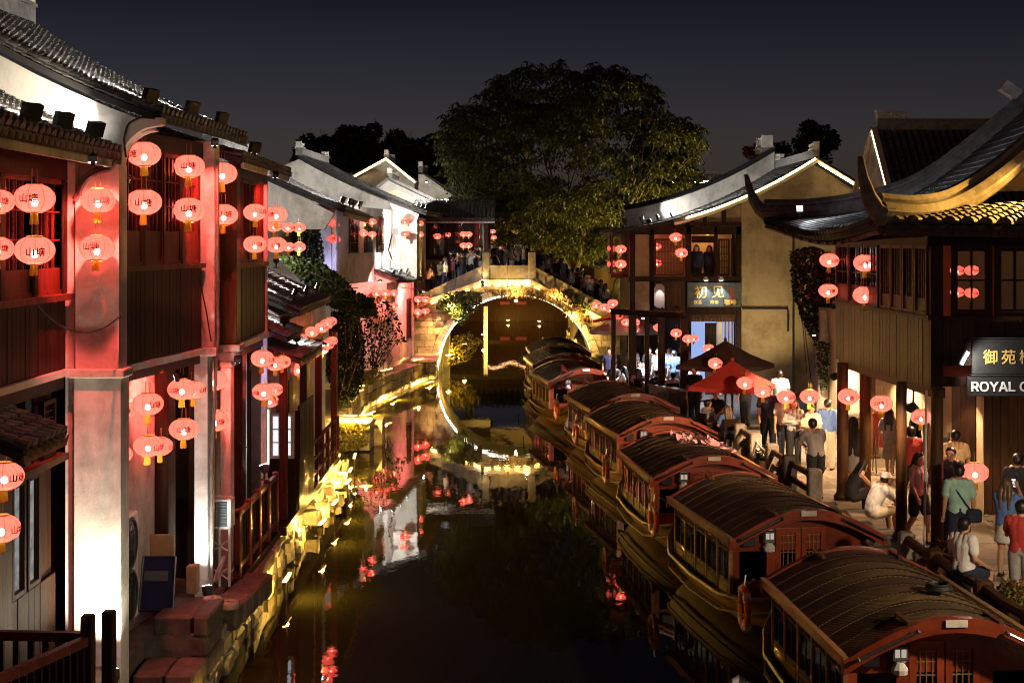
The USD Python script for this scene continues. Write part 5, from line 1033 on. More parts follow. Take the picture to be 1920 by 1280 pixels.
r0 = shell_r(.36)
part(ln, "top_ring", MB().lathe((0, 0, RH * math.cos(.36)), [(r0 - .012, -.006), (r0 + .006, -.004), (r0 + .006, .012), (r0 - .012, .012), (r0 - .012, -.006)], 16), "gold_paint")
part(ln, "bottom_ring", MB().lathe((0, 0, -RH * math.cos(.36)), [(r0 - .012, -.012), (r0 + .006, -.012), (r0 + .006, .006), (r0 - .012, .006), (r0 - .012, -.012)], 16), "gold_paint")
part(ln, "bulb", MB().lathe((0, 0, -.05), [(0, -.05), (.03, -.038), (.046, 0), (.03, .038), (0, .05)], 8), "bulb")
ts = MB(); rt = np.random.default_rng(2)
for k in range(26):
    a, r_ = rt.uniform(0, 6.28), rt.uniform(.01, .052); x, y = r_ * math.cos(a), r_ * math.sin(a); ts.tube([(x * .8, y * .8, -RH * .9), (x, y, -RH * .9 - .08), (x * 1.12, y * 1.12, -RH * .9 - rt.uniform(.13, .165))], .009, 3)
part(ln, "tassel", ts, "tassel_yellow")
part(ln, "cord", MB().tube([(-.035, 0, RH * .9), (-.03, 0, RH * .9 + .2)], .005, 4), "cord_gold"); part(ln, "cord", MB().tube([(.035, 0, RH * .9), (.03, 0, RH * .9 + .2)], .005, 4), "cord_gold")
tx_ = MB()
for rot in (-np.pi / 2, np.pi / 2):
    def fn(a, b, d):
        th = math.acos(max(-1, min(1, b / RH * .95))); rr = shell_r(th) + .003 + d; an = rot + a / RA; return (rr * math.cos(an), rr * math.sin(an), RH * math.cos(th))
    glyph(tx_, "山塘", .11, fn, .001, 1.2, 1.12)
part(ln, "characters", tx_, "ink", kind="stuff")
FIRST_LN = [True]


def lantern(px, py, w, Z, label, rz=None, grp=None, tilt=0):
    s = w * Z / (2 * RA * FP); p = at(px, py, Z)
    rz = rz if rz is not None else rng.uniform(-35, 45)
    if FIRST_LN[0]:
        place(ln, p, rz, s); tag(stage.GetPrimAtPath(ln), label, "lantern", grp or LG); FIRST_LN[0] = False; return ln
    q = copy_of(ln, label, p, rz, s * rng.uniform(.97, 1.03), grp or LG, "lantern"); stage.GetPrimAtPath(q).GetAttribute("xformOp:rotateX").Set(float(rng.normal(0, 3.5))); return q


def cluster(where, rows, grp=None):
    """rows: list of (row word, [(px, py, w, Z, [rz])...]) ; labels: row and column words + where"""
    for rw, items in rows:
        words = {1: [""], 2: ["left ", "right "], 3: ["left ", "middle ", "right "], 4: ["leftmost ", "second ", "third ", "rightmost "], 5: ["first ", "second ", "third ", "fourth ", "fifth "]}[len(items)]
        for cw, it in zip(words, items):
            lantern(*it[:4], f"{rw} {cw}red lantern {where}".replace("  ", " ").strip(), it[4] if len(it) > 4 else None)


cluster("before the lattice windows of the nearest left house", [("upper", [(65, 372, 76, 17.2, 0)]), ("lower", [(65, 469, 76, 17.2, 20)])])
cluster("half hidden at the left picture edge behind a post", [("upper", [(-4, 378, 62, 15.9, 30)]), ("lower", [(-4, 466, 62, 15.9, 30)])])
cluster("before the pink upper wall end of the nearest house", [("upper", [(184, 376, 67, 18.9, 28)]), ("lower", [(182, 465, 65, 18.9, -5)])])
cluster("in the dim lower corner beside the dark fence", [("upper", [(8, 892, 74, 15.7, 60)]), ("lower", [(3, 990, 70, 15.7, 75)])])
cluster("before the tall windows of the second left house", [("upper", [(270, 289, 65, 20.1, -38), (354, 312, 59, 21.9, 10)]), ("lower", [(270, 379, 65, 20.1, 12), (354, 394, 61, 21.9, 12)])])
cluster("before the pink pillar between second and third house", [("upper", [(417, 325, 55, 23.6, -35)]), ("lower", [(419, 403, 55, 23.6, 18)])])
cluster("before the third left house's balcony window", [("upper", [(478, 398, 44, 25.6, 60), (518, 402, 40, 28.5, -30)]), ("lower", [(478, 458, 44, 25.6, 22), (518, 459, 41, 28.5, 5)])])
cluster("behind the third house's balcony near the ivy", [("upper", [(514, 424, 30, 34, 80), (540, 426, 26, 38, 60), (561, 427, 24, 41, 0)]), ("lower", [(541, 463, 25, 38, 70), (561, 463, 25, 41, 0)])])
cluster("under the second house against its pink ground floor wall", [("upper", [(277, 757, 57, 20.4, 40), (341, 729, 54, 21.6, -25), (362, 731, 48, 22.4, 70)]), ("lower", [(278, 835, 56, 20.4, 62), (301, 836, 48, 21.3, 80), (345, 804, 54, 21.6, 12)])])
cluster("peeping out behind the white lit wall end", [("upper", [(229, 768, 46, 20.3, 30)]), ("lower", [(226, 851, 46, 20.3, 10)])])
cluster("behind the second wall end's lit edge at ground floor", [("upper", [(401, 713, 52, 24.2, -20)]), ("lower", [(403, 788, 54, 24.2, 25)])])
cluster("at the third house's end by the violet wall", [("upper", [(492, 672, 43, 26.9, 70)]), ("lower", [(494, 734, 44, 26.9, -38)])])
cluster("tucked behind the pair at the third house's end", [("upper", [(516, 682, 34, 28.7, -30), (530, 678, 31, 28.9, 20)]), ("lower", [(514, 730, 34, 28.7, 60), (506, 751, 33, 28.8, 60)])])
lantern(559, 692, 33, 33.5, "single orange lantern below the dark canopy edge of the low house", 60)
cluster("in the row of eight under the ivy eaves", [("upper", [(585, 622, 27, 33.8, 80), (603, 614, 27, 35.3, 40), (613, 607, 25, 36.4, 70), (621, 602, 22, 37.2, 20)]), ("lower", [(588, 661, 26, 33.8, 10), (604, 654, 26, 35.3, 15), (615, 645, 24, 36.4, 40), (622, 639, 22, 37.2, 50)])])
cluster("left of the ivy eaves row by the dark canopy", [("upper", [(564, 634, 24, 32.4, 10)]), ("lower", [(569, 653, 22, 32.5, 60)])])
cluster("at the far white house's left corner post", [("upper", [(618, 418, 24, 55.1), (627, 422, 19, 56.2)]), ("lower", [(620, 448, 25, 55.1), (629, 449, 19, 56.2)])])
cluster("between the barred windows of the far white house", [("upper", [(684, 413, 17, 59.2), (698, 416, 16, 60.5)]), ("lower", [(682, 437, 17, 59.2), (698, 439, 16, 60.5)])])
cluster("at the right end of the far white house", [("upper", [(759, 416, 17, 66), (774, 416, 16, 68), (787, 419, 15, 69.5)]), ("lower", [(759, 438, 17, 66), (774, 439, 16, 68), (787, 440, 15, 69.5)])])
cluster("behind the glazed balcony panes left of the bridge", [("", [(820, 443, 15, 76.5), (840, 440, 12, 77)])])
cluster("right of the glazed balcony by the bridge crown", [("upper", [(869, 439, 14, 74.5), (879, 439, 14, 75)]), ("lower", [(869, 460, 14, 74.5), (879, 460, 14, 75)])])
cluster("under the tree's left edge over the bridge crowd", [("upper", [(897, 424, 13, 77), (924, 434, 11, 80)]), ("lower", [(898, 444, 15, 77), (909, 443, 14, 78), (926, 445, 11, 80)])])
cluster("on the pink annex wall above the dark bush", [("upper", [(706, 549, 18, 62.4), (723, 549, 17, 62.6), (739, 549, 16, 63.6)]), ("lower", [(706, 577, 17, 62.4), (719, 588, 15, 62.5), (739, 573, 15, 63.6)])])
cluster("at the pink annex's far corner left of the arch", [("upper", [(784, 561, 16, 68.3), (798, 561, 16, 69.2)]), ("lower", [(784, 585, 16, 68.3), (798, 583, 15, 69.2)])])
cluster("left of the tea house bay window", [("upper", [(1147, 466, 18, 52.6), (1164, 467, 21, 52)]), ("lower", [(1147, 495, 18, 52.6), (1164, 495, 22, 52)])])
cluster("high under the tea house gable eaves", [("upper", [(1267, 445, 24, 50.6)]), ("lower", [(1278, 474, 24, 50.6)])])
cluster("inside the tea house lattice window", [("upper", [(1231, 462, 18, 52.4)]), ("lower", [(1232, 493, 18, 52.4)])])
cluster("hanging around the small red awning right of the bridge", [("", [(1118, 572, 17, 54)]), ("upper", [(1133, 576, 18, 53), (1149, 568, 20, 53)]), ("lower", [(1144, 580, 17, 52.5), (1159, 592, 18, 52), (1174, 604, 19, 51)])])
lantern(1191, 604, 18, 52, "red lantern at the rim of the pale patio parasol", 40)
cluster("between the patio posts above the crowd", [("", [(1235, 614, 19, 48.4), (1268, 624, 21, 46.5), (1290, 635, 21, 46), (1301, 634, 17, 47)])])
lantern(1341, 681, 27, 42.6, "tilted red lantern resting between brown and red parasols", 20); lantern(1329, 653, 21, 44.5, "red lantern peeping out on top of the brown parasol", 20)
cluster("of the street row in front of the red parasol", [("nearest pair's", [(1397, 718, 31, 39, 60), (1430, 733, 33, 36.8, 60)])])
cluster("of the street row over the smiling couple", [("", [(1474, 744, 34, 34.8, 30), (1518, 743, 36, 33.6, -10)])])
cluster("of the street row between the pavilion posts", [("", [(1591, 743, 40, 30.2, -10), (1653, 756, 43, 28.8, -30), (1727, 781, 40, 26.6, -30)])])
lantern(1828, 885, 51, 25.4, "large low red lantern hanging above the walkers at right", 70)
cluster("before the pavilion's dark canal side", [("upper", [(1555, 488, 37, 31.6, 30), (1622, 493, 44, 29.6, -25)]), ("lower", [(1553, 545, 37, 31.6, 5), (1622, 553, 45, 29.6, 25)])])
cluster("inside the pavilion's front window", [("upper", [(1795, 507, 26, 29, 20), (1822, 507, 26, 29.3, 20)]), ("lower", [(1795, 548, 26, 29, 20), (1822, 549, 26, 29.3, 20)])])

# ------------------------------------------------ lamps that light the place
WARMW, WHITE, YEL, PINK = (1, .86, .66), (1, .95, .88), (1, .56, .1), (1, .095, .075)


def ground_spot(label, pos, aim, color, power, cone=55, r=.07, face="lamp_face", name="ground_spotlight", arm=None, soft=.8):
    pos = np.asarray(pos, float); aim = np.asarray(aim, float); d = unit(aim - pos)
    t = thing(name, label, "spotlight", pos)
    u = unit(np.cross(d, V(0, 1, .2))); 
    part(t, "housing", MB().tube([pos - d * .16, pos - d * .12, pos], [r * .6, r * 1.1, r * 1.25], 10), "iron"); part(t, "lamp_glass", MB().tube([pos + d * .003, pos + d * .012], r * 1.05, 10), face)
    if arm is not None: part(t, "arm", MB().tube([pos - d * .1, np.asarray(arm, float)], .02, 6), "iron")
    else: part(t, "stand", MB().tube([pos - d * .08, pos - d * .08 - V(0, 0, .2)], .025, 6).lathe(pos - d * .08 - V(0, 0, .2), [(0, .02), (.08, .02), (.09, 0)], 8), "iron")
    spot_light(t, pos + d * .05, aim, .04, color, power, cone, soft); return t


def led_bar(label, p, q, color_mat, light, power, up=V(0, 0, 1), w=.05, name="led_bar", down=False):
    """bar lamp on the quay: emitting strip in a channel plus its throw of light"""
    p, q = np.asarray(p, float), np.asarray(q, float); t = thing(name, label, "light strip", (p + q) / 2)
    part(t, "channel", MB().beam(p - V(0, 0, .02), q - V(0, 0, .02), w * 1.5, .03), "iron"); part(t, "strip", MB().beam(p + V(0, 0, .01), q + V(0, 0, .01), w, .025), color_mat)
    if p[2] < .7: part(t, "stake", MB().tube([(p + q) / 2 - V(0, 0, .02), (p + q) / 2 * V(1, 1, 0) - V(0, 0, .3)], .02, 5), "iron")
    c = (p + q) / 2 + V(0, 0, .06)
    if power and down:
        spot_light(t, c, c - V(0, 0, 1), .03, light, power, 174 if c[1] < 50 else 156, .12)
    elif power:
        L = UsdLux.SphereLight.Define(stage, t + "/lamp_light"); L.AddTranslateOp().Set(Gf.Vec3d(*(c - LOC[t]))); L.CreateRadiusAttr(.03); L.CreateColorAttr(Gf.Vec3f(*light)); L.CreateIntensityAttr(POW * power / (4 * math.pi * .0009))
    return t


def hanging_lamp(label, pos, color, power, r=.06, face="lamp_face", name="ceiling_lamp", cat="lamp", aim=None, cone=105, arm=None):
    pos = np.asarray(pos, float); t = thing(name, label, cat, pos)
    part(t, "shade", MB().lathe(pos, [(.03, .1), (.1, .06), (.13, .02), (.12, .02), (.04, .07)], 12), "iron"); part(t, "bulb", MB().lathe(pos, [(0, -.03), (.05, -.01), (.05, .03), (0, .05)], 8), face); part(t, "stem", MB().tube([pos + V(0, 0, .09), pos + V(0, 0, .22) if arm is None else np.asarray(arm, float)], .014, 5), "iron")
    spot_light(t, pos - V(0, 0, .12), pos - V(0, 0, 2) if aim is None else aim, r, color, power, cone, .3); return t


# left pillars
ground_spot("bright spotlight at the foot of the white wall end, bottom left", (-5.22, 18.6, 1.08), (-5.55, 19.2, 2.3), WARMW, 46, 80, soft=1.0)
ground_spot("spotlight at the foot of the second wall end beside the grindstones", (-4.8, 22.4, 1.25), (-4.97, 22.9, 2.4), WHITE, 22, 80, soft=1.0)
ground_spot("small spotlight throwing violet light up the third house's wall", (-4.75, 27.2, 2.4), (-5.2, 27.6, 3.9), (.55, .5, 1), 16, 60)
vs = thing("light_tube", "upright white light tube at the end of the third house", "light strip", (-4.9, 28.45, 2.2)); part(vs, "tube", MB().tube([(-4.9, 28.45, 2.22), (-4.9, 28.45, 3.3)], .035, 8), "led_white"); part(vs, "channel", MB().box(-4.95, -4.85, 28.49, 28.52, 2.18, 3.34), "iron")
# pink washers tucked under the eaves behind the lanterns
for k, (p, a, w) in enumerate((((-5.36, 18.2, 7.66), (-5.62, 19.25, 6.1), 60), ((-4.95, 21.0, 4.62), (-5.8, 21.5, 4.3), 9), ((-4.6, 22.0, 8.12), (-4.95, 22.95, 6.6), 32), ((-4.6, 23.8, 4.62), (-4.95, 24.6, 3.8), 12), ((-4.5, 27.0, 7.85), (-4.95, 28.0, 6.9), 15))):
    floodlight(["pink washer lamp under the nearest eaves", "pink washer lamp under the second house's balcony", "pink washer lamp under the second house's eaves", "pink washer lamp beside the second wall end", "pink washer lamp under the third house's eaves"][k], p, a, PINK, w, .07, None, 75, name="wash_lamp", tall=.1)
# roof floodlights
for k, (px, x, z) in enumerate(((55, -5.62, 8.0), (115, -5.62, 8.0), (175, -5.62, 8.0))):
    Z = x / (px - 960) * FP; floodlight(f"{['first', 'second', 'third'][k]} black floodlight from the left on the nearest low roof", (x, Z, z), (x - 1.6, Z + 1.1, z + .75), WARMW, 7, spread=95)
for k, (px, x) in enumerate(((278, -5.15), (356, -4.98), (412, -4.9))):
    Z = x / (px - 960) * FP; floodlight(f"{['first', 'second', 'third'][k]} black floodlight from the left on the second house's high roof", (x, Z, 8.55), (x - 1.9, Z + 1.0, 9.3), WHITE, 18)
floodlight("floodlight on the third house's roof near its ridge", (-5.0, 27.5, 8.3), (-6.5, 28.6, 8.9), WHITE, 16)
for k, (x, y) in enumerate(((-5.9, 49.4), (-5.9, 51.6), (-6.0, 53.8), (-6.0, 55.9))):
    floodlight(f"{['nearest', 'second', 'third', 'farthest'][k]} of the floodlights on the roof above the ivy wall", (x, y, 7.92), (x - 2.8, y + .9, 9.2), WHITE, 70)
for k, (x, y) in enumerate(((-4.5, 67.7), (-4.45, 70.2), (-4.4, 72.7))):
    floodlight(f"{['nearest', 'second', 'farthest'][k]} of the floodlights on the far big gable roof", (x, y, 8.2), (x - 3.2, y + .4, 9.6), WHITE, 60)
for k, (x, y) in enumerate(((-5.3, 63.3), (-5.12, 65), (-4.95, 66.8), (-4.75, 68.6))):
    floodlight(f"{['nearest', 'second', 'third', 'farthest'][k]} of the floodlights on the pink annex roof", (x, y, 5.12), (x - 1.9, y + .2, 6.1), WHITE, 20, .14, spread=80)
for k, (x, y) in enumerate(((-4.95, 32.3), (-5.0, 34.5), (-5.05, 36.8))):
    floodlight(f"{['nearest', 'middle', 'farthest'][k]} of the floodlights on the low white house's upper roof", (x, y, 5.32), (x - 1.8, y + .2, 6.1), WHITE, 30, .12)
floodlight("floodlight on the small lower roof of the low white house", (-4.75, 29.6, 4.85), (-5.6, 30.6, 5.1), WHITE, 7, .12)
ground_spot("spotlight on the dark canopy facing the low house's white wall", (-4.62, 30.4, 4.6), (-5.1, 31.5, 4.5), WHITE, 26, 100)
fl = floodlight("white flood lamp high on the far white house between its windows", (-5.3, 64, 6.9), (-6.3, 66.0, 6.7), WHITE, 60, .2, None, 130, "white_metal")
ground_spot("lamp under the ivy throwing blue light up the ivy wall", (-6.6, 53.9, 5.0), (-7.7, 54.9, 6.6), (.5, .5, 1), 14, 90, arm=(-6.7, 54.9, 4.9))
ground_spot("floodlight on the ivy roof washing the far white gable", (-6.3, 56.0, 8.15), (-8.0, 66.7, 8.7), WHITE, 190, 60)
ground_spot("floodlight on the low roof washing the gable above the ivy", (-6.4, 38.6, 6.15), (-8.0, 48.1, 8.3), WHITE, 110, 60)
ground_spot("bright lamp on the roof behind the glazed balcony", (-3.4, 77.5, 8.95), (-5.2, 80, 9.0), WHITE, 40, 120)
hanging_lamp("lamp behind the pink annex washing its gable", (-5.7, 61.4, 4.9), (1, .22, .2), 30, aim=(-6.6, 63, 3.6), cone=120, arm=(-5.7, 63.0, 5.0))
hanging_lamp("pink lamp at the annex's canal side", (-4.1, 66, 4.3), (1, .16, .15), 36, aim=(-5.2, 66.5, 3.4), cone=120, arm=(-5.15, 66, 4.5))
hanging_lamp("amber lamp under the long porch of the low house", (-4.7, 35.2, 4.1), (1, .4, .12), 12)
hanging_lamp("white lamp on the far gables beyond the bridge", (-4.6, 76.5, 9.8), WHITE, 60, aim=(-6.5, 80, 9.0), cone=90)
# quay strips (yellow)
QB = [((-4.25, 36.2, .5), (-4.2, 36.9, .5), "yellow light bar on the dark rock under the low house's deck", 36), ((-5.35, 45.2, 1.12), (-4.95, 45.25, 1.12), "left light bar on the planted ledge", 50), ((-4.85, 45.3, 1.12), (-4.45, 45.35, 1.12), "right light bar on the planted ledge", 50),
      ((-6.05, 54.5, 1.1), (-5.75, 55.2, 1.05), "short light bar at the corner of the rough stone quay", 5), ((-5.55, 60.2, 1.15), (-5.2, 61.4, 1.15), "light bar on the quay top before the pink annex", 5), ((-4.55, 66.0, 1.1), (-4.2, 67.2, 1.1), "light bar at the quay corner beside the bridge foot", 6), ((-4.2, 26.2, .4), (-4.2, 26.9, .4), "yellow light bar at the waterline under the third house", 24), ((-4.3, 19.6, .2), (-4.35, 20.3, .25), "nearest yellow light bar below the stone steps", 30)]
QB += [((-4.25, 33.6, .45), (-4.2, 34.2, .45), "yellow light bar among the dark rocks under the porch", 30), ((-4.4, 38.4, .45), (-4.4, 39.0, .45), "yellow light bar past the porch's middle post", 30), ((-4.9, 48.6, .3), (-4.9, 49.4, .3), "yellow light bar beyond the planted ledge", 60), ((-4.2, 31.0, .5), (-4.15, 31.6, .5), "yellow light bar on the rocks near the white tube", 30), ((-4.5, 40.5, .5), (-4.55, 41.3, .5), "yellow light bar below the long porch", 36), ((-5.45, 54.0, .1), (-5.3, 54.8, .1), "light bar at the waterline of the rough quay", 110), ((-5.05, 59.2, .1), (-4.9, 60.0, .1), "light bar at the waterline before the pink annex", 110), ((-3.95, 65.6, .1), (-3.7, 66.4, .1), "light bar at the waterline by the square pier", 110)]
for p, q, lab, pw in QB: led_bar(lab, p, q, "led_yellow", YEL, pw, down=True)
for k, (x, y, z, lab, pw) in enumerate(((-3.2, 71.5, .9, "lamp inside the arch at its left foot", 40), (3.3, 80.5, .4, "lamp beyond the arch at its right foot", 60), (-2.6, 78, 1.0, "left lamp beyond the arch", 16), (-1.9, 93.4, .5, "far yellow lamp by the pillar beyond the arch", 60), (3.4, 87, .4, "far right yellow lamp beyond the arch", 30), (-.3, 115.5, .18, "faraway yellow lamp before the house closing the canal", 10), (2.2, 114, .18, "faraway right lamp before the house closing the canal", 10))):
    led_bar(lab, (x - .12, y, z), (x + .12, y, z), "led_yellow_soft", YEL, pw)
ground_spot("spotlight on the left bridge post lighting the parapet", (-1.43, 69.45, 4.7), (-1.3, 70.0, 5.6), (1, .7, .25), 8, 70)
for x, z, a in ((-3.0, 3.6, (-2.8, 69.95, 2.6)), (2.9, 3.1, (2.9, 69.95, 2.4)), (.2, 4.2, (.2, 69.95, 4.0))):
    ground_spot(["left", "right", "middle"][0 if x < -1 else 1 if x > 1 else 2] + " bridge spandrel lamp under the cornice", (x, 69.0, z), a, (1, .62, .16), 24 if abs(x) < 1 else 95, 110, .04, arm=(x, 69.95, z + .15))
for x in (-3.3, -.2, 2.2, 3.7):
    ground_spot(["leftmost", "crown", "third", "rightmost"][[-3.3, -.2, 2.2, 3.7].index(x)] + " small lamp lighting the bridge parapet", (x, 69.0, linez(corn, x) - .15), (x, 69.95, linez(corn, x) + .45), (1, .6, .15), 18, 120, .035, arm=(x, 69.8, linez(corn, x) - .02))
# tree, tea house, patio
ground_spot("uplight at the foot of the great tree", (5.2, 76.5, 1.42), (5.0, 82, 11), (1, .72, .2), 320, 75); ground_spot("second uplight on the right of the great tree", (9.5, 76.5, 1.42), (9.0, 83, 10), (1, .74, .2), 560, 75)
hanging_lamp("white patio lamp under the beam left of the posts", (4.6, 50.0, 3.95), (.95, .85, 1), 80); hanging_lamp("bluish patio lamp by the shop wall", (6.0, 49.5, 3.9), (.7, .75, 1), 65)
ground_spot("floodlight washing the ochre gable wall of the tea house", (8.6, 48.2, 1.35), (9.2, 51.4, 5.4), (1, .78, .4), 36, 70)
for p, q, lab in (((6.3, 50.7, 7.36), (10.9, 50.75, 9.42), "left"), ((10.95, 50.75, 9.42), (12.4, 50.75, 8.55), "right")):
    t = thing("light_strip", f"warm light strip along the {lab} verge of the tea house gable", "light strip", (np.array(p) + q) / 2)
    pts = [S7(0, v) + V(0, -.17, .06) for v in np.linspace(.36, .99, 10)] if lab == "left" else [np.array(p), np.array(q)]
    part(t, "strip", MB().tube(pts, .018, 5), "led_verge")
t = thing("light_strip", "warm light strip on the dark house gable behind the pavilion", "light strip", (11.6, 44, 8)); part(t, "strip", MB().tube([(11.45, 42.3, 7.0), (11.6, 45.9, 10.2)], .02, 5), "led_verge")
t = thing("light_strip", "warm light strip on the far white gable behind the bridge houses", "light strip", (-7, 85.6, 11)); part(t, "strip", MB().tube([(-9.5, 85.7, 10.5), (-7.6, 85.7, 11.62), (-5.9, 85.7, 10.2)], .03, 5), "led_verge")
for k in range(4): floodlight(f"{['nearest', 'second', 'third', 'farthest'][k]} of the floodlights on the tea house roof", (4.1 + .75 * k, 51.3 + k * 1.6, 7.22 + .1 * k), (8.5, 54.5, 8.6), WHITE, 26, .12)
ground_spot("cool floodlight along the tea house fire wall", (5.6, 57.6, 7.5), (8.6, 58.3, 9.0), WHITE, 24, 70)
# pavilion
ground_spot("spotlight under the pavilion floor lighting the boat ends", (7.05, 31.2, 3.7), (4.2, 37.2, 1.2), (1, .62, .34), 120, 80, arm=(7.4, 31.2, 4.03))
ground_spot("spotlight under the pavilion corner lighting the nearer boats", (7.1, 25.4, 3.7), (4.9, 30.2, 1.2), (1, .66, .4), 34, 70, arm=(7.2, 25.5, 4.03))
floodlight("white floodlight at the far eave tip of the pavilion", (6.45, 31.9, 7.2), (7.9, 29.0, 7.4), (.92, .95, 1), 24, .12, None, 75)
floodlight("white floodlight behind the near hip of the pavilion", (7.3, 26.5, 7.25), (8.6, 28.2, 8.0), (.95, .95, 1), 8, .12, None, 75)
ground_spot("orange lamp at the gable foot washing the front tiles of the pavilion", (10.2, 26.1, 7.95), (8.2, 25.0, 7.1), (1, .48, .08), 80, 85, .05)
ground_spot("orange lamp in the pavilion gable", (9.9, 26.3, 7.95), (11.0, 26.6, 8.8), (1, .5, .1), 30, 85, .05)
for k, (p, c, w) in enumerate((((8.7, 29.6, 3.85), (1, .62, .3), 16), ((8.9, 34.5, 4.0), (1, .62, .3), 60), ((8.6, 40.5, 4.0), (1, .7, .42), 70), ((8.9, 26.8, 3.85), (1, .62, .3), 12))):
    hanging_lamp(["ceiling lamp under the pavilion's middle", "warm lamp over the bright paving behind the posts", "warm lamp over the far walkway", "ceiling lamp near the slatted doors"][k], p, c, w)
for k, (x, y, h) in enumerate(((8.9, 15.2, 4.6), (1.5, -1.5, 8.6))):
    t = thing("street_lamp", ["street lamp on the right quay just outside the view", "lamp of the bridge the view is taken from"][k], "street lamp", (x, y, 1.1 if k == 0 else 5))
    part(t, "pole", MB().tube([(x, y, 1.1 if k == 0 else 5), (x, y, h)], .05, 8), "iron"); part(t, "head", MB().lathe((x, y, h), [(0, .4), (.22, .3), (.2, .28), (.05, .3)], 10), "iron"); part(t, "globe", MB().lathe((x, y, h + .12), [(0, -.12), (.1, -.06), (.12, 0), (.1, .08), (0, .12)], 10), "lamp_face")
    spot_light(t, V(x, y, h - .1), V(x, y, h - 2), .1, (1, .76, .5), 90 if k == 0 else 4, 148, .15)

# ------------------------------------------------ leaves and trees
def leaves(C, size, r, droop=.3, asp=.5):
    """one leaf (bent diamond) at each centre"""
    n = len(C); a = r.uniform(0, 2 * np.pi, n); el = r.normal(-droop, .45, n); s = size * r.uniform(.6, 1.4, n)
    d = np.stack([np.cos(a) * np.cos(el), np.sin(a) * np.cos(el), np.sin(el)], 1); q = r.normal(size=(n, 3)); w = np.cross(d, q); w /= np.linalg.norm(w, axis=1, keepdims=True)
    up = np.cross(w, d); s = s[:, None]
    v = np.stack([C - d * s * .5, C + w * s * asp * .5 + up * s * .06, C + d * s * .5 - up * s * .1, C - w * s * asp * .5 + up * s * .06], 1).reshape(-1, 3)
    k = np.arange(n)[:, None] * 4; return v, np.vstack([k + [0, 1, 2], k + [0, 2, 3]])


def puff(r, c, rad, n, hollow=.5):
    p = r.normal(size=(n, 3)); p /= np.linalg.norm(p, axis=1, keepdims=True); return np.asarray(c) + p * np.asarray(rad) * (r.uniform(hollow, 1, n) ** .5)[:, None]


def limbs(mb, p, d, L, r0, depth, r, spread=.55, tips=None, bend=.12):
    n = 4; pts, q = [p], p.copy(); dd = unit(d)
    for k in range(n):
        dd = unit(dd + r.normal(size=3) * bend + V(0, 0, .03)); q = q + dd * L / n; pts.append(q)
    r1 = r0 * .62; mb.tube(pts, np.linspace(r0, r1, n + 1), 7 if depth > 2 else 5)
    if depth <= 0:
        if tips is not None: tips.append(q)
        return
    for k in range(2 if depth < 3 else 3):
        a = r.uniform(0, 6.28); s = unit(np.cross(dd, [math.cos(a), math.sin(a), .3])); limbs(mb, pts[-1] if k < 2 else pts[-2], dd + s * spread * r.uniform(.7, 1.3), L * r.uniform(.68, .88), r1 * .8, depth - 1, r, spread, tips, bend)


r = np.random.default_rng(77)
tr = thing("great_tree", "great dark spreading tree rising behind the bridge", "tree", (4.2, 83, 1.1))
wood, tips = MB(), []
for bx, lean in ((4.2, (-.25, 0, 1)), (4.9, (.3, .1, 1)), (3.7, (-.05, -.1, 1))):
    limbs(wood, V(bx, 83, 1.0), V(*lean), 4.0, .34, 5, r, .5, tips)
part(tr, "trunk", wood, "bark", smooth=50)
outline = Polygon([(850, 330), (832, 258), (862, 200), (905, 172), (962, 140), (1040, 124), (1085, 140), (1135, 132), (1180, 142), (1236, 178), (1240, 205), (1300, 240), (1302, 300), (1270, 345), (1215, 365), (1195, 400), (1180, 430), (1165, 440), (1110, 470), (1060, 468), (1010, 455), (960, 448), (915, 425), (900, 380), (868, 370)])
cl = []
while len(cl) < 190:
    px, py = r.uniform(830, 1304), r.uniform(122, 480)
    if not outline.contains(shapely.Point(px, py)): continue
    e = outline.exterior.distance(shapely.Point(px, py)); dep = min(1, e / 110)
    if 255 < py < 345 and 960 < px < 1160 and r.random() < .9: continue
    if any((px - q[0]) ** 2 + ((py - q[1]) * 1.6) ** 2 < 26 ** 2 for q in cl[-60:]): continue
    Zc = 83 + r.uniform(-1, 1) * 5.5 * math.sqrt(max(.04, 1 - (1 - dep) ** 2)); cl.append((px, py, Zc, min(1.3, .35 + e / 40)))
def sprays(C, r, size=.5, spokes=6, per=5, leaf=.2):
    """drooping pinnate sprays: leaflets along spokes that bend down"""
    n = len(C); rad = size * r.uniform(.6, 1.3, n); out = []
    a = (np.arange(spokes)[None] / spokes * 2 * np.pi + r.uniform(0, 6.28, (n, 1)) + r.normal(0, .25, (n, spokes)))[..., None]
    t = (np.arange(per) + .6)[None, None] / per * np.ones_like(a); rr = t * rad[:, None, None]; drop = -.75 * rr ** 2 / size + r.normal(0, .03, rr.shape)
    P = np.stack([C[:, None, None, 0] + np.cos(a) * rr, C[:, None, None, 1] + np.sin(a) * rr, C[:, None, None, 2] + drop], -1).reshape(-1, 3)
    el = np.arctan(-1.5 * rr / size).reshape(-1) + r.normal(0, .3, P.shape[0]); az = (a + r.normal(0, .5, rr.shape)).reshape(-1); L = (leaf * r.uniform(.6, 1.3, P.shape[0]))[:, None]
    d = np.stack([np.cos(az) * np.cos(el), np.sin(az) * np.cos(el), np.sin(el)], 1); w = np.stack([-np.sin(az), np.cos(az), r.normal(0, .3, len(az))], 1)
    v = np.stack([P - d * L * .5, P + w * L * .27, P + d * L * .55 - V(0, 0, .02), P - w * L * .27], 1).reshape(-1, 3); k = np.arange(len(P))[:, None] * 4
    return v, np.vstack([k + [0, 1, 2], k + [0, 2, 3]])
lv = MB()
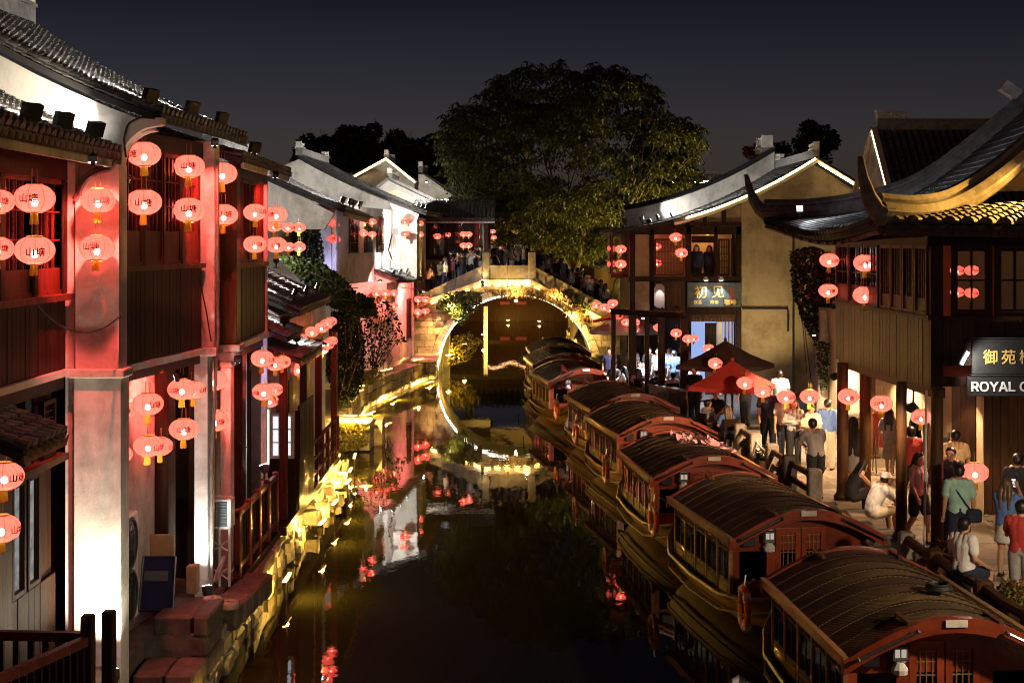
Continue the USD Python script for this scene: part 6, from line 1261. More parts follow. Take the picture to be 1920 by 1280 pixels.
for px, py, Zc, rad in cl:
    c = at(px, py, Zc); s = rad * r.uniform(.65, 1.1)
    lv.add(*sprays(puff(r, c, (1.25 * s, 1.25 * s, .6 * s), int(11 * s * s + 6), .45), r, .55))
for k in range(220):                                                  # stray sprays that break the outline
    q = outline.exterior.interpolate(r.random() * outline.exterior.length); c = at(q.x + r.normal(0, 6), q.y + r.normal(0, 6), 83 + r.uniform(-2, 2)); lv.add(*sprays(puff(r, c, (.5, .5, .25), 3, .3), r, .5))
part(tr, "crown", lv, "leaf_tree")


def small_tree(name, label, c, rad, n, ls, m, group=None, trunk=True, seed=1):
    r = np.random.default_rng(seed); c = np.asarray(c, float); t = thing(name, label, "tree", (c[0], c[1], c[2] - rad[2] * 1.6), group)
    mb = MB(); limbs(mb, V(c[0], c[1], c[2] - rad[2] * 1.8), V(0, 0, 1), rad[2] * 1.0, rad[0] * .08, 3, r, .6); part(t, "trunk", mb, "bark")
    lv = MB()
    for k in range(16):
        q = puff(r, c, np.array(rad) * .78, 1, .5)[0]; lv.add(*leaves(puff(r, q, np.array(rad) * r.uniform(.3, .5), n // 16, .3), ls, r, .3))
    part(t, "crown", lv, m); return t


for k, (px, py, w, h) in enumerate(((600, 300, 48, 48), (655, 285, 52, 55), (715, 280, 55, 52), (770, 292, 50, 45), (822, 300, 52, 48), (880, 330, 45, 50))):
    Z = 132 + 3 * k; c = at(px, py, Z); small_tree("hill_tree", f"dark hill tree {['leftmost behind the ridge finials', 'second from the left on the hill', 'tallest in the middle of the left hill', 'fourth from the left on the hill', 'next to the great crown on the left', 'low behind the lower left crown of the great tree'][k]}", c, (w * Z / FP, 4, h * Z / FP), 2400, .75, "leaf_dark", "dark trees on the hill at left", seed=k + 40)
struct("hill", MB().lathe((-16, 168, -1), [(46, 0), (30, 7), (16, 12), (7, 13.6), (0, 14)], 28), "earth", smooth=True)
small_tree("garden_tree", "dark dense tree behind the roofs right of the tea house", at(1524, 275, 66), (1.3, 1.3, 1.2), 3600, .22, "leaf_dark", seed=61)
small_tree("garden_tree", "reddish flowering tree behind the tea house ridge", at(1440, 286, 68), (1.2, 1.1, .55), 1500, .2, "leaf_red", seed=62)
small_tree("garden_tree", "dark tree mass behind the tea house roof slope", at(1265, 385, 88), (3.4, 2, 2.6), 4200, .3, "leaf_dark", seed=63)
lr_ = thing("far_house", "distant roof with yellow light line right of the great tree", "house", (14, 110, 6)); part(lr_, "wall", MB().box(12.5, 16.5, 110, 113, 5, 10.4), "plaster_ochre"); part(lr_, "light_line", MB().box(12.4, 16.6, 109.9, 109.98, 11.1, 11.3), "led_verge"); roof(lr_, lin((12.2, 109.8, 10.5), (16.8, 109.8, 10.5), (12.2, 112, 11.8), (16.8, 112, 11.8)), 16, 6, .12)


def plant(name, label, cat, pts, size, m, stems=None, droop=.4, asp=.55, seed=0, group=None, extra=None):
    pts = np.asarray(pts); t = thing(name, label, cat, pts.mean(0) * V(1, 1, 0) + V(0, 0, pts[:, 2].min()), group); r = np.random.default_rng(seed)
    part(t, "foliage", MB().add(*leaves(pts, size, r, droop, asp)), m)
    if stems is not None: part(t, "stem", stems, "bark")
    if extra: part(t, "blossom", MB().add(*leaves(*extra[:2], r, 0, .8)), extra[2])
    return t


r = np.random.default_rng(5)
def sheet(poly, Z0, Z1, n, thick=.25):
    """points inside a pixel outline, depth running from Z0 (left) to Z1 (right)"""
    pg = Polygon(poly); x0, y0, x1, y1 = pg.bounds; out = []
    while len(out) < n:
        px, py = r.uniform(x0, x1), r.uniform(y0, y1)
        if pg.contains(shapely.Point(px, py)): out.append(at(px, py, Z0 + (Z1 - Z0) * (px - x0) / (x1 - x0) + r.uniform(-thick, thick)))
    return out
def stemset(P, n, root, rad=.015):
    mb = MB(); idx = r.choice(len(P), n)
    for i in idx:
        p = np.asarray(P[i]); q = np.asarray(root) + r.normal(size=3) * .25; mb.tube([q, (p + q) / 2 + r.normal(size=3) * .12, p], rad, 4)
    return mb
P = sheet([(552, 372), (585, 380), (596, 405), (602, 440), (608, 480), (600, 520), (560, 520), (545, 480)], 54.5, 54.6, 1500, .15); plant("climbing_ivy", "ivy climbing the blue lit wall beside the third house", "ivy", P, .16, "leaf_ivy", stemset(P, 14, at(570, 520, 54.6)), seed=1)
P = sheet([(520, 478), (600, 490), (640, 520), (668, 548), (700, 560), (708, 590), (660, 600), (640, 585), (600, 560), (560, 520)], 41, 46, 2600, .5); plant("climbing_ivy", "dark ivy sprawling over the low house's tiled roof", "ivy", P, .17, "leaf_ivy", stemset(P, 16, at(640, 560, 44)), seed=2)
P = sheet([(622, 585), (672, 585), (684, 640), (680, 720), (665, 750), (630, 760), (612, 700), (615, 640)], 45, 47.5, 3400, .5); plant("hanging_vine", "dark curtain of vines hanging below the ivy roof", "vine", P, .17, "leaf_dark", stemset(P, 16, at(660, 590, 46)), .8, .35, seed=3)
P = sheet([(682, 560), (720, 555), (738, 575), (752, 610), (760, 640), (735, 650), (715, 690), (680, 690), (676, 620)], 58.5, 59.5, 600, .4); plant("shrub", "dark leafy shrub in front of the pink annex wall", "shrub", P, .16, "leaf_dark", stemset(P, 16, at(705, 700, 59)), seed=4)
P = sheet([(1482, 470), (1530, 462), (1562, 480), (1566, 560), (1560, 640), (1530, 650), (1500, 590), (1484, 540)], 45.2, 44.5, 2300, .3); E_ = sheet([(1482, 470), (1560, 470), (1562, 560), (1500, 580)], 44.9, 44.2, 260, .2); plant("flowering_climber", "orange flowering climber on the wall left of the pavilion", "climber", P, .16, "leaf_ivy", stemset(P, 14, at(1540, 700, 45)), seed=5, extra=(np.array(E_), .13, "petal_orange"))
P = sheet([(830, 552), (870, 545), (900, 548), (905, 575), (880, 590), (868, 612), (850, 600), (836, 580), (815, 580)], 69.4, 69.4, 1500, .2); plant("bridge_ivy", "lit green ivy on the left haunch of the bridge", "ivy", P, .16, "leaf_ivy", stemset(P, 8, at(870, 550, 69.7)), seed=6)
P = sheet([(905, 542), (1040, 542), (1095, 575), (1110, 605), (1075, 600), (1040, 570), (990, 556), (930, 556)], 69.5, 69.5, 1300, .15); plant("bridge_ivy", "dry hanging roots and weeds over the arch crown", "weeds", P, .26, "leaf_dry", None, 1.2, .14, seed=7)
P = sheet([(1075, 545), (1110, 575), (1095, 590), (1070, 570)], 69.4, 69.4, 260, .15); plant("bridge_ivy", "small green tuft on the right haunch of the bridge", "ivy", P, .16, "leaf_ivy", None, seed=8)
for k, (poly, Za, Zb, n, lab) in enumerate((([(560, 880), (600, 850), (615, 880), (590, 930), (520, 1010), (500, 1010)], 32, 38, 700, "sparse lit weeds between the rocks under the porch"), ([(598, 800), (640, 790), (690, 800), (690, 835), (660, 845), (600, 850)], 44.6, 45.0, 1300, "lit yellow green weeds on the planted ledge"), ([(505, 905), (560, 890), (600, 920), (585, 960), (540, 985), (505, 990)], 33, 36, 1300, "lit weeds on the rocks below the low house's deck"), ([(505, 1000), (545, 985), (530, 1040), (505, 1060)], 30, 31, 500, "weeds trailing into the water under the third house"), ([(850, 630), (880, 622), (905, 640), (880, 675), (835, 690)], 71.5, 73, 700, "lit weeds at the left foot inside the arch"), ([(660, 710), (700, 690), (720, 700), (690, 725)], 56, 57.5, 300, "tuft of weeds at the rough quay corner"))):
    plant("quay_weeds", lab, "weeds", sheet(poly, Za, Zb, n, .3), .13 + .002 * k, "leaf_yellow", None, -.4, .35, seed=20 + k)
tk = thing("tree_trunk", "pale lit tree trunk with vines behind the street lanterns", "tree", (9.4, 43, 1.1)); mb = MB(); mb.tube([(9.35, 43, 1.0), (9.4, 43, 2.2), (9.5, 43.1, 3.4), (9.4, 43, 4.6)], [.2, .16, .15, .12], 10); part(tk, "trunk", mb, "stone_pale", smooth=60)
P = sheet([(1530, 640), (1556, 640), (1552, 730), (1538, 730)], 42.7, 42.7, 260, .2); part(tk, "vine", MB().add(*leaves(np.array(P), .14, r)), "leaf_ivy")

# ------------------------------------------------ people
def hullchain(joints, seg):
    """list of (p, r, q, s): hulls of spheres joined into one body"""
    parts = []
    for p, rp, q, rq in joints:
        a = m3.Manifold.sphere(rp, seg).translate(tuple(map(float, p))); b = m3.Manifold.sphere(rq, seg).translate(tuple(map(float, q))); parts.append((a + b).hull())
    return m3.Manifold.batch_boolean(parts, m3.OpType.Add)


STAND = dict(pel=(0, 0, .94), wst=(0, .0, 1.08), chs=(0, .0, 1.29), nck=(0, .0, 1.44), hed=(0, .025, 1.585),
             shL=(-.175, 0, 1.395), elL=(-.225, -.02, 1.12), wrL=(-.235, .05, .88), shR=(.175, 0, 1.395), elR=(.225, -.02, 1.12), wrR=(.235, .05, .88),
             hpL=(-.085, 0, .9), knL=(-.095, .02, .49), anL=(-.1, -.02, .08), hpR=(.085, 0, .9), knR=(.095, .02, .49), anR=(.1, -.02, .08))
def shift(d, keys, v): return {k: tuple(np.array(d[k]) + v) for k in keys}
UP = ["pel", "wst", "chs", "nck", "hed", "shL", "elL", "wrL", "shR", "elR", "wrR", "hpL", "hpR"]
POSES = {"stand": {}}
POSES["walk"] = dict(knL=(-.095, .14, .5), anL=(-.095, .16, .09), knR=(.095, -.04, .48), anR=(.095, -.24, .13), elL=(-.235, -.1, 1.13), wrL=(-.24, -.08, .9), elR=(.235, .06, 1.13), wrR=(.24, .2, .93))
POSES["phone"] = dict(elL=(-.23, .1, 1.15), wrL=(-.08, .3, 1.28), elR=(.23, .1, 1.15), wrR=(.08, .3, 1.28))
POSES["photo"] = dict(elL=(-.24, .14, 1.3), wrL=(-.1, .3, 1.52), elR=(.24, .14, 1.3), wrR=(.1, .3, 1.52))
POSES["cross"] = dict(elL=(-.24, .06, 1.14), wrL=(.06, .2, 1.16), elR=(.24, .06, 1.12), wrR=(-.06, .22, 1.12))
POSES["lean"] = dict(chs=(0, .1, 1.27), nck=(0, .17, 1.41), hed=(0, .22, 1.54), shL=(-.175, .12, 1.37), shR=(.175, .12, 1.37), elL=(-.26, .28, 1.16), wrL=(-.12, .42, 1.08), elR=(.26, .28, 1.16), wrR=(.12, .42, 1.08))
POSES["raise"] = dict(elR=(.4, .05, 1.44), wrR=(.62, .1, 1.5))
sit = shift(STAND, UP, V(0, 0, -.45)); sit.update(knL=(-.12, .42, .5), anL=(-.12, .42, .09), knR=(.12, .42, .5), anR=(.12, .42, .09), elL=(-.23, .1, .72), wrL=(-.1, .3, .62), elR=(.23, .1, .72), wrR=(.1, .3, .62)); POSES["sit"] = sit
slump = dict(sit); slump.update(chs=(0, .12, .82), nck=(0, .2, .95), hed=(0, .29, 1.07), shL=(-.175, .14, .91), shR=(.175, .14, .91), elL=(-.2, .36, .7), wrL=(-.08, .36, .94), elR=(.2, .36, .68), wrR=(.05, .46, .6)); POSES["slump"] = slump
perch = dict(sit); perch.update(knL=(-.13, .4, .4), anL=(-.13, .32, -.02), knR=(.13, .4, .4), anR=(.13, .36, -.02), elL=(-.24, -.02, .68), wrL=(-.22, .22, .55), elR=(.24, -.02, .68), wrR=(.22, .22, .55)); POSES["perch"] = perch
CACHE = {}


def figure(pose, top, bottom, sleeve, hair, near, fem):
    key = (pose, top, bottom, sleeve, hair, near, fem)
    if key in CACHE: return CACHE[key]
    J = {k: V(*v) for k, v in {**STAND, **POSES[pose]}.items()}; seg = 16 if near else 10
    sw = .9 if fem else 1.0
    for k in ("shL", "shR"): J[k] = J["chs"] * [0, 1, 1] * 0 + J[k] * V(sw, 1, 1)
    hw = .105 if fem else .1
    pel, wst, chs, nck, hed = J["pel"], J["wst"], J["chs"], J["nck"], J["hed"]
    toe = lambda a: a + V(0, .15, -.045) if pose not in ("sit", "slump", "perch") or True else a
    fwd = unit(V(0, 1, 0)); S = J["shR"] - J["shL"]; sx = unit(S)
    body = [(pel - sx * .06, .105, wst - sx * .045, .09), (pel + sx * .06, .105, wst + sx * .045, .09), (wst - sx * .05, .09, chs - sx * .08, .1), (wst + sx * .05, .09, chs + sx * .08, .1), (chs - sx * .08, .1, nck - sx * .1, .06), (chs + sx * .08, .1, nck + sx * .1, .06), (wst, .1, chs, .11), (pel, .12, wst, .1),
            (chs, .1, nck, .058), (nck, .052, hed - V(0, 0, .07), .052), (hed + V(0, -.012, .025), .092, hed + V(0, .022, -.06), .058), (hed + V(0, -.02, .03), .09, hed + V(0, .025, .02), .08), (hed + V(0, .095, .0), .012, hed + V(0, .102, -.022), .015),
            (hed + V(.078, -.005, .01), .016, hed + V(.08, -.008, -.015), .012), (hed + V(-.078, -.005, .01), .016, hed + V(-.08, -.008, -.015), .012)]
    for s, L in ((-1, "L"), (1, "R")):
        sh, el, wr, hp, kn, an = (J[k + L] for k in ("sh", "el", "wr", "hp", "kn", "an"))
        d = unit(wr - el); hand = wr + d * .075
        body += [(chs + sx * s * .1, .07, sh, .055), (sh, .054, el, .041), (el, .041, wr, .027), (wr, .024, hand, .03), (hp, hw, kn, .06), (kn, .058, kn * .55 + an * .45 + V(0, -.02, 0), .054), (kn * .55 + an * .45 + V(0, -.02, 0), .054, an, .036), (an, .036, an + V(0, .04, -.04), .035)]
        if near:
            u = unit(np.cross(d, V(0, 0, 1) if abs(d[2]) < .8 else V(0, 1, 0))); w = np.cross(d, u); curl = unit(d + w * .35)
            for i, ln_ in enumerate((.07, .08, .075, .058)):
                b = hand + u * (i - 1.5) * .017; m_ = b + d * ln_ * .55; body += [(b, .0095, m_, .0085), (m_, .0085, m_ + curl * ln_ * .5, .0075)]
            b = wr + d * .03 - u * s * .02; m_ = b + unit(d * .6 - u * s * .8) * .045; body += [(b, .012, m_, .01), (m_, .01, m_ + unit(d + w * .3) * .03, .008)]
        else:
            body += [(hand, .03, hand + d * .06, .018), (wr + d * .03, .014, wr + d * .07 + V(0, .03, 0), .01)]
    out = {}
    def fin(M_, l): 
        if near:
            M_ = M_.refine_to_length(l); t = M_.to_mesh(); q = trimesh.Trimesh(t.vert_properties[:, :3], t.tri_verts, process=False); trimesh.smoothing.filter_taubin(q, iterations=6); return np.asarray(q.vertices), np.asarray(q.faces)
        t = M_.to_mesh(); return np.asarray(t.vert_properties[:, :3]), np.asarray(t.tri_verts)
    out["body"] = fin(hullchain(body, seg), .03)
    g = .02; ct = [(pel - sx * .05 + V(0, 0, .02 if bottom != "dress" else -.05), .118 + g, wst - sx * .045, .1 + g), (pel + sx * .05 + V(0, 0, .02 if bottom != "dress" else -.05), .118 + g, wst + sx * .045, .1 + g), (wst - sx * .05, .098 + g, chs - sx * .08, .105 + g), (wst + sx * .05, .098 + g, chs + sx * .08, .105 + g), (wst, .105 + g, chs, .118 + g), (chs - sx * .08, .1 + g, nck - sx * .09 - V(0, 0, .02), .052 + g), (chs + sx * .08, .1 + g, nck + sx * .09 - V(0, 0, .02), .052 + g), (chs, .105 + g, nck - V(0, 0, .035), .058 + g)]
    for s, L in ((-1, "L"), (1, "R")):
        sh, el, wr = (J[k + L] for k in ("sh", "el", "wr"))
        if sleeve: ct.append((chs + sx * s * .1, .075 + g, sh, .058 + g))
        if sleeve == 1: ct.append((sh, .058 + g, sh * .38 + el * .62, .056 + g))
        if sleeve == 2: ct += [(sh, .058 + g, el, .05 + g * .7), (el, .05 + g * .7, wr, .034 + g * .5)]
    out["top"] = fin(hullchain(ct, seg), .035)
    cb = [(pel - sx * .045, .122 + g * .6, pel + sx * .045 + V(0, 0, .04), .118 + g * .6), (pel + sx * .045, .122 + g * .6, pel - sx * .045 + V(0, 0, .04), .118 + g * .6)]
    if bottom in ("skirt", "dress"):
        low = .42 if bottom == "skirt" else .62; mid = (J["hpL"] + J["hpR"]) / 2; kk = (J["knL"] + J["knR"]) / 2; e = mid + (kk - mid) * (low / .45 * .75)
        hem = []
        for a in np.linspace(0, 2 * np.pi, 25)[:-1]: hem.append((e[0] + .21 * math.cos(a), e[1] + .17 * math.sin(a), e[2] + .012 * math.sin(8 * a)))
        A = m3.Manifold.sphere(.128, seg).translate(tuple(map(float, pel + V(0, 0, .03)))); dsc = m3.Manifold.hull_points([tuple(h) for h in hem] + [tuple(np.array(h) + V(0, 0, .05)) for h in hem]); cb_m = (A + dsc).hull()
        out["bottom"] = fin(cb_m, .04)
    else:
        k_ = {"shorts": .72, "trousers": 1.0}[bottom]
        for s, L in ((-1, "L"), (1, "R")):
            hp, kn, an = (J[k + L] for k in ("hp", "kn", "an"))
            if bottom == "shorts": cb.append((hp, hw + g, hp + (kn - hp) * k_, .078 + g))
            else: cb += [(hp, hw + g, kn, .066 + g), (kn, .066 + g, an + V(0, 0, .02), .052 + g * .8)]
        out["bottom"] = fin(hullchain(cb, seg), .035)
    hc = [(hed + V(0, -.025, .035), .099, hed + V(0, -.005, .045), .094), (hed + V(0, -.035, .0), .09, hed + V(0, -.02, .04), .095), (hed + V(0, .03, .085), .05, hed + V(0, -.02, .05), .08)]
    if hair == "long":
        for s in (-1, 0, 1): hc += [(hed + V(s * .055, -.045, .02), .06, nck + V(s * .075, -.085, -.02), .05), (nck + V(s * .075, -.085, -.02), .05, nck + V(s * .07, -.1, -.24), .03)]
        for s in (-1, 1): hc += [(hed + V(s * .07, -.01, .03), .035, nck + V(s * .1, .02, -.02), .03)]
    if hair == "bun": hc.append((hed + V(0, -.08, .07), .05, hed + V(0, -.11, .08), .045))
    out["hair"] = fin(hullchain(hc, seg), .025)
    shs = [(J["an" + L] + V(0, -.02, -.045), .042, J["an" + L] + V(0, .13, -.05), .036) for L in "LR"]
    out["shoes"] = [fin(hullchain([s_], seg), .03) for s_ in shs]
    out["J"] = J; CACHE[key] = out; return out


def person(label, px, Z, rz, top="white", bot="black", pose="stand", bottom="trousers", sleeve=1, hair="short", h=1.68, z=None, near=False, fem=False, skin="a", hcol="black", group=None, extra=(), shoe="black", x=None):
    f = figure(pose, 0, bottom, sleeve, hair, near, fem); s = h / 1.69; z = BZR + .012 if z is None else z
    loc = V((px - 960) / FP * Z if x is None else x, Z, z)
    t = thing("person", label, "person", loc, group, rz=rz, local=True, scale=s)
    b = part(t, "body", f["body"], "skin_" + skin, smooth=True); part(t, "top", f["top"], "cloth_" + top, smooth=50)
    part(t, "dress_skirt" if bottom == "dress" else bottom, f["bottom"], "cloth_" + bot, smooth=50); part(t, "hair", f["hair"], "hair_" + hcol, smooth=True)
    for q in f["shoes"]: part(t, "shoe", q, "cloth_" + shoe, smooth=True)
    J = f["J"]; hd = J["hed"]
    if near:
        for sx in (-1, 1): part(t, "eye", MB().lathe(hd + V(sx * .032, .083, .008), [(0, -.008), (.008, -.004), (.009, .004), (0, .008)], 6), "cloth_black")
        part(t, "mouth", MB().box(hd[0] - .018, hd[0] + .018, hd[1] + .076, hd[1] + .086, hd[2] - .058, hd[2] - .05), "cloth_plum")
    for e in extra:
        if e == "cap":
            part(t, "cap", MB().lathe(hd + V(0, -.01, .055), [(.112, -.02), (.112, .02), (.085, .065), (0, .085)], 14).hexa([hd + V(*q) for q in ((-.07, .06, .03), (.07, .06, .03), (.06, .2, .02), (-.06, .2, .02), (-.07, .06, .05), (.07, .06, .05), (.06, .2, .035), (-.06, .2, .035))]), "cloth_white", smooth=40)
        if e == "bag":
            part(t, "strap", MB().tube([J["shL"] + V(0, -.02, .07), J["chs"] + V(-.02, -.15, -.05), J["wst"] + V(.12, -.14, -.04), J["pel"] + V(.2, -.06, .0)], .014, 5), "cloth_navy"); part(t, "bag", MB().cbox(.1, .34, -.2, -.08, .78, 1.0, .03), "cloth_navy")
        if e == "glasses":
            for sx in (-1, 1): part(t, "lens", MB().lathe(hd + V(sx * .034, .094, .008), [(.018, -.002), (.024, 0), (.018, .002)], 10, axis=1), "iron")
        if e == "phone":
            m_ = (J["wrL"] + J["wrR"]) / 2 + V(0, .07, .06); part(t, "phone", MB().box(m_[0] - .04, m_[0] + .04, m_[1], m_[1] + .01, m_[2] - .075, m_[2] + .075), "black_plastic"); part(t, "phone_screen", MB().box(m_[0] - .036, m_[0] + .036, m_[1] - .003, m_[1] - .001, m_[2] - .07, m_[2] + .07), "lit_white")
        if e == "backpack": part(t, "backpack", MB().cbox(-.15, .15, -.3, -.13, 1.02, 1.42, .04), "cloth_black")
        if e == "rest_bag": part(t, "bag", MB().cbox(.2, .42, -.06, .12, .62, .86, .04), "cloth_red")
    return t


person("woman in pink sleeveless blouse and black shorts walking between two posts", 1722, 26.2, -150, "pink", "black", "walk", "shorts", 0, "long", 1.66, near=True, fem=True)
person("man in mint green shirt with dark cross body bag seen from behind", 1798, 24.3, -8, "mint", "navy", "stand", "shorts", 1, "short", 1.74, near=True, extra=("bag",))
person("man in white polo shirt perched on the log rail, looking right", 1812, 21.6, -62, "white", "navy", "perch", "shorts", 1, "short", 1.72, z=1.22, near=True, x=6.86)
person("girl with long brown ponytail, blue top and white pleated skirt raising a phone", 1887, 23.6, -38, "blue", "white", "photo", "skirt", 1, "long", 1.62, near=True, fem=True, hcol="brown", extra=("phone",))
person("person in red printed T-shirt and grey trousers at the right picture edge", 1915, 21.4, -30, "red", "grey", "phone", "trousers", 1, "short", 1.66, near=True)
person("man in black T-shirt with red bag beyond the pleated skirt girl", 1908, 25.8, -20, "black", "black", "stand", "trousers", 1, "short", 1.7, near=True, extra=("rest_bag",))
person("seated man in white cap and white shirt with chin on hand", 1637, 27.4, -72, "white", "cream", "slump", "shorts", 1, "short", 1.72, z=1.0, near=True, extra=("cap",), shoe="white")
person("man with glasses in black shirt behind the mint green shirt man", 1783, 26.6, 150, "black", "black", "stand", "trousers", 1, "short", 1.7, near=True, extra=("glasses",))
person("man in beige T-shirt farther behind the man with glasses", 1792, 28.6, -20, "tan", "black", "walk", "trousers", 1, "short", 1.74, near=True)
person("person in red striped T-shirt behind the thick street post", 1708, 29.4, 10, "red", "black", "walk", "trousers", 1, "short", 1.72, skin="b")
person("man in pale grey T-shirt and black shorts leaning over the rail, back turned", 1530, 30.7, 8, "grey", "black", "lean", "shorts", 1, "short", 1.74, near=True)
person("smiling woman in cream top with crossed arms by the street lanterns", 1522, 34.3, 150, "cream", "grey", "cross", "skirt", 1, "bun", 1.62, near=True, fem=True)
person("woman with light brown long hair in grey top next to the smiling woman", 1489, 35.0, 165, "grey", "black", "cross", "trousers", 2, "long", 1.66, near=True, fem=True, hcol="brown")
person("man in white T-shirt behind the light haired woman", 1472, 35.6, 175, "white", "navy", "stand", "trousers", 1, "short", 1.76)
person("person in bright blue jacket right of the smiling woman", 1552, 34.6, -30, "blue", "cream", "stand", "trousers", 2, "short", 1.7)
person("man in dark vest and white stripes walking past the red parasol", 1440, 37.0, 178, "navy", "black", "walk", "trousers", 1, "short", 1.78)
person("man in pale blue shirt walking away right of the red parasol", 1462, 41.5, -10, "paleblue", "black", "walk", "trousers", 1, "short", 1.78)
person("woman in black top and grey skirt between the two left street posts", 1600, 31.6, -20, "black", "grey", "stand", "dress", 1, "long", 1.64, fem=True)
person("seated person in black at the foot of the left street posts", 1597, 29.3, -70, "black", "black", "slump", "trousers", 0, "long", 1.62, z=1.0, fem=True, skin="a")
person("person raising one arm by the warm lit wall behind the thick post", 1716, 33.2, 60, "black", "black", "raise", "trousers", 1, "short", 1.72)
person("woman in dark dress walking away near the counter", 1668, 33.4, -30, "grey", "grey", "walk", "dress", 1, "long", 1.62, fem=True)
person("man in white and grey shirt seated at the table below the red parasol", 1326, 38.8, -60, "grey", "black", "sit", "trousers", 1, "short", 1.68, z=BZR, near=True)
person("woman in blue top with wavy hair seated at the table, back turned", 1364, 37.6, 20, "blue", "black", "sit", "trousers", 1, "long", 1.66, z=BZR, fem=True, hcol="brown")
person("person in dark clothes seated deeper under the red parasol", 1342, 41.2, 170, "black", "black", "sit", "trousers", 1, "short", 1.66, z=BZR)
person("person in navy shirt standing under the brown parasol", 1302, 43.5, 160, "navy", "black", "stand", "trousers", 1, "short", 1.7)
person("person in black standing by the parasol pole", 1398, 42.8, 30, "black", "black", "stand", "trousers", 1, "short", 1.7)
for px, Z, rz, c, ps, hr, fem, lab in ((1171, 49.2, 60, "white", "sit", "long", 1, "seated person in white dress leftmost behind the patio wall"), (1197, 48.6, 10, "pink", "sit", "long", 1, "long haired woman in pink dress seated with her back to the water"), (1232, 47.8, 20, "black", "sit", "short", 0, "man in black T-shirt seated between the patio posts, back turned"), (1262, 47.0, -10, "cream", "sit", "bun", 1, "woman in pale strap dress arranging her hair at the patio edge"),
                                       (1200, 51.0, 170, "white", "sit", "short", 1, "woman in white facing the water at the patio table"), (1217, 51.6, 200, "black", "stand", "short", 0, "man in black standing among the patio crowd"), (1234, 51.2, 150, "tan", "stand", "long", 1, "woman in beige with her hand at her face by the middle post"), (1264, 50.4, 20, "blue", "stand", "short", 0, "man in blue shirt and cap standing left of the shop door"),
                                       (1152, 50.6, 150, "black", "sit", "short", 0, "person in black at the dark left end of the patio"), (1142, 51.6, 170, "navy", "stand", "short", 0, "person in navy under the pale parasol"), (1186, 52.5, 180, "grey", "stand", "short", 0, "person in grey behind the thick patio post"), (1254, 52.0, 170, "paleblue", "stand", "long", 1, "woman in pale blue near the blue lit shop wall"), (1300, 49.6, 160, "white", "sit", "long", 1, "woman in white seated right of the patio post"), (1276, 52.6, 190, "navy", "stand", "short", 0, "man in navy before the blue lit shop wall")):
    person(lab, px, Z, rz, c, "black", ps, "trousers" if ps == "stand" else "skirt" if fem else "trousers", 1, hr, 1.66, z=BZR if ps == "sit" else None, fem=bool(fem), skin="ab"[int(px) % 2])
person("left of two women on the tea house balcony, navy jacket", 1306, 51.75, 170, "navy", "navy", "stand", "trousers", 2, "long", 1.64, z=5.3 - .85 + .42, fem=True)
person("right of two women on the tea house balcony, black dress", 1330, 51.8, 150, "black", "black", "stand", "trousers", 2, "long", 1.62, z=5.3 - .85 + .42, fem=True)
# crowd on the bridge
rc = np.random.default_rng(31)
BP = [(804, "pink"), (813, "black"), (826, "cream"), (836, "white"), (846, "plum"), (858, "navy"), (868, "black"), (881, "white"), (893, "navy"), (902, "black"), (921, "brown"), (929, "black"), (937, "navy"), (945, "grey"), (953, "black"), (960, "brown"), (968, "white"), (976, "blue"), (983, "tan"), (989, "black"), (1008, "navy"), (1016, "black"), (1024, "cream"), (1033, "pink"), (1043, "black"), (1052, "paleblue"), (1061, "black"), (1073, "white"), (1082, "brown"), (1096, "pink"), (1106, "white"), (1116, "black"), (1127, "white"), (1135, "white")]
ordw = ["first", "second", "third", "fourth", "fifth", "sixth", "seventh", "eighth", "ninth", "tenth", "eleventh", "twelfth", "thirteenth", "fourteenth", "fifteenth"]
secs = {"left slope": 0, "crown": 0, "right slope": 0}
for k, (px, c) in enumerate(BP):
    sec = "left slope" if px < 910 else "crown" if px < 1000 else "right slope"; w = ordw[secs[sec]]; secs[sec] += 1
    Z = 70.75 + (k % 3) * .55; x = (px - 960) / FP * Z; ps = ["stand", "phone", "cross", "walk", "photo"][int(rc.integers(5))]; fem = bool(rc.random() < .5)
    rz = float(rc.choice([90, -90, 150, 180, 210, 60, -60])) + rc.uniform(-20, 20)
    person(f"{w} from the left on the bridge {sec}, {'pale blue' if c == 'paleblue' else c} top", px, Z, rz, c, ["black", "navy", "grey", "denim"][int(rc.integers(4))], ps, ["trousers", "shorts"][int(rc.integers(2))], 1, ["short", "long"][int(fem)], rc.uniform(1.6, 1.8), z=linez(corn, x) + .1, fem=fem, skin="ab"[k % 2], extra=("phone",) if ps in ("phone", "photo") else ())

# ------------------------------------------------ small things along the left bank
ac = thing("air_conditioner", "large outdoor air conditioner with two round fan grilles behind the lit wall end", "air conditioner", (-5.2, 20.6, 1.4))
part(ac, "casing", MB().cbox(-5.74, -5.5, 20.0, 20.95, 1.17, 2.74, .03), "white_metal")
for z in (1.58, 2.34):
    g_ = part(ac, "fan_grille", MB().lathe((-5.495, 20.47, z), [(.36, -.01), (.38, .02), (.34, .025), (.34, -.01)], 24, axis=0), "grey_plastic"); mb = MB().lathe((-5.49, 20.47, z), [(0, 0), (.34, 0)], 20, axis=0); part(g_, "fan", mb, "black_plastic")
    mb = MB()
    for q in (.1, .18, .26): mb.lathe((-5.48, 20.47, z), [(q, -.004), (q + .008, .004), (q, .012)], 20, axis=0)
    part(g_, "grille_ring", mb, "grey_plastic", kind="stuff")
bn = thing("plastic_tray", "dark blue plastic tray leaning against the pink wall", "tray", (-5.2, 21.9, 1.3)); x0 = (264 - 960) / FP * 21.4; x1 = (327 - 960) / FP * 21.4
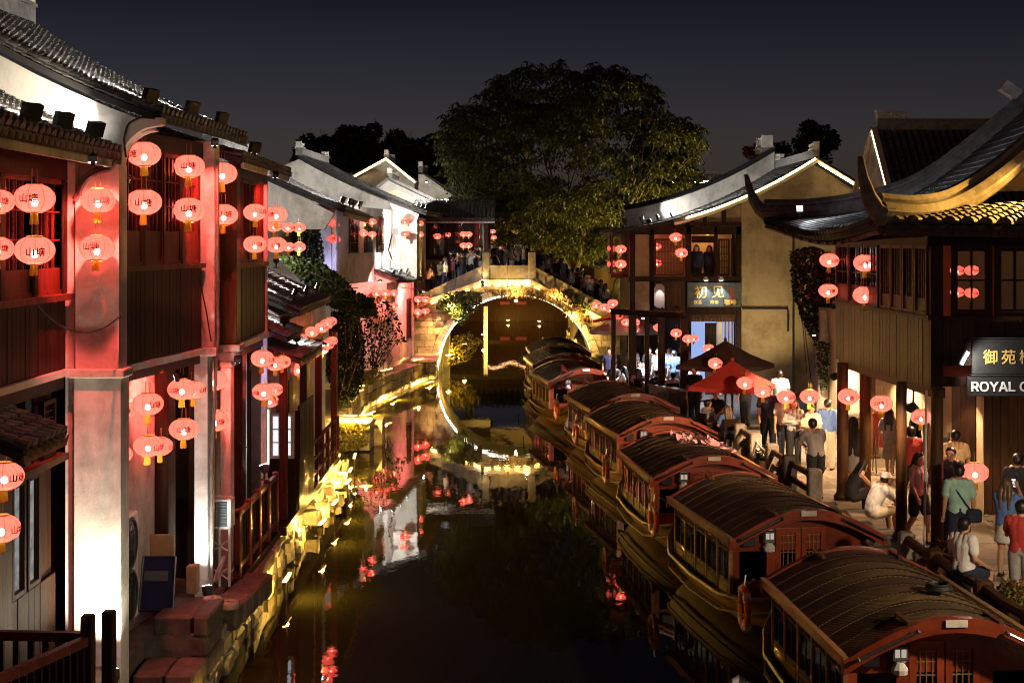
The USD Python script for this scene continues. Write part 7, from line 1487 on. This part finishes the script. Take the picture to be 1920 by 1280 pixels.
part(bn, "tray", MB().hexa([(x0, 21.3, 1.16), (x1, 21.3, 1.16), (x1, 21.38, 1.16), (x0, 21.38, 1.16), (x0 + .02, 21.48, 1.92), (x1 + .0, 21.48, 1.92), (x1, 21.56, 1.92), (x0 + .02, 21.56, 1.92)]), "blue_plastic"); part(bn, "rim", MB().tube([(x0, 21.29, 1.16), (x1, 21.29, 1.16), (x1, 21.47, 1.92), (x0 + .02, 21.47, 1.92), (x0, 21.29, 1.16)], .022, 6), "blue_plastic"); part(bn, "label_strip", MB().hexa([(x0 + .05, 21.385, 1.58), (x1 - .1, 21.385, 1.58), (x1 - .1, 21.4, 1.58), (x0 + .05, 21.4, 1.58), (x0 + .05, 21.42, 1.72), (x1 - .1, 21.42, 1.72), (x1 - .1, 21.435, 1.72), (x0 + .05, 21.435, 1.72)]), "grey_plastic")
bx_ = at(306, 1040, 21.9); solo("wooden_board", MB().cbox(bx_[0] - .2, bx_[0] + .2, 21.75, 21.8, 1.3, 2.2, .01), "board", "yellowish board leaning behind the blue tray", "board")
solo("cardboard_box", MB().cbox(-5.02, -4.85, 21.9, 22.1, 1.25, 1.68, .01), "board", "small brown carton right of the blue tray", "carton")
for k, (px, py, rr, hh, lab) in enumerate(((356, 1137, .16, .16, "single grindstone left of the stacked pair"), (398, 1141, .15, .13, "lower grindstone of the stacked pair"), (398, 1126, .145, .12, "upper grindstone of the stacked pair"), (428, 1133, .17, .1, "flat round stone right of the stacked pair"))):
    c = at(px, py, 21.9); solo("grindstone", MB().lathe(c, [(0, -hh / 2), (rr * .9, -hh / 2), (rr, -hh * .3), (rr, hh * .3), (rr * .9, hh / 2), (.03, hh / 2), (.03, hh / 2 - .03), (0, hh / 2 - .03)], 16), "stone_pale", lab, "grindstone", smooth=40)
st_ = thing("stone_steps", "worn stone landing steps in front of the second house", "steps", (-4.9, 21, 0)); rr = np.random.default_rng(4)
for c in range(4):
    z1 = 1.2 - .29 * c; xr = -4.42 + .0 * c; x = -5.25; yf = 20.75 - .02 * c
    while x < xr - .1:
        L = min(rr.uniform(.35, .6), xr - x); part(st_, "step_stone", MB().rock((x + L / 2, yf + .6, z1 - .14), (L * .985, 1.2, .285), int(rr.integers(1e9)), .025), "stone_dark"); x += L
for c, (ya, yb, zt, xr) in enumerate(((19.75, 20.68, .66, -4.42), (18.9, 19.72, .4, -4.3), (17.6, 18.88, .16, -4.2))):
    x = -5.3
    while x < xr - .12:
        L = min(rr.uniform(.3, .5), xr - x); part(st_, "landing_stone", MB().rock((x + L / 2, (ya + yb) / 2, zt - .2), (L * .985, yb - ya, .42), int(rr.integers(1e9)), .025), "stone_dark"); x += L
part(st_, "lamp_stone", MB().rock((-5.16, 18.62, .42), (.34, .42, .84), 5, .04), "stone_dark")
for k in range(5): part(st_, "step_stone", MB().rock((-4.5 + .02 * k, 22.3 + .55 * k, .82 - .02 * k), (.5, .53, .36), int(rr.integers(1e9)), .05), "stone_dark")
rk = thing("shore_rocks", "rough lit rocks at the waterline below the stone steps", "rocks", (-4.4, 20, 0))
for k in range(16): part(rk, "rock", MB().rock((-4.62 + rr.uniform(-.15, .12), 18.6 + k * .3, rr.uniform(0, .22)), (rr.uniform(.22, .4), rr.uniform(.25, .4), rr.uniform(.2, .36)), int(rr.integers(1e9)), .16), "stone_pale")
rk2 = thing("shore_rocks", "dark rocks under the low house's deck around the light bar", "rocks", (-4.8, 35, 0))
for k in range(80): part(rk2, "rock", MB().rock((-4.9 + rr.uniform(-.25, .3), 28.6 + k * .15, rr.uniform(0, .42)), (rr.uniform(.15, .42), rr.uniform(.18, .45), rr.uniform(.14, .34)), int(rr.integers(1e9)), .2), "stone" if k % 3 else "stone_pale")
lg = thing("planted_ledge", "low stone ledge with weeds standing out into the canal", "ledge", (-5.2, 46, 0))
for c in range(3):
    for k in range(4): part(lg, "block", MB().rock((-5.75 + .36 * k, 45.7, .17 + .31 * c), (.355, 1.4, .3), int(rr.integers(1e9)), .06), "stone_pale" if (k + c) % 2 else "stone")
for k in range(5): part(lg, "block", MB().rock((-5.6 + .3 * k, 46.8, .4), (.4, 1.0, .85), int(rr.integers(1e9)), .08), "stone")
qc = thing("quay_corner", "square dressed stone pier at the quay corner beside the bridge foot", "pier", (-3.9, 69, 0))
for c in range(3): part(qc, "block", MB().rock((-4.1, 69.0, .17 + .33 * c), (.9, 1.5, .32), 70 + c, .02), "stone_pale")
part(qc, "cap_stone", MB().cbox(-4.75, -3.5, 66.5, 69.9, .99, 1.12, .03), "stone_pale")
a2 = thing("air_conditioner", "white air conditioner box on a lattice stand beside the wooden rail", "air conditioner", (-4.7, 23.6, .95)); p0, p1 = at(392, 933, 23.7), at(435, 990, 23.7)
part(a2, "casing", MB().cbox(p0[0], p1[0], 23.6, 23.95, p1[2], p0[2], .02), "white_metal"); gr = part(a2, "grille", MB().box(p0[0] + .1, p1[0] - .06, 23.585, 23.598, p1[2] + .05, p0[2] - .05), "sign_slate"); mb = MB()
for k in range(9): mb.box(p0[0] + .1, p1[0] - .06, 23.57, 23.584, p1[2] + .07 + .045 * k, p1[2] + .085 + .045 * k)
part(gr, "grille_bars", mb, "grey_plastic", kind="stuff")
zb = BZL
for xx in (p0[0] + .03, (p0[0] + p1[0]) / 2, p1[0] - .03): part(a2, "stand_leg", MB().box(xx - .018, xx + .018, 23.62, 23.66, zb, p1[2] - .002), "white_metal")
for k in range(4): z_ = zb + .1 + k * .23; part(a2, "stand_brace", MB().beam(V(p0[0] + .03, 23.63, z_), V(p1[0] - .03, 23.63, z_ + .22 * (-1) ** k), .02, .02), "white_metal")
solo("bamboo_pole", MB().tube([at(398, 1110, 23.3), at(404, 660, 23.5)], .02, 6), "wood_gold", "thin pale pole standing beside the second wall end", "pole"); solo("plank_stick", MB().beam(at(402, 1090, 23.1), at(420, 1042, 23.3), .06, .04), "stone_pale", "pale stick leaning on the air conditioner stand", "stick")
# balustrades: third house and dark fence in the lower left corner
bl = thing("wooden_rail", "dark timber balustrade along the third house's water side", "railing", (-4.7, 26, .9))
for y in np.arange(24.3, 28.3, .98): part(bl, "post", MB().cbox(-4.76, -4.64, y, y + .12, .55, 2.1, .02), "wood_red")
for z in (1.1, 2.0): part(bl, "rail", MB().beam(V(-4.7, 24.3, z), V(-4.7, 28.2, z), .07, .09), "wood_red")
for y in np.arange(24.5, 28.2, .16): part(bl, "baluster", MB().box(-4.72, -4.68, y, y + .04, 1.14, 1.96), "wood_dark")
part(bl, "deck", MB().box(-5.2, -4.62, 24.0, 28.3, .72, .92), "wood_dark")
fc = thing("dark_fence", "dark red timber fence in the lower left corner of the view", "fence", (-5, 15, .9))
def fp(px, py, Z): return at(px, py, Z)
Zf = 15.2; A, B = V(-5.65, 12.6, 0), V(-4.65, 15.6, 0); n = 26
for k in range(n):
    p = A + (B - A) * k / n; d = unit(B - A); part(fc, "slat", MB().beam(p + V(0, 0, .6), p + V(0, 0, 2.25), .075, .03, up=d), "wood_dark")
for z in (1.0, 2.32): part(fc, "rail", MB().beam(A + V(0, 0, z), B + V(0, 0, z), .09, .1), "wood_red")
for p, zt in ((A + (B - A) * .4, 2.5), (B, 2.6), (B + V(.16, .25, 0), 2.58)): part(fc, "post", MB().cbox(p[0] - .07, p[0] + .07, p[1] - .07, p[1] + .07, .5, zt, .02), "wood_dark")
C_ = V(-6.4, 15.9, 0); part(fc, "rail", MB().beam(B + V(-.1, .2, 2.3), C_ + V(0, 0, 2.3), .09, .1), "wood_red"); part(fc, "rail", MB().beam(B + V(-.1, .2, 1.1), C_ + V(0, 0, 1.1), .07, .08), "wood_red")
for k in range(9): p = B + V(-.1, .2, 0) + (C_ - B) * (k + .6) / 10; part(fc, "baluster", MB().box(p[0] - .03, p[0] + .03, p[1] - .03, p[1] + .03, 1.1, 2.28), "wood_dark")
solo("fence_deck", MB().slab([(-7, 12), (-4.75, 12), (-4.55, 16.0), (-6.6, 16.4)], .55, .85), "wood_dark", "dark plank landing under the corner fence", "landing")
# cables
def cable(label, pts, rad=.012):
    pts = np.array(pts); t_ = np.linspace(0, 1, len(pts)); tt = np.linspace(0, 1, 14); q = np.stack([np.interp(tt, t_, pts[:, k]) for k in range(3)], 1); solo("cable", MB().tube(q, rad, 5), "cable_black", label, "cable", "loose cables on the left fronts")
def sagc(a, b, s): t = np.linspace(0, 1, 9)[:, None]; return a * (1 - t) + b * t - np.array([0, 0, 1.]) * s * 4 * t * (1 - t)
cable("sagging cable across the nearest house's dark planks", sagc(at(70, 573, 17.6), at(226, 592, 19.15), .28))
cable("cable hanging down the second pink wall end", [at(366, 495, 22.7), at(376, 530, 22.75), at(388, 590, 22.8), at(396, 640, 22.8)])
cable("cable looped over the high gable's corbel", [at(290, 222, 19.2), at(262, 220, 19.25), at(240, 232, 19.25), at(232, 260, 19.25), at(236, 295, 19.25)], .016)
cable("cable hanging down the third house's ground floor wall", [at(434, 735, 25), at(441, 770, 25.2), at(436, 800, 25.4), at(450, 830, 26), at(465, 840, 26.5)])
cable("cables beside the window of the far white house", [at(735, 440, 64.0), at(728, 470, 63.4), at(742, 500, 64.6)], .03)
# ------------------------------------------------ small things on the right quay
ql = thing("quay_rail", "log rail with square stone and timber posts along the right quay", "railing", (6.8, 20, BZR))
def qp(y, off=.12): return along(RW, y) + off
for k, (y, m_, w_) in enumerate(((24.3, "stone_pale", .2), (22.9, "wood_brown", .17), (20.9, "wood_brown", .2), (19.2, "wood_brown", .2), (17.5, "stone_pale", .2))):
    x = qp(y); part(ql, "post", MB().cbox(x - w_ / 1.6, x + w_ / 1.6, y - w_ / 1.6, y + w_ / 1.6, BZR - .4, BZR + .62, .03), m_)
for y0, y1 in ((24.2, 23.0), (22.8, 21.0), (20.8, 19.3), (19.1, 17.6)):
    part(ql, "log", MB().tube([(qp(y0), y0, BZR + .5), (qp((y0 + y1) / 2), (y0 + y1) / 2, BZR + .47), (qp(y1), y1, BZR + .5)], .085, 8), "wood_brown", smooth=40); part(ql, "log", MB().tube([(qp(y0), y0, BZR + .12), (qp(y1), y1, BZR + .12)], .065, 8), "wood_brown", smooth=40)
ql2 = thing("quay_rail", "farther rail of stone posts and boards beside the parasol table", "railing", (6, 35, BZR))
for k, y in enumerate((29.6, 31.5, 33.2, 35.0, 36.8, 38.6, 40.4)):
    x = qp(y); m_ = "stone_pale" if k in (3, 4, 5) else "stone_dark"; part(ql2, "post", MB().cbox(x - .14, x + .14, y - .14, y + .14, BZR - .3, BZR + .85, .03), m_)
for y0, y1 in ((29.7, 31.4), (31.6, 33.1), (35.1, 36.7), (36.9, 38.5), (38.7, 40.3)):
    for z in (.35, .68): part(ql2, "board", MB().beam(V(qp(y0), y0, BZR + z), V(qp(y1), y1, BZR + z), .07, .12), "wood_brown")
part(ql2, "rope", MB().tube(sagc(V(qp(33.2), 33.2, BZR + .7), V(qp(35), 35, BZR + .7), .12), .022, 6), "letter_white")
tb = thing("cafe_table", "small wooden table with cups below the red parasol", "table", (5.95, 38.2, BZR)); tc = at(1350, 800, 38.2); tx0 = tc[0]
part(tb, "tabletop", MB().cbox(tx0 - .4, tx0 + .4, 37.9, 38.6, BZR + .7, BZR + .75, .01), "wood_brown")
for a, b in ((-.34, 38.0), (.34, 38.0), (-.34, 38.5), (.34, 38.5)): part(tb, "leg", MB().box(tx0 + a - .025, tx0 + a + .025, b - .025, b + .025, BZR, BZR + .7), "wood_dark")
for k, (dx, dy) in enumerate(((.2, 38.1), (.3, 38.25), (-.1, 38.3))): solo("cup", MB().lathe((tx0 + dx, dy, BZR + .75), [(0, 0), (.035, 0), (.045, .12), (.04, .12), (.03, .01)], 10), "letter_white", ["white cup nearest on the parasol table", "white cup at the right end of the parasol table", "white cup in the middle of the parasol table"][k], "cup")
def chair(label, x, y, rz):
    t = thing("cafe_chair", label, "chair", (x, y, BZR), rz=rz, local=True); part(t, "seat", MB().cbox(-.22, .22, -.22, .22, .41, .45, .01), "wood_dark"); part(t, "backrest", MB().box(-.2, .2, -.23, -.2, .6, .9), "wood_dark")
    for a in (-.19, .19):
        for b in (-.19, .19): part(t, "leg", MB().box(a - .018, a + .018, b - .018, b + .018, 0, .41 if b > 0 else .9), "wood_dark")
for lab, px, Z, rz in (("chair under the grey shirted man at the parasol table", 1326, 38.8, -60), ("chair under the blue topped woman at the parasol table", 1364, 37.6, 20), ("chair deeper under the red parasol", 1342, 41.2, 170), ("leftmost chair behind the patio wall", 1171, 49.2, 60), ("chair of the woman in the pink dress", 1197, 48.6, 10), ("chair of the man in black between the patio posts", 1232, 47.8, 20), ("chair of the woman in the pale strap dress", 1262, 47, -10), ("chair right of the patio post", 1300, 49.6, 160), ("chair of the woman in white facing the water", 1200, 51.0, 170), ("chair at the dark left end of the patio", 1152, 50.6, 150)):
    chair(lab, (px - 960) / FP * Z, Z, rz)
pt_ = thing("patio_table", "long table amid the seated patio crowd", "table", (4.6, 49.9, BZR)); part(pt_, "tabletop", MB().cbox(4.0, 5.4, 49.3, 50.0, BZR + .7, BZR + .75, .01), "wood_brown"); part(pt_, "leg", MB().box(4.1, 4.16, 49.4, 49.46, BZR, BZR + .7), "wood_dark"); part(pt_, "leg", MB().box(5.24, 5.3, 49.4, 49.46, BZR, BZR + .7), "wood_dark")
rp = np.random.default_rng(9)
for k, (x, y, z, col, lab) in enumerate(((qp(23.5, .5), 23.5, BZR, "leaf_yellow", "yellow green potted plant beside the white rail stone"), (qp(20.4, .35), 20.4, BZR + .1, "leaf_yellow", "flower box by the knees of the perched man"), (qp(18.9, .45), 18.9, BZR, "leaf_yellow", "planter with red flowers at the lower right edge"), (qp(34.4, .2), 34.4, BZR, "leaf_ivy", "flower planter beside the white rope rail"), (qp(36.0, .2), 36.0, BZR, "leaf_ivy", "planter on the rail right of the parasol table"), (qp(32.2, .2), 32.2, BZR, "leaf_ivy", "planter by the leaning man's legs"))):
    t = thing("planter", lab, "planter", (x, y, z)); part(t, "box", MB().cbox(x - .18, x + .18, y - .3, y + .3, z, z + .3, .02), "wood_dark"); part(t, "foliage", MB().add(*leaves(puff(rp, (x, y, z + .42), (.22, .34, .2), 260, .2), .1, rp)), col)
    part(t, "blossom", MB().add(*leaves(puff(rp, (x, y, z + .5), (.2, .3, .16), 40, .5), .07, rp, 0, .9)), "petal_orange" if k != 3 else "cloth_white")
ml = thing("easel_board", "brown framed menu easel leaning at the walkway wall", "easel", (8.9, 30.5, BZR)); part(ml, "frame", MB().beam(V(8.85, 30.4, 1.15), V(9.05, 30.7, 2.6), .05, .05).beam(V(9.1, 30.0, 1.15), V(9.3, 30.3, 2.6), .05, .05), "wood_brown"); part(ml, "panel", MB().hexa([(8.88, 30.38, 1.5), (9.12, 29.98, 1.5), (9.14, 30.0, 1.5), (8.9, 30.4, 1.5), (9.03, 30.62, 2.5), (9.27, 30.22, 2.5), (9.29, 30.24, 2.5), (9.05, 30.64, 2.5)]), "sign_black")
fl_ = on_boat(5, -.9, -.3, 2.0); t = thing("red_flag", "small red pennant on the sixth boat's roof", "flag", fl_); part(t, "staff", MB().tube([fl_ - V(0, 0, .3), fl_ + V(0, 0, .3)], .01, 5), "iron"); part(t, "cloth", MB().add([fl_ + V(0, 0, .3), fl_ + V(.02, -.01, -.02), fl_ + V(.24, -.03, -.05), fl_ + V(0.0, .008, .3), fl_ + V(.02, 0, -.02), fl_ + V(.24, -.02, -.05)], [[0, 1, 2], [3, 5, 4]]), "cloth_red")
co = on_boat(0, .3, 1.0, 0); co[2] = crown(.3) + .07; solo("rope_coil", MB().tube([co + V(.17 * math.cos(a) * (1 - .01 * a), .17 * math.sin(a) * (1 - .01 * a), .02 + .004 * a) for a in np.linspace(0, 20, 60)], .022, 6), "cable_black", "black coiled hose lying on the nearest boat's roof", "hose")
rd = np.random.default_rng(12); lv_ = [on_boat(3, rd.uniform(-.3, .9), rd.uniform(2.2, 3.3), 0) for k in range(60)]
db = MB()
for k in range(60):
    x, y = rd.uniform(-.2, .95), rd.uniform(1.6, 3.2); c = on_boat(2, x, y, crown(x) + .06); db.add(*leaves(c[None], .26, rd, 0, .6))
solo("fallen_leaves", db, "cloth_pink", "pinkish debris scattered on the third boat's roof", "leaves", kind="stuff")
